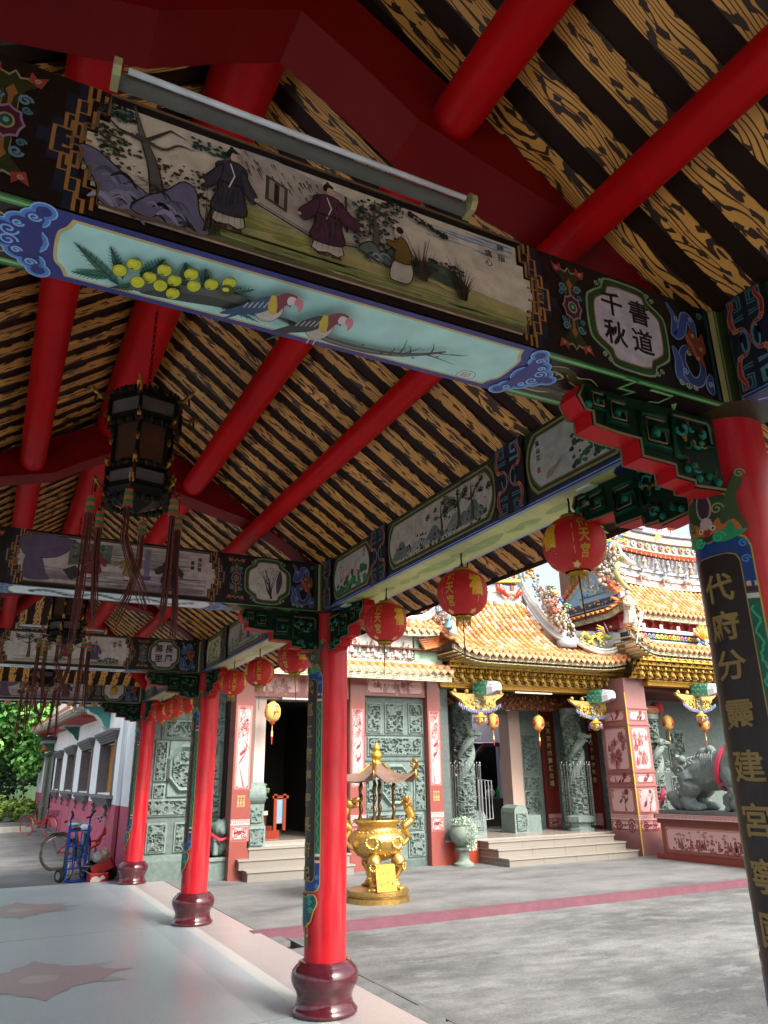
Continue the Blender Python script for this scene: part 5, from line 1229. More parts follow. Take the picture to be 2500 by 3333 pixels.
def figurine(g, x, y, z, h, robe, rnd, skin='#b8a590', rot=0.0):
    c = P(robe); c2 = P(rnd.choice(['#8a8072', '#a89a80', '#6a6460'])); prof = [(.20, 0), (.22, .05), (.17, .2), (.14, .42), (.155, .55), (.15, .68), (.10, .76), (.05, .80)]
    g.lathe([(a*h, b*h) for a, b in prof], x, y, z, c, 10); g.ball((x, y, z+.87*h), .075*h, P(skin), 8, 6, (1, 1, 1.15)); g.ball((x, y, z+.97*h), .05*h, P('#4a4038'), 6, 4)
    for s in (-1, 1):
        g.tube([(x+s*.12*h, y, z+.7*h), (x+s*.2*h, y-.05*h, z+.55*h), (x+s*.09*h, y-.16*h, z+.5*h)], [.06*h, .065*h, .04*h], c2, 6)
    g.tube([(x-.1*h, y-.1*h, z+.42*h), (x+.12*h, y-.1*h, z+.4*h)], .03*h, c2, 6)
def dragon_mesh(pts, r, body, belly, spine, head_dir, scale=1.0, seg=10):
    g = G(); q = [Vector(p) for p in sm([tuple(p) for p in pts], 8)]; n = len(q)
    rad = [r*(.35+.65*min(1, i/(n*.45))) if i < n*.8 else r*(1-.25*(i-n*.8)/(n*.2)) for i in range(n)]
    g.tube(q, rad, P(body), seg)
    for i in range(2, n-1):       # spines and belly plates
        d = (q[i]-q[i-1]).normalized(); up = Vector((0, 0, 1)); s = d.cross(Vector((0, 1, 0)));
        if s.length < .1: s = Vector((-1, 0, 0))
        s.normalize(); s = s if s.z > -.2 else -s
        a = q[i]+s*rad[i]*.85; g.add([a-d*rad[i]*.35+Vector((0, .01, 0)), a+d*rad[i]*.35, a+s*rad[i]*.8-d*rad[i]*.2, a+Vector((0, -.012, 0))], [(0, 1, 2), (1, 3, 2), (3, 0, 2)], P(spine))
        b = q[i]-s*rad[i]*.8; g.ball(b, rad[i]*.45, P(belly), 5, 4, (1, 1, .6))
    h = q[-1]; hd = Vector(head_dir).normalized(); k = r*1.25*scale
    side = hd.cross(Vector((0, 0, 1))).normalized(); upv = side.cross(hd)
    g.ball(h+hd*k*.4, k, P(body), 8, 6, (1.1, .8, .85))
    g.tube([h+hd*k*.8+upv*k*.15, h+hd*k*1.8+upv*k*.3, h+hd*k*2.4+upv*k*.55], [k*.6, k*.42, k*.22], P(body), 7); g.tube([h+hd*k*.7-upv*k*.45, h+hd*k*1.6-upv*k*.75, h+hd*k*2.0-upv*k*.6], [k*.4, k*.26, k*.12], P(belly), 6)
    for s in (-1, 1):
        g.ball(h+hd*k*.95+upv*k*.55+side*s*k*.45, k*.25, P('#e0dcc8'), 6, 4); g.ball(h+hd*k*1.12+upv*k*.6+side*s*k*.5, k*.11, P('#101010'), 5, 4)
        g.tube([h+upv*k*.6+side*s*k*.35, h-hd*k*.7+upv*k*1.5+side*s*k*.5, h-hd*k*1.4+upv*k*1.7+side*s*k*.6], [k*.16, k*.11, k*.03], P('#d8b040'), 5)
        g.tube([h+hd*k*2.2+upv*k*.2+side*s*k*.3, h+hd*k*2.6-upv*k*.5+side*s*k*.9, h+hd*k*2.2-upv*k*1.1+side*s*k*1.2], [k*.06, k*.05, k*.02], P('#d8b040'), 4)
        for j in range(5):
            a = j*.5-.4; g.tube([h-hd*k*.1+side*s*k*.6+upv*k*.3*math.sin(a), h-hd*k*.9+side*s*k*1.1+upv*k*1.1*math.sin(a)], [k*.16, k*.02], P('#c9c04a'), 4)
    return g
def phoenix_mesh(g, x, y, z, s, rnd):
    g.ball((x, y, z), .07*s, P('#6f8a3c'), 8, 6, (1.5, .8, .9)); g.tube([(x+.06*s, y, z+.02*s), (x+.12*s, y, z+.1*s), (x+.1*s, y, z+.17*s)], [.035*s, .025*s, .02*s], P('#3c6a5a'), 6); g.ball((x+.105*s, y, z+.19*s), .028*s, P('#c9a23a'), 6, 5); g.tube([(x+.12*s, y, z+.19*s), (x+.165*s, y, z+.18*s)], [.012*s, .002], P('#a83a20'), 4)
    for k in range(7):
        a = 2.0+k*.2; L = (.28-.02*k)*s; c = ['#d8b83a', '#c98a2c', '#6a4a90', '#d8c050', '#5a8a3c', '#c04a28', '#d8b83a'][k]
        g.tube([(x-.05*s, y, z), (x-.05*s+L*.6*math.cos(a), y+.01*k-.03, z+L*.6*math.sin(a)), (x-.05*s+L*math.cos(a+.35), y+.01*k-.03, z+L*math.sin(a+.35))], [.02*s, .03*s, .006*s], P(c), 5)
    for k in range(5): g.tube([(x, y-.03, z+.03*s), (x-.02*s-.02*k, y-.05, z+(.14+.03*k)*s)], [.03*s, .006], P(rnd.choice(['#d8b83a', '#4a3a8a', '#c8502c'])), 5)
# ================================================================== TEMPLE: LEFT SIDE HALL
rnd = random.Random(11)
lh = thing('side_hall', 'left wing of the temple with dark doorway, pink etched pillars and grey carved walls', 'temple hall')
RB = '#82453e'
PLP = [(.60, .86, 'bats'), (.86, .95, 'key'), (1.43, 2.86, 'tree')]
pillar(lh, 3.88, 4.22, 13.45, 13.8, .0, 3.32, PLP, RB); pillar(lh, 6.13, 6.44, 13.45, 13.8, 0, 3.5, PLP, RB); pillar(lh, 7.84, 8.14, 13.45, 14.2, 0, 3.5, PLP, RB)
# pale door posts, lintel plates and doorway
g = G(); g.box(4.28, 4.5, 13.62, 13.95, .45, 3.02, P('#b9a69c')); g.box(5.86, 6.08, 13.62, 13.95, .45, 3.02, P('#b9a69c')); g.box(4.22, 4.28, 13.55, 13.9, 0.42, 3.02, P(STONE)); g.box(4.28, 6.13, 13.6, 13.95, 3.0, 3.05, P('#b9a69c')); g.build('door_frame', 'granite', lh)
g = G(); g.box(4.22, 6.13, 13.5, 13.9, 3.03, 3.5, P(RB)); lt = g.build('lintel', 'granite', lh)
for x, w in ((4.7, .82), (5.62, .82)): etched(lambda u, v, w_: (x+u, 13.5-w_, 3.08+v), w, .34, 'figures', int(x*7)).build('etched_plate', 'granite', lt)
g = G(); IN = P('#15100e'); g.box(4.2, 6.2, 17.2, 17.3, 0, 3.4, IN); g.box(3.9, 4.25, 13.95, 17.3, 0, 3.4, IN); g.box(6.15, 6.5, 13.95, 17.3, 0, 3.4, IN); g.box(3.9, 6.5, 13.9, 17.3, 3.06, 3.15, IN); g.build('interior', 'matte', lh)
g = G(); g.box(3.9, 6.4, 13.95, 17.3, .40, .55, P('#7d776e')); g.box(4.25, 6.1, 13.62, 13.95, .0, .50, P('#a59e94')); g.build('door_sill', 'granite', lh)
g = G(); g.box(4.75, 5.35, 13.46, 13.52, 2.99, 3.02, P('#b8bcc0')); g.build('lamp_strip', 'steel', lh)
for k, (y0, z) in enumerate(((13.12, .165), (13.3, .33), (13.45, .49))):
    g = G(); x0 = [4.12, 4.02, 4.23][k]; g.box(x0, 6.05, y0, 13.6, z-.165+(.0 if k else 0), z-.028, P('#7b766d')); g.box(x0-.02, 6.07, y0-.02, 13.6, z-.028, z, P('#888278')); g.build('step', 'granite', lh)
# carved walls right of the door
pn = [(6.70, 2.45, .27, .52, 3), (7.16, 2.45, .36, .52, 4), (7.64, 2.45, .27, .52, 5), (7.16, 2.02, 1.14, .30, 6), (6.62, 1.02, .20, .80, 7), (7.69, 1.02, .20, .80, 8), (7.16, .66, 1.14, .26, 9), (6.72, .2, .3, .38, 10), (7.6, .2, .3, .38, 12)]
wl = stone_wall(lh, 6.44, 7.84, 0, 3.12, 13.62, pn)
g = G()
for a, b in ((0, .12), (.6, .62), (1.0, 1.02), (1.9, 1.93), (2.38, 2.40)): g = G(); g.box(6.445, 7.835, 13.60, 13.6195, a, b, P('#4d5a56')); g.build('moulding', 'carved', wl)
def octagon(parent, cx, cz, r, y, seed):
    g = G(); a = [(cx+r*math.cos(R(45*i+22.5)), cz+r*math.sin(R(45*i+22.5))*1.1) for i in range(8)]; b = [(cx+r*.86*math.cos(R(45*i+22.5)), cz+r*.86*math.sin(R(45*i+22.5))*1.1) for i in range(8)]
    c = [(cx+r*1.14*math.cos(R(45*i+22.5)), cz+r*1.14*math.sin(R(45*i+22.5))*1.1) for i in range(8)]
    vs = [(x, y-.075, z) for x, z in a]+[(x, y-.02, z) for x, z in b]+[(x, y, z) for x, z in c]
    g.add(vs, [(i, (i+1) % 8, 8+(i+1) % 8, 8+i) for i in range(8)]+[(16+i, 16+(i+1) % 8, (i+1) % 8, i) for i in range(8)], P('#6c7c75'))
    g.build('octagonal_frame', 'carved', parent); put(relief_mesh(r*1.5, r*1.65, seed, .055, .013, '#5d6c66', 0, False), 'carved_panel', parent, (cx, y-.001, cz-r*.82))
octagon(wl, 7.16, 1.46, .33, 13.62, 21)
g = G(); g.box(6.44, 7.84, 13.5, 13.9, 3.12, 3.5, P(RB)); o = g.build('lintel', 'granite', lh); etched(lambda u, v, w_: (7.14+u, 13.5-w_, 3.15+v), 1.3, .3, 'figures', 77).build('etched_plate', 'granite', o)
for x, z, s, tt in ((6.7, 2.40, .035, '壬申年仲春'), (7.16, 2.40, .035, '三國演義故事'), (7.64, 2.40, .035, '弟子敬獻')): p = Paint(lambda u, v, w_: (u, 13.618-w_, v)); [p.text(c, x+(i-len(tt)/2+.5)*s*1.05, z, s, '#c8ccc4') for i, c in enumerate(tt)]; p.build('inscription', 'matte', wl)
for x in (4.05, 7.98):
    p = Paint(lambda u, v, w_: (u, 13.448-w_, v)); [p.vtext('信士敬獻', x+dx, 1.32, .045, '#c9a86a') for dx in (-.05, 0, .05)]; p.build('inscription', 'matte', lh)
# carved wall left of the steps, with a big octagonal opening
pn = [(3.1, 2.34, .62, .26, 31), (3.72, 2.66, .26, .36, 32), (3.72, 2.28, .26, .24, 33), (2.78, 1.62, .16, .62, 34), (2.78, 1.32, .16, .2, 35), (3.70, 1.66, .18, .62, 36), (3.74, 1.36, .13, .2, 37), (3.0, 1.04, .78, .22, 38), (3.74, 1.02, .22, .24, 39), (2.80, .46, .28, .42, 40), (3.25, .46, .24, .42, 41), (3.72, .46, .24, .4, 42)]
wl = stone_wall(lh, 2.62, 3.9, 0, 3.3, 14.2, pn, STONED)
g = G(); g.box(2.6, 3.9, 14.12, 14.2, 0, .3, P('#56655f')); g.box(2.6, 3.9, 14.14, 14.2, .3, .4, P('#64736d'))
for a in (1.28, 1.0, 2.28, 2.64): g.box(2.62, 3.9, 14.18, 14.1995, a, a+.02, P('#4a5853'))
g.box(2.92, 3.6, 14.17, 14.1995, 1.33, 2.26, P('#667670')); g.build('plinth', 'carved', wl); octagon(wl, 3.26, 1.80, .36, 14.168, 44)
# eaves and mural of the side hall
XS = [3.3+.168*i for i in range(29)]
fret_band(lh, 3.2, 8.12, 12.92, 3.38, .125)
tiled_roof(lh, XS, [(12.88, 3.62), (13.0, 3.66), (13.16, 3.75)], limit=60, seed=2)
g = G(); g.box(3.2, 8.1, 13.22, 13.6, 3.5, 4.38, P('#b3ab98')); g.box(3.2, 7.9, 13.16, 13.22, 3.72, 3.80, P('#cfc9ba')); g.box(7.40, 7.52, 13.14, 13.23, 3.78, 4.42, P('#86a890')); g.box(7.52, 7.95, 13.18, 13.23, 3.8, 4.1, P('#8fae98')); g.box(6.0, 8.1, 13.05, 13.8, 4.0, 4.03, P('#5a2a20')); g.build('upper_wall', 'wallpaint', lh)
ml = G(); ml.box(5.9, 7.36, 13.14, 13.2195, 3.80, 4.36, P('#d8d6cc'))
for k in range(9): figurine(ml, 6.0+.165*k+rnd.uniform(-.06, .06), 13.12, 3.84+rnd.uniform(-.02, .08), rnd.uniform(.2, .3), rnd.choice(['#8a7f80', '#7c7e88', '#9a9488', '#b89a9a', '#8a948a']), rnd)
for k in range(60): ml.ball((6+rnd.random()*1.35, 13.13, 3.82+rnd.random()**2*.16), rnd.uniform(.015, .04), P(rnd.choice(['#8d8b7c', '#a39f8e', '#6f7064'])), 5, 4)
for x, z, c in ((5.98, 4.26, '#c8c02a'), (6.05, 4.1, '#b82c34'), (6.95, 4.3, '#c22a2c'), (7.02, 4.28, '#c8a82a'), (6.88, 4.2, '#b8bc3a')):
    for j in range(7): ml.ball((x+.04*math.cos(j), 13.1, z+.04*math.sin(j)), .022, P(c), 5, 4)
ml.build('relief_mural', 'ceramic', lh)
fret_band(lh, 6.2, 7.86, 12.9, 4.25, .115, lambda x: .12*max(0, (x-7.2))**2)
tiled_roof(lh, [6.2+.168*i for i in range(11)], [(12.88, 4.42), (13.1, 4.52), (13.4, 4.72)], limit=40, seed=4)
g = G()
for k in range(5): g.tube([(7.55-.02*k, 13.0+.02*k, 4.02+.045*k), (7.9, 13.05, 4.1+.045*k), (8.28, 13.15, 4.3+.04*k)], [.03, .035, .03], P(rnd.choice(['#b5683c', '#a85a34', '#c27a4c'])), 7)
g.build('hip_tiles', 'glaze', lh)
g = G(); pts = [(6.6, 13.3, 4.70), (7.0, 13.3, 4.62), (7.5, 13.28, 4.62), (7.85, 13.25, 4.74), (8.1, 13.2, 5.0)]
for dz, r_, c in ((0, .05, '#c8c4b8'), (.06, .035, '#7a8494'), (.1, .03, '#ddd8c8')): g.tube([(a, b, c_+dz) for a, b, c_ in sm(pts, 4)], r_, P(c), 6)
for k in range(12):
    a = -.4+k*.33; g.tube([(7.55, 13.2, 4.95), (7.55+.16*math.cos(a), 13.16, 4.95+.13*math.sin(a)), (7.55+.22*math.cos(a+.3), 13.18, 4.95+.17*math.sin(a+.3))], [.03, .03, .008], P(rnd.choice(['#d8c02a', '#e0cc50', '#b87a2a', '#5a3a2a'])), 5)
g.ball((7.55, 13.2, 4.95), .11, P('#6a3020'), 8, 6, (1, .4, 1)); g.build('ridge_ornament', 'ceramic', lh, True)
g = G(); g.box(3.0, 7.9, 14.4, 17.5, 3.5, 4.6, P('#8a6a50')); g.build('roof_block', 'matte', lh)

# ================================================================== TEMPLE: GATE HALL WITH PORCH
gh = thing('gate_hall', 'temple porch with two carved dragon columns, gold brackets and a curved orange tiled roof', 'temple hall')
g = G(); g.box(8.14, 12.95, 13.45, 19, -.05, .40, P('#8f3d2c')); g.build('platform', 'granite', gh)
g = G(); g.box(8.14, 12.95, 13.42, 19, .401, .43, P('#8d857c')); g.build('platform_paving', 'granite', gh)
for k, (y0, z) in enumerate(((12.47, .14), (12.80, .28), (13.12, .40))):
    for j in range(4):
        x0 = 8.92+j*.8; g = G(); g.box(x0+.003, x0+.797, y0, 13.44, z-.14, z-.026, P('#7b766d')); g.box(x0+.002-(.02 if j == 0 else 0), x0+.798+(.02 if j == 3 else 0), y0-.02, 13.44, z-.026, z, P('#888278')); g.build('step', 'granite', gh)
def dragon_column(parent, x, y, z0, z1, seed):
    g = G(); col = P('#66746d'); rn = random.Random(seed); rs = np.random.RandomState(seed)
    nz, na = 230, 90; H = z1-z0; N = vnoise(na*2, nz, 30, 46, rs); N2 = vnoise(na*2, nz, 60, 110, rs)
    vs = []
    for j in range(nz):
        z = z0+H*j/(nz-1)
        for i in range(na):
            a = 2*math.pi*i/na; t = i/na
            w = min(t*4, (1-t)*4, 1); n = N[j, i]*w+N[j, i+na]*(1-w) if w < 1 else N[j, i]; n2 = N2[j, i]
            m = min(1, max(0, (1-abs(2*n-1)*2.2-.2)/.35)); r_ = .15+.06*m+.022*(n2-.5)
            ph = (a-j/nz*9.5) % (2*math.pi); dd = min(ph, 2*math.pi-ph)
            if dd < .62: r_ = max(r_, .15+.085*math.sqrt(max(0, 1-(dd/.62)**2))+.006*((j*5+i*3) % 4 < 2))
            vs.append((x+r_*math.cos(a), y+r_*math.sin(a), z))
    fs = [(j*na+i, j*na+(i+1) % na, (j+1)*na+(i+1) % na, (j+1)*na+i) for j in range(nz-1) for i in range(na)]
    g.add(vs, fs, col); o = g.build('dragon_column', 'carved', parent)
    g = G(); g.lathe([(.30, 0), (.30, .05), (.22, .09), (.22, .16), (.31, .2), (.31, .30), (.2, .34)], x, y, z0-.34, P('#72807a'), 8); g.build('column_base', 'carved', o)
    g = G(); g.lathe([(.2, 0), (.25, .05), (.25, .14), (.2, .16)], x, y, z1-.02, P('#5d6a64'), 12); g.build('column_head', 'carved', o)
    hx, hy, hz = x+.02, y-.24, z0+H*.78
    d = dragon_mesh([(x-.2, y-.1, hz-.5), (x-.12, y-.23, hz-.3), (x+.06, y-.25, hz-.12), (hx, hy, hz)], .075, '#6a7872', '#72807a', '#5c6963', (.6, -.5, -.3), 1.1); d.c = [P('#66746d')]*len(d.c); d.build('dragon_head', 'carved', o)
    return o
dragon_column(gh, 9.02, 14.0, .76, 2.95, 3); dragon_column(gh, 12.0, 14.0, .76, 2.92, 6)
def cage(x, y, z0, label, open_=False):
    t = thing('railing_cage', label, 'metal guard', (x, y, z0), 0, 'steel guards around the dragon columns'); r_ = .33; a0, a1 = (-3.6, .35) if not open_ else (-3.4, -.3)
    for k in range(17):
        a = a0+(a1-a0)*k/16; g = G(); h = 1.32+.05*(k % 2); g.tube([(r_*math.cos(a), r_*math.sin(a), .05), (r_*math.cos(a), r_*math.sin(a), h)], .0045, P('#8f9494'), 5); g.ball((r_*math.cos(a), r_*math.sin(a), h+.01), .010, P('#a9aeae'), 5, 4, (1, 1, 2)); g.build('bar', 'steel', t)
    for z in (.08, .72, 1.08): g = G(); g.tube([(r_*math.cos(a0+(a1-a0)*k/20), r_*math.sin(a0+(a1-a0)*k/20), z) for k in range(21)], .006, P('#8f9494'), 5, True); g.build('rail', 'steel', t)
    if open_:
        g = G(); q = [(.33, 0, .25), (.62, -.05, .28), (.62, -.05, 1.02), (.33, 0, 1.05), (.33, 0, .25)]; g.tube(q, .012, P('#c0c3c3'), 6)
        for k in range(1, 4): g.tube([(.33+.073*k, -.0125*k, .26), (.33+.073*k, -.0125*k, 1.03)], .009, P('#c0c3c3'), 5)
        g.build('gate_leaf', 'steel', t)
    return t
cage(9.02, 14.0, .48, 'steel bar guard with its little gate open, around the left dragon column', True); cage(12.0, 14.0, .48, 'steel bar guard around the dragon column right of the stone stairs')
# back wall of the porch
g = G(); DKR = P('#3a1512'); g.box(8.14, 9.55, 15.0, 15.25, .43, 3.35, P('#45504c')); g.box(9.55, 10.9, 15.0, 15.25, 3.0, 3.35, P('#5c6a64')); w0 = g.build('back_wall', 'carved', gh)
g = G(); g.box(10.88, 11.2, 14.9, 15.3, .43, 3.05, P('#b39c90')); g.box(9.35, 9.6, 14.9, 15.3, .43, 3.05, P('#b39c90')); g.box(9.6, 10.88, 14.95, 15.3, 2.98, 3.06, P('#6a7872')); g.build('door_frame', 'granite', gh)
wl = stone_wall(gh, 11.2, 11.84, .43, 3.35, 15.0, [(11.5, 1.70, .42, .80, 51), (11.5, 1.33, .42, .22, 52), (11.5, .62, .42, .62, 53)]); stone_wall(gh, 12.27, 13.3, .43, 3.35, 15.0, [(12.62, 1.7, .5, .9, 54), (12.62, 1.3, .5, .25, 55), (12.62, .6, .5, .6, 56)])
def couplet_post(parent, x0, x1, y, z0, z1, text):
    b = pillar(parent, x0, x1, y, y+.3, z0, z1, [(z0+.02, z0+.22, 'bats'), (z0+.23, z0+.31, 'key')], '#6e2a24', name='post'); p = Paint(lambda u, v, w_: (u, y-w_, v), .002); cx = (x0+x1)/2; w = (x1-x0)*.36
    p.rect(cx-w, z0+.9, cx+w, z1-.25, '#3d1512'); p.lift(); n = len(text); hh = (z1-.25-z0-.9)/n
    for i, c in enumerate(text): p.text(c, cx, z1-.25-hh*(i+.5), min(hh*.8, w*1.5), '#c09a50', .02)
    p.build('inscription', 'matte', b)
couplet_post(gh, 11.86, 12.24, 14.92, .43, 3.1, '代天宮殿威靈鎮北境')
g = G(); sw = 12.86    # side wall facing left
g.box(sw, sw+.2, 13.42, 15.0, .43, 3.35, P(STONED)); ws = g.build('wall', 'carved', gh)
for yc, zb, w, h, sd in ((14.75, 1.7, .36, .95, 61), (14.75, 1.25, .36, .26, 62), (14.75, .6, .36, .52, 63), (13.80, 1.75, .30, .9, 64), (13.80, 1.32, .30, .26, 65), (13.80, .62, .30, .56, 66), (13.8, 2.8, .3, .25, 67)):
    put(relief_mesh(w, h, sd), 'carved_panel', ws, (sw-.002, yc, zb), (0, 0, -math.pi/2))
g = G(); g.box(sw-.07, sw, 14.12, 14.42, .43, 3.1, P('#6e2a24')); o = g.build('post', 'granite', gh); p = Paint(lambda u, v, w_: (sw-.07-w_, 14.27-u, v), .002); p.rect(-.09, 1.35, .09, 2.9, '#3d1512'); p.lift()
for i, c in enumerate('代獄慈日千秋慷翠微'): p.text(c, 0, 2.8-.165*i, .12, '#c09a50', .02)
p.lift(); p.rect(-.14, .5, .14, .75, '#b98a88'); p.build('inscription', 'matte', o)
g = G(); g.box(8.14, 8.35, 13.5, 15.0, .43, 3.35, P('#4a5551')); g.build('wall', 'carved', gh); pillar(gh, 8.36, 8.62, 14.6, 14.9, .43, 3.1, [(.5, .7, 'bats'), (.72, .8, 'key')], '#6e2a24', name='post')
# room behind the door
g = G(); g.box(8.6, 9.3, 15.3, 19.5, .43, 3.4, P('#8f8a92')); g.box(8.6, 16, 19.5, 19.6, .43, 3.4, P('#b9b4c0')); g.box(9.3, 10.2, 18.2, 18.35, .43, 3.35, P('#a39fb0')); g.box(12.9, 16, 18.2, 18.35, .43, 3.35, P('#a39fb0')); g.box(10.2, 12.9, 18.2, 18.35, 2.5, 3.35, P('#a39fb0')); g.build('interior', 'wallpaint', gh)
g = G(); fr = [(11.95, .43), (11.95, 2.05), (12.35, 2.42), (13.3, 2.42), (13.7, 2.05), (13.7, .43)]; g.tube([(a, 18.12, b) for a, b in fr], .07, P('#3a1c1a'), 4); g.box(10.2, 14, 18.9, 19.0, .43, 2.5, P('#0c0a0a')); g.box(9.62, 9.78, 15.3, 15.5, .43, 2.98, P('#4a1614')); g.build('inner_doorway', 'lacquer', gh)
g = G(); g.box(10.4, 13.2, 16.5, 16.55, .43, 1.05, P('#7d807c')); g.box(10.35, 13.2, 16.45, 17.1, 1.05, 1.08, P('#9a9c98')); g.build('counter', 'steel', gh)
# gold beams, bracket sets
GO = P('#cba445'); GO2 = P('#ac8634')
def bracket_unit():
    g = G(); rn = random.Random(2)
    for k in range(5):
        y = -.03-.11*k; z = .0+.078*k; w = .045+.012*k
        g.box(-w, w, y-.05, y+.06, z, z+.036, GO); g.box(-.026, .026, y-.085, y+.09, z+.036, z+.062, GO2)
        g.ball((-w*.9, y-.04, z+.055), .02, GO, 5, 4); g.ball((w*.9, y-.04, z+.055), .02, GO, 5, 4)
    for k in range(16): g.ball((rn.uniform(-.05, .05), rn.uniform(-.42, -.1), rn.uniform(.02, .32)*1.0), rn.uniform(.012, .026), P(rn.choice(['#cba445', '#ac8634', '#5a4220', '#d8bc68'])), 5, 4, (1, 1, 1.4))
    g.lathe([(.012, -.10), (.034, -.085), (.036, -.035), (.022, -.02), (.03, 0)], 0, -.30, .13, GO, 6); g.tube([(0, -.30, .03), (0, -.30, -.02)], .007, P('#7a6aa0'), 4)
    return g.mesh('bracket_set', 'gilt')
BU = bracket_unit()
def bracket_row(parent, x0, x1, y, z, step=.225):
    n = int((x1-x0)/step)
    for i in range(n+1): put(BU, 'bracket_set', parent, (x0+i*(x1-x0)/n, y, z-.01), None, (1.3, 1, 1.06))
    g = G(); rn = random.Random(9); g.box(x0-.05, x1+.05, y, y+.05, z, z+.42, P('#2a1c0c'))
    for k in range(int((x1-x0)*60)): g.ball((rn.uniform(x0, x1), y-.02, z+rn.uniform(.02, .4)), rn.uniform(.015, .035), P(rn.choice(['#8a6e30', '#a8863c', '#4a3618'])), 5, 4, (1, .6, 1.3))
    g.build('gilt_relief', 'gilt', parent, kind='stuff')
def gold_beam(parent, x0, x1, y, z0, z1):
    g = G(); g.box(x0, x1, y, y+.3, z0, z1, P('#b8862a')); g.box(x0, x1, y-.03, y, z1-.02, z1+.012, GO); g.box(x0, x1, y-.02, y, z0, z0+.015, GO); g.build('gilt_beam', 'gilt', parent)
gold_beam(gh, 8.14, 12.9, 13.4, 3.34, 3.45); bracket_row(gh, 8.24, 12.84, 13.38, 3.46)
g = G(); g.box(8.14, 12.9, 14.2, 14.3, 3.0, 3.36, P('#5a2c14'))
for k in range(260): g.ball((rnd.uniform(8.2, 12.8), 14.18, rnd.uniform(3.03, 3.33)), rnd.uniform(.015, .035), P(rnd.choice(['#8a5a24', '#6a3a1c', '#a06a2c'])), 5, 4)
g.build('inner_frieze', 'gilt', gh, kind='stuff')
g = G(); g.box(8.14, 12.9, 13.7, 15.3, 3.40, 3.46, P('#4a2016')); g.build('porch_ceiling', 'matte', gh)
def hanging_pair(parent, x, y, z):
    """gilded fish-dragon bracket: cradle of figures, lotus pendant and a painted fish head jutting out"""
    g = G(); rn = random.Random(int(x*10)); L = .66
    top = [(-L, .26), (-L*.93, .20), (-L*.66, .10), (-L*.55, -.02), (-.2, -.14), (.2, -.14), (L*.55, -.02), (L*.66, .10), (L*.93, .20), (L, .26), (L*.8, .235), (.3, .22), (-.3, .22), (-L*.8, .235)]
    g.prism(top, lambda u, v, w: (x+u, y+w, z+v), .07, P('#c9ae68'))
    for k in range(90):
        u = rn.uniform(-.44, .44); v = rn.uniform(-.12, .14)*(1-abs(u)*.5); g.ball((x+u, y-.02, z+v), rn.uniform(.014, .034), P(rn.choice(['#c9a23a', '#b58a2c', '#d8b858', '#8a6a24'])), 5, 4, (1, .7, 1.4))
    o = g.build('gilt_bracket', 'gilt', parent)
    g = G()
    for k in range(26):
        t = k/25*2-1; u = .50*t; v = -.13+.14*abs(t)**2.2+.0; g.tube([(x+u, y-.05, z+v+.02), (x+u*1.03, y-.06, z+v-.05)], [.018, .006], P(rn.choice(['#8a94c0', '#9aa0c8', '#9a8ab4', '#7aa8b4'])), 5)
    for k in range(10): a = k*.63; g.ball((x+.1*math.cos(a), y-.07, z+.02+.1*math.sin(a)), .022, P(['#6aa4bc', '#7ab8a4', '#8a9cc8'][k % 3]), 5, 4)
    g.build('painted_trim', 'ceramic', o)
    g = G(); g.lathe([(.02, -.16), (.06, -.15), (.08, -.12), (.115, -.1), (.12, -.02), (.14, 0.0), (.12, .02), (.07, .05), (.05, .10)], x, y-.04, z-.25, GO, 8)
    for k in range(24): a = k*.2618; g.ball((x+.118*math.cos(a), y-.04+.118*math.sin(a), z-.29-.03*(k % 2)), .018, P('#7a5a24' if k % 3 == 0 else '#c4a04c'), 5, 4)
    for k in range(8): a = R(45*k); g.tube([(x+.14*math.cos(a), y-.04+.14*math.sin(a), z-.26), (x+.14*math.cos(a), y-.04+.14*math.sin(a), z-.37)], .012, P('#7c70a8'), 5)
    g.build('lotus_pendant', 'gilt', o)
    for u in (-.56, -.27, .30, .58): g = G(); g.lathe([(.03, 0), (.045, .015), (.045, .055), (.03, .07), (.035, .08)], x+u, y+.02, z+.23, GO, 10); g.build('gilt_knob', 'gilt', o, True)
    g = G(); Mh = Matrix.Translation((x+.03, y-.02, z+.33)) @ Matrix.Rotation(R(16), 4, 'Z') @ Matrix.Rotation(R(6), 4, 'X')
    sec = lambda yy, a, b0, b1: [(-a, yy, b0), (a, yy, b0), (a*1.1, yy, (b0+b1)/2), (a*.8, yy, b1), (-a*.8, yy, b1), (-a*1.1, yy, (b0+b1)/2)]
    secs = [(.1, .10, -.13, .12), (-.12, .125, -.14, .15), (-.30, .13, -.12, .16), (-.44, .115, -.07, .15), (-.52, .07, -.02, .10)]; vs = [Mh @ Vector(v) for q in secs for v in sec(*q)]
    for j in range(4):
        for i in range(6): g.add([vs[j*6+i], vs[j*6+(i+1) % 6], vs[j*6+6+(i+1) % 6], vs[j*6+6+i]], [(0, 1, 2, 3)], P('#a88a8c' if i == 0 else ('#c9ced2' if j >= 2 else '#4f9a7c')))
    g.add(vs[24:30], [(0, 1, 2, 3, 4, 5)], P('#d0d4d8'))
    for sx in (-1, 1):
        g.ball(Mh @ Vector((sx*.10, -.40, .09)), .03, P('#e8e8e0'), 6, 5); g.ball(Mh @ Vector((sx*.11, -.425, .09)), .014, P('#181818'), 5, 4)
        for i in range(6):
            for j in range(4): g.ball(Mh @ Vector((sx*.128, .05-.06*i, -.09+.055*j+.027*(i % 2))), .022, P('#1f6a4a' if (i+j) % 2 else '#8ab89a'), 5, 3, (.4, 1, 1))
    g.build('fish_head', 'ceramic', o)
hanging_pair(gh, 8.92, 13.2, 2.98); hanging_pair(gh, 11.98, 13.2, 2.92)
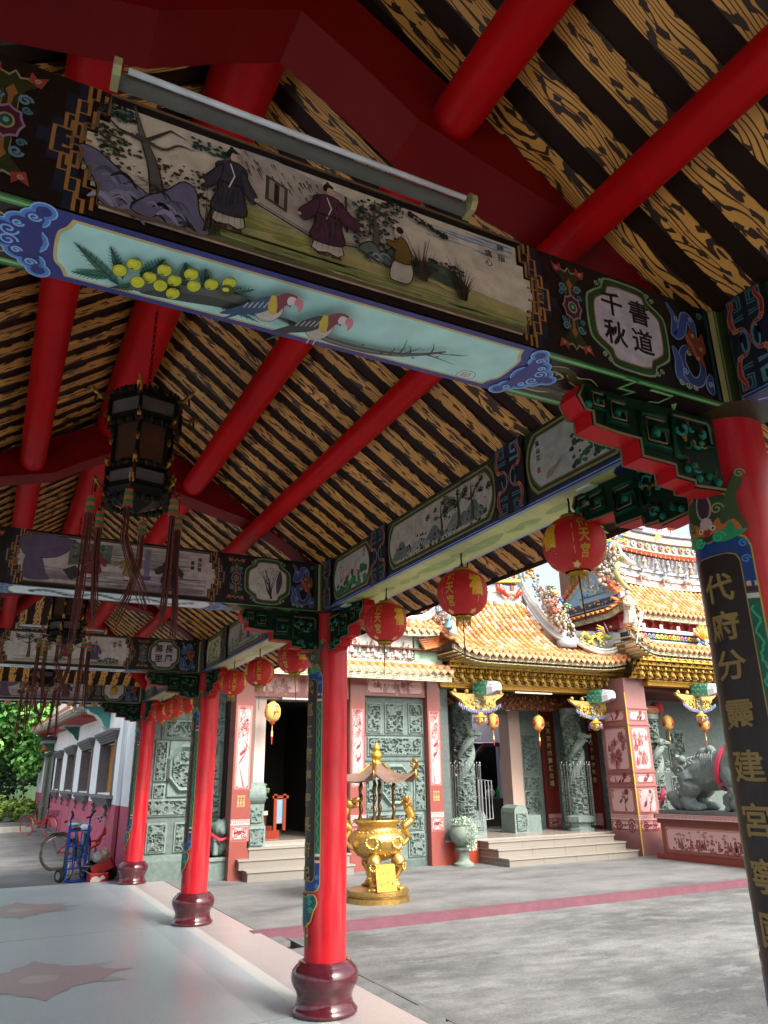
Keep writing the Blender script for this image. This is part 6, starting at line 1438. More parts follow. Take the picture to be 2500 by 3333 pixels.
g = G(); g.box(9.95, 10.95, 13.3, 13.36, 3.27, 3.30, P('#d8d8d4')); g.build('lamp_strip', 'steel', gh)
# roof
XS = [8.0+.163*i for i in range(28)]
liftg = lambda x: .16*max(0, (8.7-x)/.7)**2+.10*max(0, (x-11.6)/.9)**2
tiled_roof(gh, XS, [(12.44, 3.96), (12.8, 4.09), (13.2, 4.35), (13.6, 4.70), (14.0, 5.12), (14.4, 5.58)], liftg, lambda x, y: (x < 11.02+.12*(y-13)) if y > 12.98 else True, L=.165, seed=3)
fret_band(gh, 7.95, 12.5, 12.52, 3.81, .09, liftg); g = G(); 
for i in range(46):
    x = 7.95+4.55*i/46; g.box(x, x+.095, 12.55, 13.3, 3.745+liftg(x), 3.765+liftg(x), P('#a89a6a')); g.box(x+.01, x+.035, 12.56, 12.60, 3.765+liftg(x), 3.81+liftg(x), P('#2a2620'))
g.box(8.0, 12.5, 13.0, 13.4, 3.86, 3.9, P('#6a5a2c')); g.build('rafter_ends', 'paint', gh)
# ridge above the slope: white terrazzo band, green lattice, porcelain plants and fish
g = G(); g.box(8.3, 11.35, 14.45, 14.75, 5.3, 5.78, P('#c9c6bc')); g.box(8.3, 11.2, 14.42, 14.7, 5.78, 5.84, P('#d8cfa8')); g.box(8.3, 11.2, 14.5, 14.7, 5.84, 6.0, P('#7a8088'))
for x in np.arange(8.4, 11.2, .42): g.box(x, x+.06, 14.46, 14.5, 5.84, 6.0, P('#b8443a')); g.box(x+.1, x+.14, 14.46, 14.5, 5.84, 6.0, P('#dcd8cc'))
g.tube([(8.3, 14.46, 6.08), (9.5, 14.46, 6.03), (10.4, 14.46, 6.05), (11.2, 14.46, 6.14)], .04, P('#d8c860'), 6); g.box(8.3, 11.15, 14.52, 14.68, 6.05, 6.55, P('#59625c')); g.build('ridge_wall', 'ceramic', gh)
g = G()
for k in range(220):
    x = rnd.uniform(8.9, 11.15); z = 6.08+.42*rnd.random(); c = rnd.choice(['#6f9a5a', '#8ab06a', '#c8b83a', '#c86a3a', '#3f6ab0', '#c04a5a', '#d8d0c0', '#e0dccc']); g.ball((x, 14.48, z), rnd.uniform(.018, .045), P(c), 5, 4, (1, .6, 1))
for x in (9.2, 9.9, 10.6): g.tube([(x, 14.47, 6.08), (x+.06, 14.46, 6.3), (x-.03, 14.46, 6.5)], [.02, .015, .006], P('#5a7a4a'), 5)
g.build('porcelain_flowers', 'ceramic', gh, True)
g = G()
for x, s in ((10.55, 1), (11.08, -.7)):
    g.tube([(x-.13*s, 14.38, 5.86), (x, 14.33, 5.83), (x+.12*s, 14.36, 5.72), (x+.2*s, 14.36, 5.68)], [.03, .075, .05, .015], P('#c8342c'), 8); g.tube([(x+.18*s, 14.36, 5.68), (x+.28*s, 14.36, 5.76)], [.02, .05], P('#d86a3a'), 5); g.ball((x-.03, 14.28, 5.83), .03, P('#d8a83a'), 6, 4)
g.build('porcelain_carp', 'ceramic', gh, True)
# descending verge on the right with rocks, pines and figures
vq = sm([(12.3, 15.6, 7.6), (11.75, 15.1, 6.8), (11.45, 14.7, 6.15), (11.3, 14.2, 5.55), (11.22, 13.7, 5.0), (11.2, 13.25, 4.62), (11.2, 12.95, 4.46)], 5)
g = G()
for off, r_, c in ((0, .11, '#8f9aa2'), (.10, .05, '#c8c4ac'), (.16, .03, '#d8d4c0')): g.tube([(a-.02, b, c_+off) for a, b, c_ in vq], r_, P(c), 6)
g.tube([(a-.11, b, c_-.02) for a, b, c_ in vq], .035, P('#a8b0b4'), 5); g.box(11.05, 11.42, 12.88, 13.1, 4.28, 4.44, P('#9aa4aa')); g.box(11.1, 11.38, 12.9, 13.08, 4.44, 4.5, P('#c4c8c8')); g.build('verge_ridge', 'ceramic', gh, True)
g = G()
for k in range(760):
    t = rnd.random(); c0 = Vector((11.28+.04*t, 13.0+.75*t, 4.62+1.05*t)); w = .22*(1-.55*abs(t-.45)); g.ball(c0+Vector((rnd.uniform(-1, 1)*w, rnd.uniform(-.12, .05), rnd.uniform(-.18, .22))), rnd.uniform(.02, .055), P(rnd.choice(['#8c8478', '#a59c8e', '#6c655c', '#b8aea0', '#5a544e', '#b89a90'])), 5, 4, (rnd.uniform(.6, 1.4), 1, rnd.uniform(.6, 1.5)))
for (x, y, z, c) in ((11.2, 13.4, 5.7, '#7c8a64'), (11.38, 13.5, 5.62, '#c8a850'), (11.5, 13.5, 5.45, '#3f6fc0'), (11.05, 13.2, 5.3, '#c8745c'), (11.1, 13.2, 5.12, '#b8604c'), (11.42, 13.2, 5.25, '#6f8a6a'), (11.3, 13.3, 5.5, '#c88a80')):
    for j in range(16): g.ball((x+rnd.uniform(-.1, .1), y-.1+rnd.uniform(-.04, .04), z+rnd.uniform(-.04, .05)), rnd.uniform(.02, .04), P(c), 5, 4, (1.4, 1, .7))
for (x, z) in ((11.15, 4.85), (11.35, 4.75), (11.5, 4.6), (11.2, 5.0)):
    for j in range(12): a = rnd.uniform(0, 3.14); g.tube([(x, 12.98, z), (x+.08*math.cos(a), 12.95, z+.08*math.sin(a))], [.012, .003], P('#a8b04a'), 4)
g.build('rockery', 'ceramic', gh, True)
g = G(); phoenix_mesh(g, 11.75, 14.9, 7.1, 1.7, rnd); phoenix_mesh(g, 11.5, 14.5, 6.5, 1.3, rnd)
for k in range(60): t = rnd.random(); g.ball((11.42+.5*t+rnd.uniform(-.1, .12), 14.5+.6*t-.15, 6.2+1.0*t+rnd.uniform(-.05, .2)), rnd.uniform(.02, .05), P(rnd.choice(['#c8902a', '#d8b040', '#b87a28', '#c8a060'])), 5, 4)
g.build('porcelain_phoenix', 'ceramic', gh, True)
g = G()
for k in range(30): g.ball((12.05+rnd.uniform(-.09, .09), 14.9, 6.05+rnd.uniform(-.15, .5)), rnd.uniform(.02, .05), P(rnd.choice(['#8d9a9c', '#6f7a78', '#9aa8a4'])), 5, 4)
g.build('porcelain_tree', 'ceramic', gh, True)
# low parapet ridge right of the verge with phoenix
pq = sm([(11.4, 12.92, 4.42), (11.7, 12.82, 4.25), (12.05, 12.76, 4.16), (12.35, 12.7, 4.2), (12.6, 12.66, 4.35)], 5)
g = G(); g.tube(pq, .05, P('#c2beb2'), 6); g.tube([(a, b, c+.08) for a, b, c in pq], .028, P('#d8d4c8'), 6); g.build('parapet_ridge', 'ceramic', gh, True)
g = G(); bq = [(a, b+.06, c+.02) for a, b, c in pq]; vs = bq+[(a, b, 4.66) for a, b, c in bq]; n = len(bq); g.add(vs, [(i, i+1, n+i+1, n+i) for i in range(n-1)], P('#5a5e60')); g.build('parapet_grille', 'ceramic', gh)
g = G(); phoenix_mesh(g, 12.28, 12.8, 4.55, 1.25, rnd)
for x0, z0, r_ in ((11.6, 4.48, .12), (11.9, 4.42, .15), (11.75, 4.35, .08), (12.1, 4.5, .12)):
    g.tube([(x0+r_*math.cos(a)*(1-a*.1), 12.8, z0+r_*math.sin(a)*(1-a*.1)) for a in [j*.5 for j in range(11)]], [.035]*6+[.03, .025, .02, .012, .008], P(rnd.choice(['#9aa43c', '#c8b83a', '#8a7aa0', '#d8c85a'])), 6)
    for j in range(8): a = j*.8; g.tube([(x0+r_*math.cos(a), 12.78, z0+r_*math.sin(a)), (x0+1.35*r_*math.cos(a+.2), 12.78, z0+1.35*r_*math.sin(a+.2))], [.02, .004], P('#d8c84a'), 4)
g.build('porcelain_phoenix', 'ceramic', gh, True)
# left verge with little warriors
g = G(); q = sm([(8.0, 12.6, 4.3), (8.15, 12.9, 4.45), (8.2, 13.3, 4.8), (8.1, 13.9, 5.4), (7.9, 14.5, 6.2)], 5)
for off, r_, c in ((0, .09, '#b8b4a8'), (.08, .05, '#8f9aa2'), (.13, .03, '#d8d4c0')): g.tube([(a, b, c_+off) for a, b, c_ in q], r_, P(c), 6)
g.build('verge_ridge', 'ceramic', gh, True)
g = G()
for k in range(6): figurine(g, 8.0+.07*(k % 3)+rnd.uniform(-.03, .03), 12.75+.14*k, 4.42+.14*k, .34, rnd.choice(['#7a8aa0', '#b89a90', '#c8c4b8', '#5a8a94', '#a86a60']), rnd)
for k in range(90): g.ball((8.08+rnd.uniform(-.16, .16), 12.75+rnd.uniform(0, .9), 4.45+rnd.uniform(0, .8)), rnd.uniform(.015, .04), P(rnd.choice(['#b8a89c', '#8a94a0', '#c8c0b0', '#b07a70', '#5c8a96'])), 5, 4)
g.build('porcelain_warriors', 'ceramic', gh)
g = G(); g.box(8.2, 12.6, 14.8, 15.5, 3.5, 5.2, P('#7a5a44')); g.build('roof_block', 'matte', gh)
# ================================================================== TEMPLE: MAIN HALL ON THE RIGHT
mh = thing('main_hall', 'tall central hall of the temple on the right with stacked orange roofs and porcelain ridge', 'temple hall')
TP = [(.46, .67, 'bats'), (.68, .78, 'key'), (.80, 1.33, 'tree'), (1.39, 1.60, 'tree'), (1.66, 2.58, 'figures'), (2.68, 2.92, 'tree')]
b = pillar(mh, 12.37, 12.98, 12.58, 13.42, 0, 3.62, TP, '#8f6361', side=True)
for z in (1.34, 1.62, 2.60, 2.95): g = G(); g.box(12.35, 13.0, 12.56, 13.42, z, z+.03, P('#8f5f5c')); g.build('moulding', 'granite', b)
g = G(); g.tube([(12.362, 12.572, 0), (12.362, 12.572, 3.3)], .014, P('#d8b030'), 6); g.build('gold_edge', 'granite', b)
dragon_column(mh, 13.5, 13.1, .6, 2.75, 9)
cage(13.5, 13.1, .3, 'steel bar guard behind the stone beast, around the rightmost dragon column')
stone_wall(mh, 13.0, 19, 0, 3.4, 14.3, [(13.3, 1.7, .5, .9, 71), (13.3, 1.25, .5, .3, 72), (13.3, .6, .5, .5, 73), (15.6, 1.7, .5, .9, 74), (15.6, .6, .6, .9, 75)], STONED)
g = G(); g.box(14.25, 14.6, 13.9, 14.3, 0, 3.1, P('#aaa196')); g.build('door_frame', 'granite', mh)
g = G(); g.box(12.98, 20, 13.0, 20, -.02, .3, P('#8f3d2c')); g.build('platform', 'granite', mh)
gold_beam(mh, 12.98, 18, 12.45, 3.46, 3.57); bracket_row(mh, 12.5, 17.2, 12.42, 3.60, .225)
g = G(); g.box(12.98, 18, 12.7, 14.3, 3.36, 3.44, P('#4a2016')); g.build('porch_ceiling', 'matte', mh)
hanging_pair(mh, 14.35, 12.35, 3.06)
g = G(); g.ball((13.75, 13.2, 2.98), .2, P('#9a6a4a'), 10, 6, (1.2, .6, .6)); g.ball((14.05, 13.3, 3.05), .16, P('#a01c20'), 10, 6); g.build('door_gods_lamp', 'cloth', mh)
lm = lambda x: .42*max(0, (12.95-x)/.85)**2.2
XS = [12.2+.17*i for i in range(30)]
tiled_roof(mh, XS, [(11.86, 4.24), (12.05, 4.31), (12.3, 4.42)], lm, limit=100, L=.16, seed=6)
fret_band(mh, 12.1, 17.2, 11.92, 4.06, .10, lm); g = G()
for i in range(50):
    x = 12.1+5.0*i/50; g.box(x, x+.095, 11.95, 12.5, 3.99+lm(x), 4.01+lm(x), P('#a89a6a')); g.box(x+.01, x+.035, 11.96, 12.0, 4.01+lm(x), 4.06+lm(x), P('#2a2620'))
g.box(12.4, 17.2, 12.42, 12.9, 4.0, 4.4, P('#6a4a2c')); g.build('rafter_ends', 'paint', mh)
# hip on the corner, flower band, red frieze
g = G(); g.box(12.75, 17.5, 12.45, 13.0, 4.38, 4.50, P('#a8b0a8')); g.box(12.7, 17.5, 12.5, 13, 4.50, 4.68, P('#2f3a50')); g.box(12.7, 17.5, 12.42, 13, 4.68, 4.76, P('#d8d4cc')); g.box(12.6, 17.5, 12.7, 13.4, 4.76, 5.06, P('#8a2426')); g.box(12.62, 12.9, 12.9, 14.6, 4.4, 5.06, P('#7a1f22'))
for x in np.arange(13.0, 17, .55): g.box(x, x+.03, 12.39, 12.42, 4.70, 4.86, P('#e0dcd4')); g.box(x+.05, x+.08, 12.39, 12.42, 4.70, 4.86, P('#e0dcd4'))
g.build('frieze_wall', 'paint', mh)
g = G()
for k in range(34):
    x = 12.85+.13*k; c = rnd.choice(['#d8b83a', '#d88a2c', '#c86a8a', '#8a8ac0', '#e0d070', '#5f9ab0']); 
    for j in range(8): g.ball((x+.038*math.cos(j*.8), 12.46, 4.59+.038*math.sin(j*.8)), .024, P(c), 5, 4)
    g.ball((x, 12.44, 4.59), .022, P('#a8401c'), 5, 4); g.ball((x+.06, 12.47, 4.54), .026, P('#3f8a5a'), 5, 4)
g.build('porcelain_flowers', 'ceramic', mh, True)
g = G()
for k in range(14): x = 12.95+.3*k; g.tube([(x, 12.66, 4.82), (x+.05, 12.64, 4.93), (x-.02, 12.64, 5.02)], [.035, .045, .02], P('#a8423a'), 6); g.ball((x+.03, 12.62, 5.0), .03, P('#b89a60'), 5, 4)
g.build('frieze_figures', 'ceramic', mh)
g = G()
for k in range(22):
    a = .25+k*.12; g.tube([(14.75, 12.25, 4.55), (14.75+.34*math.cos(a), 12.22, 4.55+.36*math.sin(a))], [.045, .012], P(['#d8402c', '#d8c03a', '#e08a2c'][k % 3]), 4)
for k in range(30): g.ball((14.75+rnd.uniform(-.3, .3), 12.2, 4.45+rnd.uniform(-.08, .1)), .045, P(rnd.choice(['#d8d4c8', '#6fa890', '#c8c4b8', '#3f6ab0'])), 5, 4)
g.build('porcelain_peacock', 'ceramic', mh, True)
# upper roof
lu = lambda x: .20*max(0, (13.1-x)/.7)**2
XS = [12.45+.163*i for i in range(30)]
tiled_roof(mh, XS, [(12.3, 5.17), (12.6, 5.26), (12.95, 5.48), (13.3, 5.82), (13.6, 6.20)], lu, lambda x, y: x > 12.4+.38*(y-12.3), L=.155, seed=7)
fret_band(mh, 12.4, 17.4, 12.36, 4.96, .12, lu)
# side eave and gable facing left
tiled_roof_side = tile_mesh(.16, .055, '#cf8344')
sg = G(); sg.box(12.5, 12.85, 12.6, 14.8, 5.14, 5.2, P('#8a5a3c')); sr = sg.build('side_eave', 'glaze', mh)
for i in range(13):
    for j in range(2): put(tiled_roof_side, 'roof_tile', sr, (12.36+.14*j, 12.52+.165*i, 5.17+.05*j+.10*max(0, (3-i)/3)**2), (R(20), 0, -math.pi/2))
fret_band(mh, 12.45, 14.7, 12.40, 5.0, .11, lambda y: .10*max(0, (13-y)/.5)**2, axis='y')
g = G(); tri = [(12.78, 5.62), (14.9, 5.62), (13.55, 6.5)]; g.prism([(a, b) for a, b in tri], lambda u, v, w: (12.72+w, u, v), .4, P('#7fa0b4')); g.box(12.66, 12.9, 12.62, 14.8, 5.36, 5.62, P('#8a98a4')); g.box(12.63, 12.66, 12.72, 14.7, 5.41, 5.56, P('#2c3040')); g.build('gable', 'paint', mh)
p = Paint(lambda u, v, w: (12.715-w, u, v), .004)
for a, b in (((12.98, 5.68), (13.52, 6.36)), ((14.7, 5.68), (13.6, 6.36))):
    p.line([a, b], .09, '#b8b09a'); p.lift(); n = 7
    for k in range(n): t = (k+.5)/n; x, z = a[0]+(b[0]-a[0])*t, a[1]+(b[1]-a[1])*t; p.line([(x-.03, z-.03), (x+.03, z-.03), (x+.03, z+.02), (x-.01, z+.02)], .012, '#20242a')
p.lift(); p.loop([(13.2, 5.72), (14.1, 5.72), (13.6, 6.15)], .02, '#d8c8a0')
for k in range(30): x, z = rnd.uniform(13.35, 13.95), rnd.uniform(5.74, 5.98); p.disc(x, z, .028, rnd.choice(['#c8503c', '#d8c04a', '#e8e0c8', '#2c5a9a', '#5a9a5a']), 7)
p.build('gable_painting', 'ceramic', mh)
for k in range(11):
    t = k/10
    for ya_ in (12.72+.83*t, 14.95-1.4*t): g = G(); g.tube([(12.6, ya_, 5.62+.92*t), (12.85, ya_, 5.66+.92*t)], .055, P(rnd.choice(['#b8552c', '#c8683c'])), 8); g.build('verge_tile', 'glaze', mh)
g = G()
for k in range(36): g.ball((12.62, 12.85+1.8*rnd.random(), 5.42+.12*rnd.random()), .028, P(rnd.choice(['#c8503c', '#c8b04a', '#7a9a5a', '#4a6aa0'])), 5, 4)
g.build('gable_flowers', 'ceramic', mh, kind='stuff')
# ridge: curved bands with riders, red tile line, flower medallions, dragon
def cz(x): return .028*(x-15.2)**2+.05*max(0, (13.6-x))**2
def band(g, z0, z1, y, c, x0=12.95, x1=17.5):
    n = 26
    for i in range(n):
        a = x0+(x1-x0)*i/n; b_ = x0+(x1-x0)*(i+1)/n; vs = [(a, y, z0+cz(a)), (b_, y, z0+cz(b_)), (b_, y, z1+cz(b_)), (a, y, z1+cz(a)), (a, y+.3, z0+cz(a)), (b_, y+.3, z0+cz(b_)), (b_, y+.3, z1+cz(b_)), (a, y+.3, z1+cz(a))]
        g.add(vs, [(0, 1, 2, 3), (3, 2, 6, 7), (0, 4, 5, 1)], P(c))
g = G(); band(g, 6.15, 6.34, 13.62, '#c8a8a0'); band(g, 6.34, 6.42, 13.58, '#d8d4c8'); band(g, 6.42, 6.54, 13.62, '#8a9096'); band(g, 6.54, 6.60, 13.58, '#d8d4c8'); band(g, 6.60, 6.98, 13.66, '#8f9498'); band(g, 7.08, 7.14, 13.6, '#d8cfa0'); band(g, 7.14, 7.42, 13.68, '#8a8c8e'); band(g, 7.42, 7.50, 13.6, '#d8cfa0'); band(g, 7.50, 7.62, 13.66, '#c8b8b8'); band(g, 7.62, 7.66, 13.6, '#4a4e54'); band(g, 7.66, 7.72, 13.62, '#c8c8cc'); g.build('ridge_wall', 'ceramic', mh)
for i in range(24):
    g = G(); x = 12.95+.17*i; g.tube([(x, 13.42, 6.98+cz(x)), (x, 13.62, 7.08+cz(x))], .052, P(rnd.choice(['#b04a30', '#c05c3c'])), 8); g.prism([(-.06, 0), (0, -.085), (.06, 0)], lambda u, v, w: (x+.085+u, 13.44+w, 7.0+cz(x)+v), .02, P('#c86a4c')); g.build('ridge_tile', 'glaze', mh)
for k in range(10): x = 13.25+.42*k; g = G(); figurine(g, x, 13.5, 6.58+cz(x), .34, rnd.choice(['#a89a84', '#c8a83a', '#8a8a94', '#b8a090', '#9a7a6a']), rnd); g.build('porcelain_figure', 'ceramic', mh)
for k in range(6):
    x = 13.6+.8*k; g = G(); g.ball((x, 13.5, 6.38+cz(x)), .09, P('#9a8a78'), 8, 6, (1.5, .6, .8)); [g.tube([(x+dx, 13.48, 6.36+cz(x)), (x+dx*1.3, 13.46, 6.2+cz(x))], .02, P('#8a7a6a'), 5) for dx in (-.1, .1)]; figurine(g, x, 13.5, 6.42+cz(x), .26, '#7a86a0', rnd); g.build('porcelain_rider', 'ceramic', mh)
g = G()
for k in range(26): x = 13.1+.17*k; q = [(x+.05*math.cos(a)*(1-a*.1), 13.62, 6.8+cz(x)+.05*math.sin(a)*(1-a*.1)) for a in [j*.7 for j in range(8)]]; g.tube(q, .010, P('#e0dcd0'), 4)
g.build('wave_scrolls', 'ceramic', mh, kind='stuff')
for k in range(18):
    x = 13.1+.25*k; c = ['#b8502c', '#d8a03a', '#e0dcc8'][k % 3]; g = G()
    for j in range(9): g.ball((x+.055*math.cos(j*.7), 13.64, 7.28+cz(x)+.055*math.sin(j*.7)), .025, P(c), 5, 4)
    g.ball((x, 13.62, 7.28+cz(x)), .03, P('#6a2a1c' if k % 3 else '#2a2a2c'), 5, 4); g.build('porcelain_flower', 'ceramic', mh)
g = G()
for x in (13.3, 14.1, 15.2): [g.tube([(x, 13.56, 7.54+cz(x)), (x+.13*math.cos(a), 13.54, 7.54+cz(x)+.1*math.sin(a))], [.03, .008], P('#c8c040' if x != 14.1 else '#b88a6a'), 4) for a in [j*.5 for j in range(9)]]
g.build('ridge_blossoms', 'ceramic', mh, kind='stuff')
g = G()
for k in range(420): x = 12.85+rnd.uniform(-.32, .45); z = rnd.uniform(5.75, 7.35); g.ball((x+(z-6.5)*.05, 13.0+rnd.uniform(-.1, .12)+(z-5.7)*.25, z), rnd.uniform(.025, .065), P(rnd.choice(['#8c8478', '#a59c8e', '#6c655c', '#b8aea0', '#9a8a7c', '#c8b8a0', '#7a8a70'])), 5, 4, (rnd.uniform(.6, 1.4), 1, rnd.uniform(.6, 1.5)))
for k in range(30):
    a = k*.3; g.tube([(12.85, 12.85, 6.95), (12.85+.38*math.cos(a), 12.8, 6.95+.30*math.sin(a))], [.03, .012], P(['#c8482c', '#d8b83a', '#5a8a4a', '#3f62a8', '#d8d0c0'][k % 5]), 4)
g.build('rockery', 'ceramic', mh, True)
g = dragon_mesh([(13.35, 12.9, 5.75), (12.9, 12.75, 5.85), (12.68, 12.7, 6.15), (12.9, 12.72, 6.4)], .07, '#b8a878', '#4f9a5a', '#3f8a4a', (-.4, -.5, .3), .9); g.build('porcelain_dragon', 'ceramic', mh, True)
g = G(); g.tube([(12.86, 12.7, 6.82), (12.85, 12.62, 6.55), (12.98, 12.6, 6.4), (13.2, 12.6, 6.33)], [.02, .045, .075, .05], P('#e4e2dc'), 8); g.build('white_tusk', 'ceramic', mh, True)
for (x, y, z, h) in ((12.45, 12.2, 4.72, .85), (12.3, 11.95, 4.35, .45)):
    g = G(); figurine(g, x, y, z, h, '#a89c8c', rnd)
    for k in range(50): g.ball((x+rnd.uniform(-.13, .13)*h, y-.06*h, z+rnd.uniform(.02, .75)*h), rnd.uniform(.015, .035), P(rnd.choice(['#8a7f70', '#b8ac98', '#6a6258', '#c8b8a0'])), 5, 4)
    if h < .6: g.tube([(x-.12, y-.1, z-.1), (x+.1, y-.12, z+.55)], [.008, .02], P('#e0ded8'), 5); g.tube([(x+.04, y-.12, z+.3), (x+.13, y-.12, z+.62)], [.02, .045], P('#e0ded8'), 6)
    g.build('warrior_statue', 'ceramic', mh)
g = dragon_mesh([(17.6, 13.7, 8.0), (16.9, 13.6, 8.5), (16.3, 13.6, 8.55), (16.05, 13.6, 8.15), (15.75, 13.6, 8.0), (15.55, 13.6, 8.35), (15.35, 13.6, 8.55), (15.05, 13.55, 8.52)], .15, '#6fae6a', '#c83c34', '#d8c83a', (-1, -.1, -.1), 1.05); g.build('porcelain_dragon', 'ceramic', mh, True)
g = G(); g.box(13.55, 14.75, 13.55, 13.9, 7.72, 7.82, P('#8a7a90')); g.box(13.45, 14.85, 13.5, 13.95, 7.88, 7.93, P('#a89ab0')); g.box(13.6, 14.7, 13.58, 13.9, 7.82, 7.88, P('#c88a9c')); g.box(13.4, 14.9, 13.48, 13.97, 7.98, 8.02, P('#b0a4b8')); g.box(13.6, 14.7, 13.6, 13.9, 7.93, 7.98, P('#6a5a74'))
for k in range(3): figurine(g, 13.8+.33*k, 13.65, 8.02, .62+.1*(k == 1), '#b0a290', rnd)
for k in range(120): g.ball((14.1+rnd.uniform(-.55, .55), 13.6, 8.04+rnd.random()*.5), rnd.uniform(.02, .05), P(rnd.choice(['#a89a88', '#c8bca8', '#7a7064'])), 5, 4)
for k in range(24): x = 15.45+rnd.uniform(-.4, .4); q = [(x+.06*math.cos(a)*(1-a*.1), 13.6, 7.85+rnd.uniform(-.1, .2)+.06*math.sin(a)) for a in [j*.7 for j in range(7)]]; g.tube(q, .014, P(rnd.choice(['#e0dcd8', '#c88a9c', '#d8d8d0'])), 4)
g.build('ridge_shrine', 'ceramic', mh)
g = G(); g.box(13.1, 19, 13.95, 15.2, 3.5, 7.3, P('#7a5a44')); g.build('roof_block', 'matte', mh)

# ================================================================== OTHER TEMPLE LANTERNS
def oval_lantern(x, y, z, label, s=1.0, chars='五府'):
    t = thing('oval_lantern', label, 'lantern', (x, y, z), 0, 'yellow oval lanterns with red characters')
    g = G(); prof = [(.05*s, -.15*s), (.095*s, -.12*s), (.125*s, -.06*s), (.13*s, 0), (.125*s, .06*s), (.095*s, .12*s), (.05*s, .15*s)]; g.lathe(prof, 0, 0, 0, P('#d8b45c'), 24)
    body = g.build('lantern_body', 'cloth', t, True)
    def f(u, v, w): v_ = max(-.149, min(.149, v/s)); r_ = (.13*math.cos(v_*7.2))**.8*.13**.2; r_ = np.interp(v_, [-.15, -.12, -.06, 0, .06, .12, .15], [.05, .095, .125, .13, .125, .095, .05])*s+w; return (r_*math.cos(u), r_*math.sin(u), v)
    p = Paint(f, .003)
    for a0 in (-math.pi/2+.25, math.pi/2, -math.pi+.05): [p.g.add([p.f(a0+xx*.9, .055*s-.095*s*i+yy_*.1*s, .004) for xx, yy_ in glyphs(c, .05)[0]], glyphs(c, .05)[1], P('#c01a16')) for i, c in enumerate(chars)]
    p.build('printed_characters', 'cloth', t)
    g = G(); g.lathe([(.04*s, 0), (.045*s, .03*s)], 0, 0, -.185*s, P('#c8241c'), 12); g.lathe([(.04*s, 0), (.045*s, .025*s)], 0, 0, .145*s, P('#c89a3a'), 12)
    g.tube([(0, 0, -.18*s), (0, 0, -.36*s)], .006*s, P('#c8b84a'), 5); g.tube([(0, 0, -.30*s), (0, 0, -.38*s)], .016*s, P('#d8c880'), 6); g.tube([(0, 0, -.38*s), (0, 0, -.50*s)], [.012*s, .006*s], P('#b8241c'), 6); g.tube([(0, 0, .16*s), (0, 0, .36*s)], .004, P('#2a2420'), 4); g.build('tassel', 'cloth', t)
oval_lantern(4.48, 13.2, 2.73, 'yellow oval lantern with red characters in front of the dark left doorway', 1.1, '錦隆')
oval_lantern(9.53, 13.6, 2.70, 'yellow oval lantern under the left gold bracket of the porch'); oval_lantern(10.74, 13.6, 2.68, 'yellow oval lantern hanging in front of the pale stone door post'); oval_lantern(13.92, 12.9, 2.70, 'yellow oval lantern just above the stone beast, left of the third gold bracket'); oval_lantern(15.1, 12.9, 2.70, 'yellow oval lantern farthest right, under the third gold bracket')

# ================================================================== LION PEDESTAL AND BEAST
def fuse(g, name, material, parent, col, voxel=.02, disp=0.0):
    me = g.mesh(name, material); o = bpy.data.objects.new(name, me); COL.objects.link(o)
    m = o.modifiers.new('r', 'REMESH'); m.mode = 'VOXEL'; m.voxel_size = voxel; s_ = o.modifiers.new('s', 'SMOOTH'); s_.iterations = 4; s_.factor = .5
    me2 = bpy.data.meshes.new_from_object(o.evaluated_get(bpy.context.evaluated_depsgraph_get())); bpy.data.objects.remove(o)
    for a in list(me2.color_attributes): me2.color_attributes.remove(a)
    ca = me2.color_attributes.new('Col', 'FLOAT_COLOR', 'CORNER'); ca.data.foreach_set('color', np.tile(np.array(P(col), dtype=np.float32), len(me2.loops)))
    me2.materials.clear(); me2.materials.append(MATS[material]); me2.polygons.foreach_set('use_smooth', [True]*len(me2.polygons)); me2.name = name
    return put(me2, name, parent)
pd = thing('pedestal', 'dark red granite pedestal with etched figures and key pattern, under the stone beast', 'pedestal')
g = G(); g.box(12.28, 13.5, 8.4, 12.08, .74, .84, P('#8f4a42')); g.box(12.36, 13.42, 8.5, 12.0, .1, .66, P('#7d3a30')); g.box(12.32, 13.46, 8.45, 12.04, .66, .74, P('#6a2620')); g.box(12.26, 13.52, 8.38, 12.1, 0.001, .10, P('#7a3026')); g.build('block', 'granite', pd)
etched(lambda u, v, w: (12.36-w, 10.25-u, .14+v), 3.3, .46, 'land', 5).build('etched_plate', 'granite', pd); etched(lambda u, v, w: (12.28-w, 10.24-u, .745+v), 3.6, .09, 'key', 6).build('key_pattern', 'granite', pd)
ls = thing('stone_lion', 'grey stone beast with pink ribbon round its chest and a cub on its back', 'statue')
g = G(); g.box(12.4, 13.2, 9.0, 12.05, .842, .90, P('#5f6a66')); g.build('base', 'carved', ls)
X0 = 12.82; g = G(); T = lambda pts, r: g.tube(sm([tuple(p) for p in pts], 5), [r[min(int(i/5), len(r)-2)]+(r[min(int(i/5)+1, len(r)-1)]-r[min(int(i/5), len(r)-2)])*((i % 5)/5) for i in range((len(pts)-1)*5+1)], P('#66716d'), 14)
T([(X0, 11.5, 1.52), (X0, 11.2, 1.58), (X0, 10.8, 1.60), (X0, 10.4, 1.72), (X0, 10.1, 1.9)], [.20, .33, .33, .39, .36]); T([(X0, 10.2, 1.95), (X0, 9.85, 2.15)], [.34, .36]); g.ball((X0, 9.75, 2.2), .36, P('#66716d'), 12, 10)
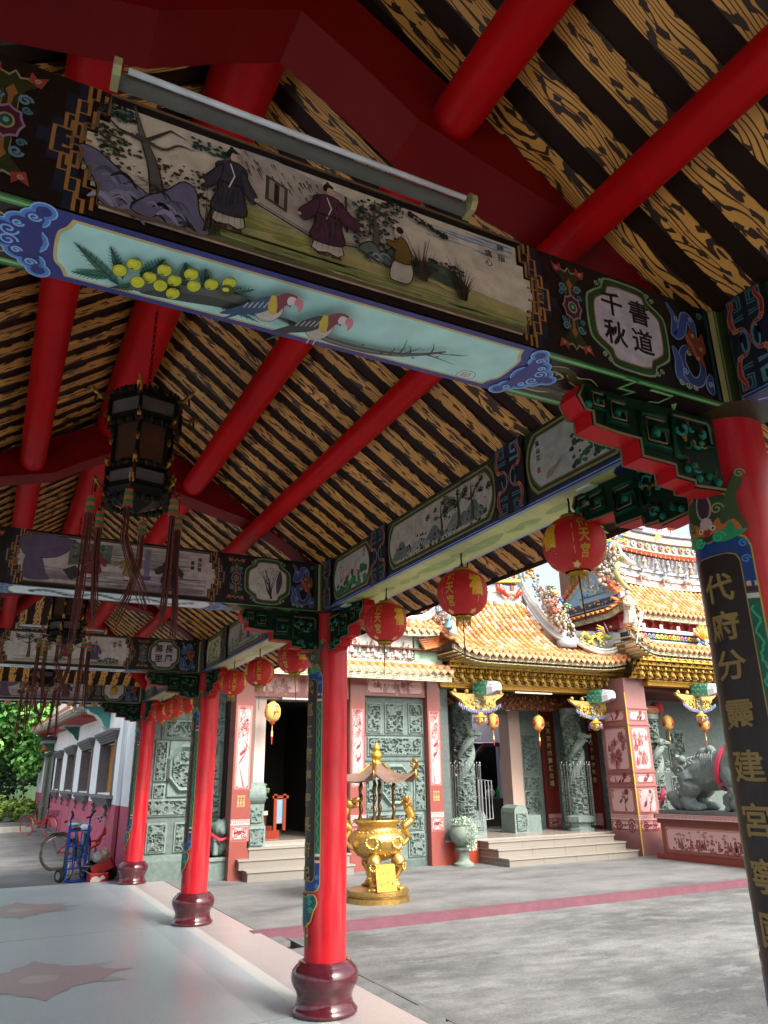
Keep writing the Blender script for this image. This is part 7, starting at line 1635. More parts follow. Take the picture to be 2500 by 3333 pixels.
for s in (-1, 1):
    T([(X0+s*.16, 11.4, 1.55), (X0+s*.2, 11.3, 1.38), (X0+s*.2, 11.48, 1.18), (X0+s*.2, 11.38, .98)], [.24, .22, .15, .15]); g.ball((X0+s*.2, 11.28, .97), .155, P('#66716d'), 10, 8, (1, 1.6, .6))
    T([(X0+s*.18, 10.35, 1.6), (X0+s*.22, 10.2, 1.35), (X0+s*.22, 10.3, 1.1), (X0+s*.22, 10.15, .98)], [.24, .2, .15, .15]); g.ball((X0+s*.22, 10.05, .97), .155, P('#66716d'), 10, 8, (1, 1.6, .6))
    g.ball((X0+s*.2, 9.5, 2.35), .08, P('#66716d'))
for k in range(4): g.ball((X0-.3+.0*k, 11.12+.09*k, .94), .05, P('#66716d'), 8, 6)
T([(X0, 11.65, 1.55), (X0, 11.82, 1.72), (X0, 11.7, 1.92)], [.09, .12, .05]); g.ball((X0, 11.7, 1.74), .14, P('#66716d')); g.ball((X0-.05, 11.6, 1.86), .09, P('#66716d')); g.ball((X0, 11.8, 1.62), .09, P('#66716d'))
g.ball((X0, 11.05, 1.95), .13, P('#66716d'), 10, 8, (1, 1.3, 1)); g.ball((X0-.04, 10.86, 2.02), .10, P('#66716d')); g.ball((X0, 11.25, 1.9), .08, P('#66716d')); T([(X0-.1, 10.95, 1.92), (X0-.22, 10.95, 1.78)], [.05, .04])
for k in range(9): a = k*.6; T([(X0-.2, 10.62+.05*k, 1.9-.03*k), (X0-.31, 10.5+.04*k, 1.55-.02*k)], [.025, .03])
fuse(g, 'body', 'carved', ls, '#66716d', .022)
g = G()
def swirl(cx, cy, cz, r, t=1, n=16): g.tube([(cx-.004*k, cy+t*r*(1-k/n*.85)*math.cos(k*.55), cz+r*(1-k/n*.85)*math.sin(k*.55)) for k in range(n)], [.016]*n, P('#6c7773'), 6)
for cy, cz, r, t in ((11.42, 1.62, .13, 1), (11.15, 1.78, .07, -1), (11.5, 1.32, .07, -1), (10.25, 1.45, .10, 1), (10.3, 1.2, .06, -1), (11.72, 1.78, .08, 1)): swirl(X0-.33 if cz > 1.4 else X0-.34, cy, cz, r, t)
for k in range(7): g.tube([(X0-.30-.02*math.sin(j*.7), 10.62+.045*k+.02*math.sin(j), 1.95-.09*j) for j in range(7)], [.006, .014, .017, .018, .016, .012, .005], P('#6c7773'), 6)
for k in range(8): g.tube([(X0-.2+.0*k, 10.72+.09*k, 1.93-.01*k), (X0-.12, 10.74+.09*k, 2.0-.015*k), (X0, 10.76+.09*k, 2.02-.02*k)], .014, P('#6c7773'), 5)
g.build('carved_curls', 'carved', ls, True)
g = G(); q = [(X0+.415*math.cos(a)*1.0, 10.46-.08*math.sin(a)+.0, 1.70+.43*math.sin(a)) for a in [2*math.pi*i/24 for i in range(25)]]
for off in (-.03, 0, .03): g.tube([(a, b+off+.12*(1.7-c), c) for a, b, c in q], .022, P('#c8344e'), 6)
g.build('ribbon', 'cloth', ls, True)
g = G(); rn = random.Random(4); T = lambda pts, r: g.tube(sm([tuple(p) for p in pts], 4), r, P('#66716d'), 8)
for k in range(7): a = k*.8; T([(12.6+.05*math.cos(a), 10.45+.14*math.cos(a), 1.1+.14*math.sin(a)), (12.58, 10.5+.07*math.cos(a+1), 1.1+.07*math.sin(a+1)), (12.6, 10.5, 1.1)], .035)
T([(12.6, 10.62, 1.3), (12.55, 10.5, 1.42), (12.58, 10.35, 1.3)], .05); T([(12.6, 10.5, .98), (12.6, 10.45, .9)], .09)
fuse(g, 'carved_ball', 'carved', ls, '#66716d', .02)
g = G(); g.ball((12.7, 11.75, 1.05), .16, P('#5f6a66'), 10, 8, (1, 1.2, 1)); g.ball((12.66, 11.9, 1.15), .11, P('#5f6a66')); g.ball((12.62, 11.62, .98), .10, P('#5f6a66')); [g.ball((12.55+rn.random()*.2, 11.6+rn.random()*.45, .95+rn.random()*.3), .05, P('#5f6a66'), 6, 5) for _ in range(14)]
fuse(g, 'cub', 'carved', ls, '#5f6a66', .02)
g = G(); g.tube([(12.55, 11.98, 1.3), (12.5, 12.0, 1.15), (12.52, 12.03, 1.0)], [.04, .05, .03], P('#c8344e'), 6); g.build('bow', 'cloth', ls, True)

# ================================================================== INCENSE BURNER
ib = thing('incense_burner', 'golden incense burner with dragon handles under a brown canopy roof, on a round base', 'incense burner', (5.09, 10.25, 0))
g = G(); g.lathe([(.44, 0), (.44, .06), (.40, .075), (.40, .09), (.43, .10), (.43, .145), (.40, .155)], 0, 0, 0, P('#b39456'), 48); g.build('base', 'gold', ib, True, 35)
g = G(); g.lathe([(.0001, .50), (.12, .505), (.24, .55), (.34, .64), (.385, .75), (.385, .80), (.34, .87), (.29, .90), (.275, .93), (.285, .97), (.335, 1.00), (.345, 1.03), (.33, 1.045), (.30, 1.04), (.28, 1.0), (.26, .9)], 0, 0, 0, P('#cca85c'), 56)
bw = g.build('bowl', 'gold', ib, True)
g = G(); rn = random.Random(6)
for a0 in (-1.2, -2.2, .4, 1.8):
    g = G()
    for k in range(34):
        t = k/33; a = a0+.32*math.cos(t*7)*(1-t*.5); z = .75+.07*math.sin(t*7); r_ = .385; g.ball((r_*math.cos(a), r_*math.sin(a), z), rn.uniform(.014, .028), P('#d2b66c'), 6, 4)
    g.build('raised_dragon', 'gold', bw, True)
g = G()
for k in range(28): a = 2*math.pi*k/28; g.ball((.325*math.cos(a), .325*math.sin(a), .885), .018, P('#d0ac5c'), 6, 4, (1, 1, .7))
for k in range(50): a = rn.uniform(0, 6.28); z = rn.uniform(.58, .68); r_ = .30+.06*(z-.58)/.1; g.ball((r_*math.cos(a), r_*math.sin(a), z), .014, P('#cca658'), 5, 4)
g.build('raised_band', 'gold', bw, True, kind='stuff')
for s in (-1, 1):
    d = dragon_mesh([(s*.36, 0, .66), (s*.50, 0, .78), (s*.43, -.01, .92), (s*.55, -.02, 1.03), (s*.49, -.02, 1.17), (s*.46, -.04, 1.25)], .055, '#cca658', '#d4b464', '#b8862a', (-s*.3, -.5, .15), 1.15, 8); d.c = [P('#cca658')]*len(d.c); d.build('dragon_handle', 'gold', ib, True)
for k in range(3):
    a = R([-125, -50, 90][k]); c, s = math.cos(a), math.sin(a); q = [(c*.26, s*.26, .56), (c*.33, s*.33, .50), (c*.33, s*.33, .42), (c*.27, s*.27, .33), (c*.26, s*.26, .25), (c*.30, s*.30, .19)]
    g = G(); g.tube(sm(q, 4), [.085, .088, .09, .09, .088, .085, .08, .07, .062, .055, .05, .048, .046, .046, .046, .048, .05, .052, .055, .058, .06], P('#cca658'), 12); g.ball((c*.33, s*.33, .175), .06, P('#cca658'), 8, 6, (1.2, 1.2, .5))
    for j in range(5): g.ball((c*.36+.03*math.cos(a+1.57)*(j-2), s*.36+.03*math.sin(a+1.57)*(j-2), .17), .022, P('#d0ac5c'), 6, 5)
    for j in range(10): b_ = j*.63; g.ball((c*.40-.045*s*math.cos(b_), s*.40+.045*c*math.cos(b_), .45+.045*math.sin(b_)), .018, P('#d4b464'), 5, 4)
    g.build('leg', 'gold', ib, True)
for k in range(4):
    a = R(45+90*k+10); g = G(); q = [(.24*math.cos(a)+.0*i, .24*math.sin(a), 1.0+i*.03) for i in range(20)]; g.tube([(x+.008*math.cos(i*1.1), y+.008*math.sin(i*1.1), z) for i, (x, y, z) in enumerate(q)], [.026+.006*math.sin(i*1.3) for i in range(20)], P('#6e5a3c'), 8); g.build('post', 'gold', ib, True)
g = G(); n = 24; rings = [(.06, 1.80), (.15, 1.73), (.27, 1.635), (.40, 1.565), (.52, 1.545)]; vs = []
for j, (r_, z) in enumerate(rings):
    for i in range(n):
        a = 2*math.pi*i/n; k6 = abs(((i/n*6) % 1)-.5)*2; r2 = r_*(1+.28*(k6**2)*(j/4)**1.5); vs.append((r2*math.cos(a), r2*math.sin(a), z+.14*(k6**3)*(j/4)**2))
m = len(vs); vs += [(x, y, z-.02) for x, y, z in vs]
fs = [(j*n+i, (j)*n+(i+1) % n, (j+1)*n+(i+1) % n, (j+1)*n+i) for j in range(4) for i in range(n)]; g.add(vs, fs+[(m+a, m+d, m+c, m+b) for a, b, c, d in fs]+[(4*n+i, 4*n+(i+1) % n, m+4*n+(i+1) % n, m+4*n+i) for i in range(n)], P('#6a5244'))
cr = g.build('canopy_roof', 'paint', ib)
for i in range(6):
    a = 2*math.pi*i/6; g = G(); g.tube(sm([(.10*math.cos(a), .10*math.sin(a), 1.79), (.3*math.cos(a), .3*math.sin(a), 1.655), (.5*math.cos(a), .5*math.sin(a), 1.63), (.64*math.cos(a), .64*math.sin(a), 1.70), (.68*math.cos(a), .68*math.sin(a), 1.80), (.62*math.cos(a), .62*math.sin(a), 1.84)], 4), [.014]*10+[.02]*6+[.022]*5, P('#a8772c'), 6)
    for j in range(7): b_ = j*.9; g.ball(((.63+.045*math.cos(b_))*math.cos(a), (.63+.045*math.cos(b_))*math.sin(a), 1.77+.045*math.sin(b_)), .018, P('#b0802c'), 5, 4)
    g.tube([(.66*math.cos(a), .66*math.sin(a), 1.70), (.66*math.cos(a), .66*math.sin(a), 1.56)], .007, P('#cca658'), 5); g.build('roof_rib', 'gold', cr, True)
g = G(); g.lathe([(.07, 1.78), (.075, 1.80), (.05, 1.82), (.045, 1.84), (.075, 1.865), (.085, 1.90), (.07, 1.94), (.035, 1.96), (.055, 1.985), (.055, 2.02), (.03, 2.05), (.022, 2.07), (.001, 2.08)], 0, 0, 0, P('#d8ac3c'), 24); g.build('finial', 'gold', ib, True)
sg_ = thing('notice_sign', 'yellow notice board with red Thai writing leaning against the golden burner legs', 'sign', (5.04, 9.86, .155))
M = Matrix.Rotation(R(-12), 4, 'X') @ Matrix.Rotation(R(0), 4, 'Z'); g = G(); g.box(-.15, .15, 0, .012, 0, .34, P('#a83018'), M); g.box(-.142, .142, -.002, 0, .008, .332, P('#dcb800'), M); g.build('board', 'paint', sg_)
p = Paint(lambda u, v, w: tuple(M @ Vector((u, -.0025-w, v))), .001); p.text('เผาไฟห้วงหาย', 0, .235, .052, '#a02810', .02, .85); p.text('ที่', 0, .17, .05, '#a02810', .02); p.text('จุดที่ 4', 0, .09, .085, '#a02810', .025); p.build('lettering', 'paint', sg_)

# ================================================================== PLANTER URN, STAIR STONES
ur = thing('planter_urn', 'grey stone pedestal urn with pale trailing succulents beside the porch stairs', 'planter', (8.38, 13.18, 0))
g = G(); g.lathe([(.19, 0), (.19, .04), (.15, .06), (.11, .10), (.10, .22), (.115, .26), (.15, .28), (.15, .31), (.10, .33), (.16, .37), (.23, .45), (.255, .54), (.25, .62), (.21, .70), (.225, .72), (.19, .725)], 0, 0, 0, P('#6f7c70'), 32); g.build('urn', 'carved', ur, True, 50)
g = G(); rn = random.Random(8)
for k in range(900):
    if rn.random() < .55: a = rn.uniform(0, 6.28); r_ = rn.uniform(0, .2); x, y, z = r_*math.cos(a), r_*math.sin(a), .72+rn.uniform(0, .16)*(1-r_*2)
    else: a = rn.uniform(-1.9, -.2); r_ = .22+rn.uniform(0, .07); z = rn.uniform(.28, .74); x, y = r_*math.cos(a)*(.7+.3*rn.random()), r_*math.sin(a)
    s = rn.uniform(.014, .026); n_ = Vector((rn.gauss(0, 1), rn.gauss(0, 1)-.6, rn.gauss(0, 1)+.5)).normalized(); t_ = n_.orthogonal().normalized(); b_ = n_.cross(t_); c0 = Vector((x, y, z)); c = P(rn.choice(['#8fa78e', '#a8bda6', '#7d967e', '#b9c8b4']))
    g.add([c0+t_*s, c0+b_*s*.6+n_*s*.3, c0-t_*s, c0-b_*s*.6+n_*s*.3], [(0, 1, 2, 3)], c)
g.build('foliage', 'leaf', ur, kind='stuff')
ds = thing('door_stone', 'grey arched stone block on the porch floor, right of the open door', 'door stone', (10.55, 14.2, .43))
g = G(); g.prism([(0, 0), (.36, 0), (.36, .42), (.33, .50), (.24, .56), (.12, .56), (.03, .50), (0, .42)], lambda u, v, w: (u-.18, w, v), .5, P('#6e7d76')); g.box(.2, .62, .12, .5, 0, .34, P('#66756e')); g.build('block', 'carved', ds); put(relief_mesh(.26, .34, 91, .03), 'carved_panel', ds, (0, -.002, .05))
ds2 = thing('door_stone', 'small grey arched stone on the porch floor, left of the open door beside the urn', 'door stone', (9.5, 14.2, .43))
g = G(); g.prism([(0, 0), (.26, 0), (.26, .36), (.22, .44), (.13, .48), (.04, .44), (0, .36)], lambda u, v, w: (u-.13, w, v), .4, P('#6e7d76')); g.build('block', 'carved', ds2)
dd = thing('door_drum', 'tall grey stone drum with carved scroll at the left of the temple doorway', 'door stone', (4.35, 13.45, .49))
g = G(); g.box(-.16, .16, 0, .4, 0, .34, P('#70807a')); g.lathe([(.0001, -.02), (.17, -.02), (.2, .0), (.2, .30), (.17, .32), (.0001, .32)], 0, 0, 0, P('#66756e'), 24, Matrix.Translation((-.16, .18, .86)) @ Matrix.Rotation(math.pi/2, 4, 'Y')); g.prism([(-.16, .34), (.16, .34), (.13, .5), (.14, .7), (-.14, .7), (-.13, .5)], lambda u, v, w: (u, .05+w, v), .28, P('#66756e')); g.build('drum', 'carved', dd, False); put(relief_mesh(.24, .26, 92, .03), 'carved_panel', dd, (0, -.003, .04)); put(relief_mesh(.2, .24, 93, .03, border=False), 'carved_panel', dd, (0, .045, .4))
for x in (): pass
at = thing('altar_table', 'dark red wooden altar table with a vase just inside the left doorway', 'table', (4.85, 14.4, .55))
g = G(); g.box(-.35, .25, 0, .5, 0, .14, P('#7a2c1c')); g.box(-.3, .2, .03, .45, .14, .22, P('#5a1c14')); g.build('base', 'lacquer', at); 
for x in (.16, .34): g = G(); g.box(x-.03, x+.03, .0, .06, .14, .78, P('#7a341a')); g.build('post', 'lacquer', at)
g = G(); g.box(.19, .31, .02, .04, .26, .68, P('#7088a8')); g.box(.10, .42, .0, .06, .70, .75, P('#7a341a')); g.build('panel', 'lacquer', at)
vs_ = thing('flower_vase', 'brass vase of yellow flowers on a white stand inside the left doorway', 'vase', (4.62, 14.1, .98))
g = G(); g.box(-.14, .1, -.05, .12, -.43, 0, P('#4a2a1c')); g.box(-.13, .12, -.06, .1, 0, .07, P('#c8bca0')); g.lathe([(.05, .07), (.03, .1), (.05, .16), (.02, .22), (.035, .27)], 0, 0, 0, P('#b8862a'), 12); g.build('vase', 'gold', vs_)
g = G(); [g.ball((rn.gauss(0, .06), rn.gauss(0, .05), .33+rn.uniform(-.05, .2)), rn.uniform(.02, .035), P(rn.choice(['#3f5a2c', '#566e34', '#b8a83a'])), 5, 4) for _ in range(50)]; g.build('foliage', 'leaf', vs_)
bg_ = G(); bg_.ball((0, 0, .11), .13, P('#b8b4b8'), 10, 8, (1.1, .7, .85)); bg_.tube([(-.06, 0, .2), (-.08, 0, .3), (-.02, 0, .3), (-.01, 0, .2)], .012, P('#c8c4c8'), 5); bg_.tube([(.02, 0, .2), (.03, 0, .29), (.08, 0, .29), (.08, 0, .2)], .012, P('#c8c4c8'), 5)
o = bg_.build('plastic_bag', 'plasticbag', None, True, label='white plastic bag with handles on the steel counter inside the porch door', category='bag'); o.location = (11.42, 16.6, 1.08)
g = G(); g.lathe([(.045, 0), (.045, .16), (.02, .22), (.016, .26), (.018, .28)], 0, 0, 0, P('#1f9a3c'), 14); o = g.build('bottle', 'glass', None, True, label='green bottle standing on the steel counter inside the porch door', category='bottle'); o.location = (11.66, 16.6, 1.08)
li = thing('small_stone_lion', 'small grey stone lion wearing a red cloth bow, partly behind the third column', 'statue', (3.82, 13.85, 0))
g = G(); g.box(-.22, .22, -.2, .25, 0, .36, P('#5f6e68')); g.box(-.25, .25, -.23, .28, .3, .36, P('#6c7b75')); g.build('plinth', 'carved', li)
g = G(); g.ball((0, .02, .55), .17, P(STONE), 10, 8, (1, 1, 1.3)); g.ball((0, -.06, .80), .15, P(STONE), 10, 8); [g.ball((.15*math.cos(k), -.02+.05*math.sin(k), .80+.13*math.sin(k*1.7)), .05, P(STONE), 6, 5) for k in range(12)]; g.tube([(-.1, -.12, .6), (-.12, -.2, .38)], .05, P(STONE), 8); g.tube([(.1, -.12, .6), (.12, -.2, .38)], .05, P(STONE), 8); g.ball((0, -.18, .76), .07, P(STONE)); fuse(g, 'body', 'carved', li, STONE, .018)
g = G(); g.tube([(-.2, -.12, .72), (-.05, -.22, .62), (.12, -.2, .66), (.2, -.1, .72)], .03, P('#c8243a'), 8)
for a, l in ((-.2, .22), (0, .3), (.15, .28), (.3, .2)): g.tube([(.12, -.22, .64), (.12+.2*a, -.26, .64-l*.5), (.14+.3*a, -.25, .62-l)], [.03, .045, .05], P('#c02a3e'), 6, True, .5)
g.ball((.12, -.23, .66), .05, P('#d03048')); g.build('cloth_bow', 'cloth', li, True)

for i_, (x_, y_, lb) in enumerate(((2.42, 2.50, 'small white lamp holder under the long beam beside the largest round lantern'), (2.42, 5.30, 'small white lamp holder under the long beam close to the second column'))):
    g = G(); g.box(-.07, .07, -.05, .05, -.012, 0, P('#c8c8b8')); g.tube([(0, 0, -.012), (0, .01, -.05)], .02, P('#b8bcb8'), 10); g.tube([(.0, .01, -.05), (-.03, .03, -.08)], .013, P('#8a8c88'), 8)
    o = g.build('lamp_holder', 'paint', None, label=lb, category='lamp holder', group='lamp holders under the long beam'); o.location = (x_, y_, 2.893)
# ================================================================== WHITE AND PINK SIDE BUILDING
wb = thing('side_building', 'long white and pink building with grey stone window surrounds, left of the temple', 'building')
WX = 2.40; y0, y1 = 15.0, 42.0; PK = P('#bd5872'); WH = P('#eef2f4')
wins = [(17.1, 19.3), (21.0, 23.2), (25.1, 27.3), (29.4, 31.4)]
g = G(); zz = [(0, .18, '#7d5a60'), (.18, 1.16, '#bd5872'), (1.16, 1.36, '#eef2f4'), (1.36, 2.40, None), (2.40, 4.6, '#eef2f4')]
ed = [y0+1.6]+[v for w in wins for v in w]+[y1]
for za, zb, c in zz:
    if c: g.box(WX, WX+.4, y0+1.6, y1, za, zb, P(c))
    else:
        for i in range(0, len(ed), 2): g.box(WX, WX+.4, ed[i], ed[i+1], za, zb, WH)
g.build('wall', 'wallpaint', wb)
g = G()
for (a, b, dx, c1, c2) in ((15.0, 15.75, -.0, '#bd5872', '#eef2f4'), (15.75, 16.2, -.03, '#8c1c34', '#c4ccd2'), (16.2, 16.6, -.0, '#bd5872', '#eef2f4')): g.box(WX+dx, WX+.5, a, b, 0, 1.16, P(c1)); g.box(WX+dx, WX+.5, a, b, 1.16, 4.6, P(c2))
g.box(WX, 2.62, 14.6, 15.0, 0, 1.16, P('#bd5872')); g.box(WX, 2.62, 14.6, 15.0, 1.16, 4.2, WH); g.build('corner_pilaster', 'wallpaint', wb)
GS = P('#5d5c60')
for (a, b) in wins:
    g = G(); fr = g
    fr.box(WX-.03, WX+.3, a-.12, a+.012, 1.3, 2.42, GS); fr.box(WX-.03, WX+.3, b-.012, b+.12, 1.3, 2.42, GS)
    for k in range(4): fr.box(WX-.04-.035*k, WX+.1, a-.14-.05*k, b+.14+.05*k, 2.40+.05*k, 2.45+.05*k, GS)
    fr.box(WX-.16, WX+.1, a-.34, b+.34, 2.60, 2.64, P('#6f6e72'))
    w = fr.build('window', 'carved', wb)
    g = G(); g.box(WX-.15, WX+.1, a-.3, b+.3, 1.27, 1.33, P('#6f6e72'))
    for k in range(3): g.box(WX-.11+.03*k, WX, a-.22+.05*k, b+.22-.05*k, 1.21-.05*k, 1.27-.05*k, GS)
    g.build('sill', 'carved', w)
    for yy in (a+.1, b-.1): g = G(); g.tube([(WX-.1, yy, 1.14), (WX-.05, yy, 1.05), (WX-.08, yy, .96), (WX-.03, yy, .92)], [.04, .035, .03, .015], GS, 6); g.build('corbel', 'carved', w)
    for h_ in (0, 1):
        ya_ = a+h_*(b-a)/2; yb_ = ya_+(b-a)/2-.01; g = G(); g.box(WX+.2, WX+.24, ya_, yb_, 1.33, 2.40, P('#b07428'))
        for k in range(1, 6): yy = ya_+(yb_-ya_)*k/6; g.box(WX+.19, WX+.2, yy, yy+.05, 1.36, 2.37, P('#c48a3a'))
        g.build('shutter', 'paint', w)
g = G(); g.box(WX-.05, WX+.05, 32.6, 36.2, 0, 2.6, P('#3c3e44')); g.box(WX-.2, WX+.05, 32.3, 40, 2.62, 2.72, P('#55565a'))
for yy in (32.6, 33.4, 36.0): g.box(WX-.12, WX, yy, yy+.12, 0, 2.62, P('#8d9094'))
g.build('door', 'steel', wb)
g = G(); 
for k in range(8): g.box(WX-.35+.02*k, WX, 34+.1*k, 37-.1*k, 2.85+.07*k, 2.90+.07*k, P('#9a5a34' if k % 2 else '#b0703c'))
g.build('timber_stack', 'matte', wb)
for (yy, z) in ((24.0, 3.25), (33.0, 3.15)):
    g = G(); g.box(WX-.55, WX, yy, yy+2.2, z, z+.12, P('#23282a')); g.box(WX-.5, WX, yy+.2, yy+2.0, z-.1, z, P('#8d9a94')); g.prism([(0, 0), (-.45, 0), (-.36, -.06), (-.28, -.14), (-.16, -.22), (-.08, -.34), (0, -.4)], lambda u, v, w: (WX+u, yy+.9+w, z-.1+v), .12, P('#1f5a4c')); g.build('bracket', 'paint', wb)
g = G(); g.box(WX-.75, WX+.1, 17.6, 20.5, 3.28, 3.38, P('#5f8ab8')); g.box(WX-.72, WX+.1, 17.7, 20.4, 3.20, 3.28, P('#c8d4d8')); g.prism([(0, 0), (-.62, 0), (-.56, -.06), (-.5, -.06), (-.44, -.13), (-.3, -.18), (-.2, -.28), (-.12, -.42), (0, -.5)], lambda u, v, w: (WX+u, 18.4+w, 3.2+v), .5, P('#2a8a84'), P('#d8dcd8')); g.build('corbel_eave', 'paint', wb)
g = G(); 
ez = lambda y: 3.2+.0287*(y-18.6)
def rp(x0, x1, z0, z1, c, ya=19.2, yb=37.0): g.add([(x, y, ez(y)+z) for y in (ya, yb) for x, z in ((x0, z0), (x1, z0), (x1, z1), (x0, z1))], [(0, 1, 2, 3), (4, 7, 6, 5), (0, 4, 5, 1), (1, 5, 6, 2), (2, 6, 7, 3), (3, 7, 4, 0)], P(c))
rp(1.7, WX+.2, -.14, -.08, '#9a8a80'); rp(1.66, WX+.2, -.08, -.03, '#c8bcb0'); rp(1.6, WX+.3, -.03, .03, '#d8d0c4'); rp(1.58, WX+.3, .03, .09, '#c87a3a'); rp(1.85, WX, -.20, -.14, '#9a2a2c')
g.box(1.95, 2.4, 22.5, 25, 3.4, 5.0, P('#c4ccd2')); g.box(WX+.45, 3.7, 15.0, 44, 0.2, 4.2, P('#b8b4ae')); g.box(3.7, 8, 20, 44, 0.2, 4.2, P('#b8b4ae')); g.build('roof', 'matte', wb)

# ================================================================== BICYCLES, HAND TRUCK, BOXES
def bicycle(name, label, loc, rz, frame, basket=True, seat='#181818', wheel='#2a2a2a', cover=None):
    t = thing('bicycle', label, 'bicycle', loc, rz, None); Rw = .32; FRc = P(frame); ST = P('#8f9294')
    for xx in (-.53, .53):
        g = G(); g.tube([(xx+Rw*math.cos(a), 0, Rw+Rw*math.sin(a)) for a in [2*math.pi*i/28 for i in range(29)]], .018, P(wheel), 6, False); w = g.build('wheel', 'rubber', t, True)
        g = G(); g.tube([(xx+(Rw-.03)*math.cos(a), 0, Rw+(Rw-.03)*math.sin(a)) for a in [2*math.pi*i/28 for i in range(29)]], .009, ST, 5, False); g.tube([(xx, -.04, Rw), (xx, .04, Rw)], .025, ST, 8); g.build('rim', 'steel', w)
        g = G(); [g.tube([(xx, 0, Rw), (xx+(Rw-.03)*math.cos(a), 0, Rw+(Rw-.03)*math.sin(a))], .002, ST, 3) for a in [2*math.pi*i/18 for i in range(18)]]; g.build('spokes', 'steel', w)
        g = G(); g.tube([(xx+(Rw+.035)*math.cos(a), 0, Rw+(Rw+.035)*math.sin(a)) for a in [R(20+14*i) for i in range(11)]], .022, FRc if xx > 0 else P('#3a3a3a'), 5, True, .5); g.build('mudguard', 'lacquer', t)
    g = G(); bb = (-.08, 0, .28); hd = (.36, 0, .72); g.tube([hd, (.28, 0, .42), bb], .022, FRc, 8); g.tube([bb, (-.22, 0, .72)], .02, FRc, 8); g.tube([bb, (-.53, 0, Rw)], .013, FRc, 6); g.tube([(-.2, 0, .62), (-.53, 0, Rw)], .012, FRc, 6); g.tube([hd, (.40, 0, .60), (.53, .05, Rw)], .015, FRc, 6); g.tube([(.40, 0, .60), (.53, -.05, Rw)], .015, FRc, 6); g.tube([hd, (.34, 0, .86)], .014, ST, 6); g.tube([(.3, 0, .5), (-.15, 0, .45)], .018, FRc, 8); g.build('frame', 'lacquer', t, True)
    g = G(); g.tube(sm([(.16, -.30, .93), (.26, -.24, .98), (.33, -.1, .93), (.34, 0, .87), (.33, .1, .93), (.26, .24, .98), (.16, .30, .93)], 4), .011, ST, 6); g.tube([(.16, -.30, .93), (.08, -.31, .91)], .017, P('#3a2020'), 6); g.tube([(.16, .30, .93), (.08, .31, .91)], .017, P('#3a2020'), 6); g.build('handlebar', 'steel', t)
    g = G(); g.tube([(-.36, 0, .80), (-.25, 0, .81), (-.1, 0, .80)], [.085, .075, .025], P(seat), 8, True, .45); g.tube([(-.22, 0, .72), (-.23, 0, .80)], .013, ST, 6); g.build('saddle', 'rubber', t, True)
    g = G(); g.box(-.75, -.35, -.07, .07, .68, .69, ST); [g.tube([(-.7, s*.06, .68), (-.55, s*.05, Rw)], .006, ST, 4) for s in (-1, 1)]; g.build('rack', 'steel', t)
    g = G(); g.tube([(-.08, -.1, .28), (-.08, .1, .28)], .01, ST, 5); g.lathe([(.085, -.006), (.085, .006)], 0, 0, 0, ST, 16, Matrix.Translation((-.08, -.04, .28)) @ Matrix.Rotation(math.pi/2, 4, 'X')); g.box(-.05, .03, -.16, -.08, .14, .16, P('#222222')); g.box(-.16, -.08, .08, .16, .38, .40, P('#222222')); g.build('crank', 'steel', t)
    if basket:
        g = G()
        for k in range(7):
            z = .62+.035*k; a, b = .11+.006*k, .14+.006*k; cx = .60; g.tube([(cx-a, -b, z), (cx+a, -b, z), (cx+a, b, z), (cx-a, b, z), (cx-a, -b, z)], .004, P('#4a2c30'), 4)
        for k in range(9): u = -1+2*k/8; [g.tube([(.60+sx*.11, .14*u, .62), (.60+sx*.147, .176*u, .83)], .003, P('#4a2c30'), 3) for sx in (-1, 1)]; [g.tube([(.60+.11*u, s*.14, .62), (.60+.147*u, s*.176, .83)], .003, P('#4a2c30'), 3) for s in (-1, 1)]
        g.build('basket', 'rubber', t)
    if cover: g = G(); g.ball(cover[0], .12, P(cover[1]), 10, 8, (1.1, 1, .8)); g.build('wrapped_bundle', 'plasticbag', t, True)
    return t
b1 = bicycle('b', 'red bicycle parked at the far end of the pink wall, beside the hedge', (1.80, 27.9, -.012), R(-50), '#c8281c', True, wheel='#a83a30'); b1.scale = (.92, .92, .92)
bicycle('b', 'bicycle with red frame, teal saddle and dark basket leaning behind the blue hand truck', (2.02, 17.2, -.012), R(14), '#b02024', True, '#3aa89a', '#5a5030')
bicycle('b', 'green bicycle seen end-on behind the blue hand truck, with a white bundle', (1.74, 15.75, -.012), R(70), '#2f7a6a', False, '#202020', cover=((.40, 0, .78), '#c4c8d0'))
ht = thing('hand_truck', 'blue steel hand truck standing upright at the end of the gallery floor', 'hand truck', (1.64, 15.1, -.012), R(28)); BL = P('#1c3f9a')
for s in (-1, 1):
    g = G(); g.tube([(s*.19, 0, .06), (s*.19, -.02, .88)], .026, BL, 8); g.tube([(s*.19, -.02, .86), (s*.19, -.02, 1.0), (s*.20, -.06, 1.06)], .015, BL, 8); g.build('side_rail', 'lacquer', ht)
    g = G(); g.tube([(s*.19, -.02, 1.0), (s*.185, -.06, 1.06), (s*.235, -.09, 1.13)], .02, P('#1a1a20'), 8); g.build('grip', 'rubber', ht, True)
    g = G(); M = Matrix.Translation((s*.24, .05, .105)) @ Matrix.Rotation(math.pi/2, 4, 'Y'); g.lathe([(.03, -.03), (.06, -.034), (.10, -.036), (.115, -.018), (.115, .018), (.10, .036), (.06, .034), (.03, .03)], 0, 0, 0, P('#15151a'), 24, M, [P('#8a8c90')]+[P('#15151a')]*5+[P('#8a8c90')]); g.build('wheel', 'rubber', ht, True, 40)
for z in (.2, .36, .56, .80): g = G(); g.tube([(-.165, -.01, z), (.165, -.01, z)], .012, BL, 6); g.build('crossbar', 'lacquer', ht)
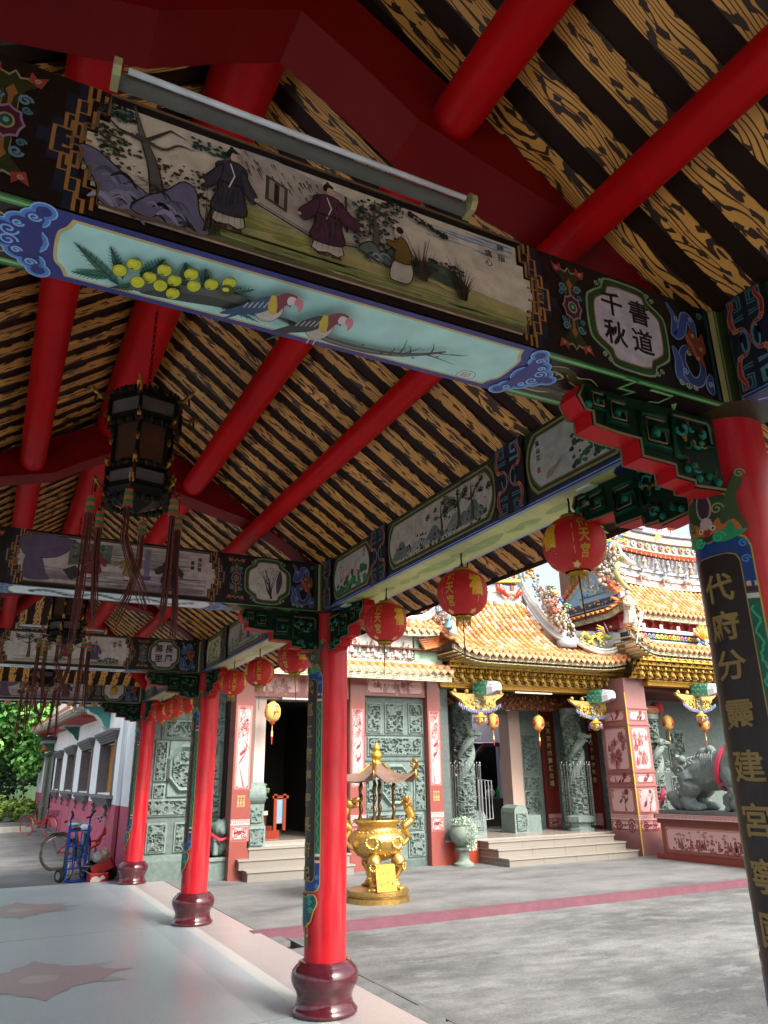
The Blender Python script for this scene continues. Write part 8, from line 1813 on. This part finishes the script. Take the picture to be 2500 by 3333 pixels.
for x in (-.06, .06): g = G(); g.tube([(x, -.01, .2), (x, -.01, .80)], .010, BL, 6); g.build('upright', 'lacquer', ht)
g = G(); g.box(-.18, .18, -.24, .0, .012, .022, BL); g.tube([(-.24, .05, .105), (.24, .05, .105)], .012, P('#6a6c70'), 6); g.prism([(0, .02), (.09, .05), (.09, .12), (0, .26)], lambda u, v, w: (-.17+w, u, v), .03, P('#2a5ab8')); g.build('toe_plate', 'lacquer', ht)
def box_open(label, loc, rz, w, d, h, c1, c2, tilt=0.0):
    t = thing('cardboard_box', label, 'box', loc, rz); t.rotation_euler = (0, tilt, rz); g = G(); th = .006
    g.box(-w/2, w/2, -d/2, d/2, 0, th, P(c1)); g.box(-w/2, w/2, -d/2, -d/2+th, th, h, P(c1)); g.box(-w/2, w/2, d/2-th, d/2, th, h, P(c1)); g.box(-w/2, -w/2+th, -d/2+th, d/2-th, th, h, P(c1)); g.box(w/2-th, w/2, -d/2+th, d/2-th, th, h, P(c1)); g.build('carton', 'matte', t)
    g = G(); M = Matrix.Translation((0, -d/2, h)) @ Matrix.Rotation(R(-125), 4, 'X'); g.box(-w/2, w/2, 0, .005, 0, d*.4, P(c2), M); M = Matrix.Translation((-w/2, 0, h)) @ Matrix.Rotation(R(-60), 4, 'Y'); g.box(0, .005, -d/2, d/2, 0, w*.35, P(c2), M); g.build('flap', 'matte', t)
    return t
bx = box_open('red and white cardboard box on the ground beside the farthest column', (2.0, 14.86, -.01), R(8), .3, .24, .13, '#b01c2c', '#a89a7a')
p = Paint(lambda u, v, w: (u, -.12-w, v), .001); p.poly(sm([(-.14, .0), (-.12, .07), (-.05, .09), (0, .06), (.05, .1), (.1, .05), (.05, .03), (0, 0)], 3, True), '#d0c8c0'); p.build('print', 'matte', bx)
box_open('brown open carton with red sides tilted on the heap beside the farthest column', (2.12, 15.0, .12), R(-15), .34, .26, .17, '#a02024', '#6f5a3c', R(-24))
rn = random.Random(12)
def bag(label, loc, r_, c, n):
    g = G(); g.ball((0, 0, r_*.8), r_, P(c), 16, 12, (1, .9, 1.0)); g.tube([(0, 0, r_*1.6), (.02, 0, r_*2.0)], [r_*.25, r_*.5], P(c), 8)
    g.v = [(x*(1+rn.uniform(-.12, .12)), y*(1+rn.uniform(-.12, .12)), z*(1+rn.uniform(-.08, .08))) for x, y, z in g.v]; o = g.build('rubbish_bag', 'plasticbag', None, False, label=label, category='bag'); o.location = loc
bag('black rubbish bag between the hand truck and the boxes', (1.93, 15.25, -.012), .15, '#1c1c22', 1); bag('clear whitish plastic bag lying on top of the rubbish heap', (2.0, 15.1, .27), .09, '#a8a8a8', 2); bag('pale cream plastic bag on the brown carton', (2.12, 15.12, .32), .08, '#b8ac94', 3); bag('small dark bag at the right of the rubbish heap by the pink pilaster', (2.25, 15.1, -.0), .12, '#2a2426', 4)

# ================================================================== GREENERY
def leaves(name, label, cat, centre, radii, n, size, cols, trunk=None, seed=0, clumps=40, kind=None):
    rs = np.random.RandomState(seed); t = thing(name, label, cat, centre)
    cc = rs.normal(size=(clumps, 3)); cc /= np.linalg.norm(cc, axis=1)[:, None]; cc *= (rs.rand(clumps, 1)**.45); cc *= np.array(radii)
    cr = np.min(radii)*(.25+.25*rs.rand(clumps)); idx = rs.randint(0, clumps, n)
    d = rs.normal(size=(n, 3)); d /= np.linalg.norm(d, axis=1)[:, None]; pos = cc[idx]+d*cr[idx][:, None]*(rs.rand(n, 1)**.4)
    nn = d+rs.normal(size=(n, 3))*.6+np.array([0, 0, .5]); nn /= np.linalg.norm(nn, axis=1)[:, None]; a = np.cross(nn, rs.normal(size=(n, 3))); a /= np.linalg.norm(a, axis=1)[:, None]; b = np.cross(nn, a)
    s = (size*(.6+.8*rs.rand(n)))[:, None]; vs = np.empty((n, 4, 3)); vs[:, 0] = pos+a*s; vs[:, 1] = pos+b*s*.55+nn*s*.15; vs[:, 2] = pos-a*s; vs[:, 3] = pos-b*s*.55+nn*s*.15
    me = bpy.data.meshes.new('crown'); me.vertices.add(n*4); me.vertices.foreach_set('co', vs.ravel()); me.loops.add(n*4); me.loops.foreach_set('vertex_index', np.arange(n*4)); me.polygons.add(n); me.polygons.foreach_set('loop_start', np.arange(n)*4); me.polygons.foreach_set('loop_total', np.full(n, 4))
    pal = np.array([P(c) for c in cols]); ccid = rs.randint(0, len(cols), clumps); pick = np.where(rs.rand(n) < .65, ccid[idx], rs.randint(0, len(cols), n)); colr = pal[pick]*(0.8+.4*rs.rand(n, 1)); colr[:, 3] = 1
    ca = me.color_attributes.new('Col', 'FLOAT_COLOR', 'CORNER'); ca.data.foreach_set('color', np.repeat(colr.astype(np.float32), 4, axis=0).ravel()); me.materials.append(MATS['leaf']); me.update(); me.validate(); put(me, 'crown', t)
    if trunk:
        g = G(); h, r_ = trunk; g.tube([(0, 0, -h), (.1, .05, -h*.5), (0, 0, 0), (.1, 0, radii[2]*.5)], [r_, r_*.8, r_*.6, r_*.25], P('#3c3226'), 10)
        for k in range(6): a_ = k*1.05; g.tube([(0, 0, -h*.2+.1*k), (radii[0]*.35*math.cos(a_), radii[1]*.35*math.sin(a_), radii[2]*.15+.1*k), (radii[0]*.6*math.cos(a_), radii[1]*.6*math.sin(a_), radii[2]*.35)], [r_*.4, r_*.25, r_*.08], P('#3c3226'), 6)
        g.build('trunk', 'matte', t)
    return t
GR = ['#3f7a2a', '#316422', '#538c36', '#264f1c', '#659a40']
leaves('tree', 'bright green leafy tree at the left edge of the picture beyond the hedge', 'tree', (-.2, 40, 5.0), (3.2, 2.5, 3.4), 26000, .13, GR, (4.9, .25), 1, 90)
leaves('tree', 'green tree behind the far end of the white building', 'tree', (3.4, 46, 6.0), (3.2, 2.5, 3.8), 22000, .14, GR[:4], (5.9, .28), 2, 80)
leaves('tree', 'darker tree farther back between the two bright trees', 'tree', (0.8, 50, 4.2), (4.2, 2.5, 3.6), 18000, .16, ['#2c5020', '#23441a', '#3a6428'], (4.1, .3), 3, 80)
hd = leaves('hedge', 'low clipped hedge with yellow-green leaves in front of the trees', 'hedge', (-.5, 38.6, .5), (4.6, .5, .55), 16000, .07, ['#6f8a34', '#5a7a2c', '#86984a', '#4a6a28'], None, 4, 160)
g = G(); g.box(-12, 1.75, 30.6, 30.9, -.16, .16, P('#9a9a8e')); struct(g, 'kerb', 'matte')
g = G(); g.box(-60, 60, 62, 63, -.2, 4.5, P('#2f4a26')); struct(g, 'hillside', 'leaf')
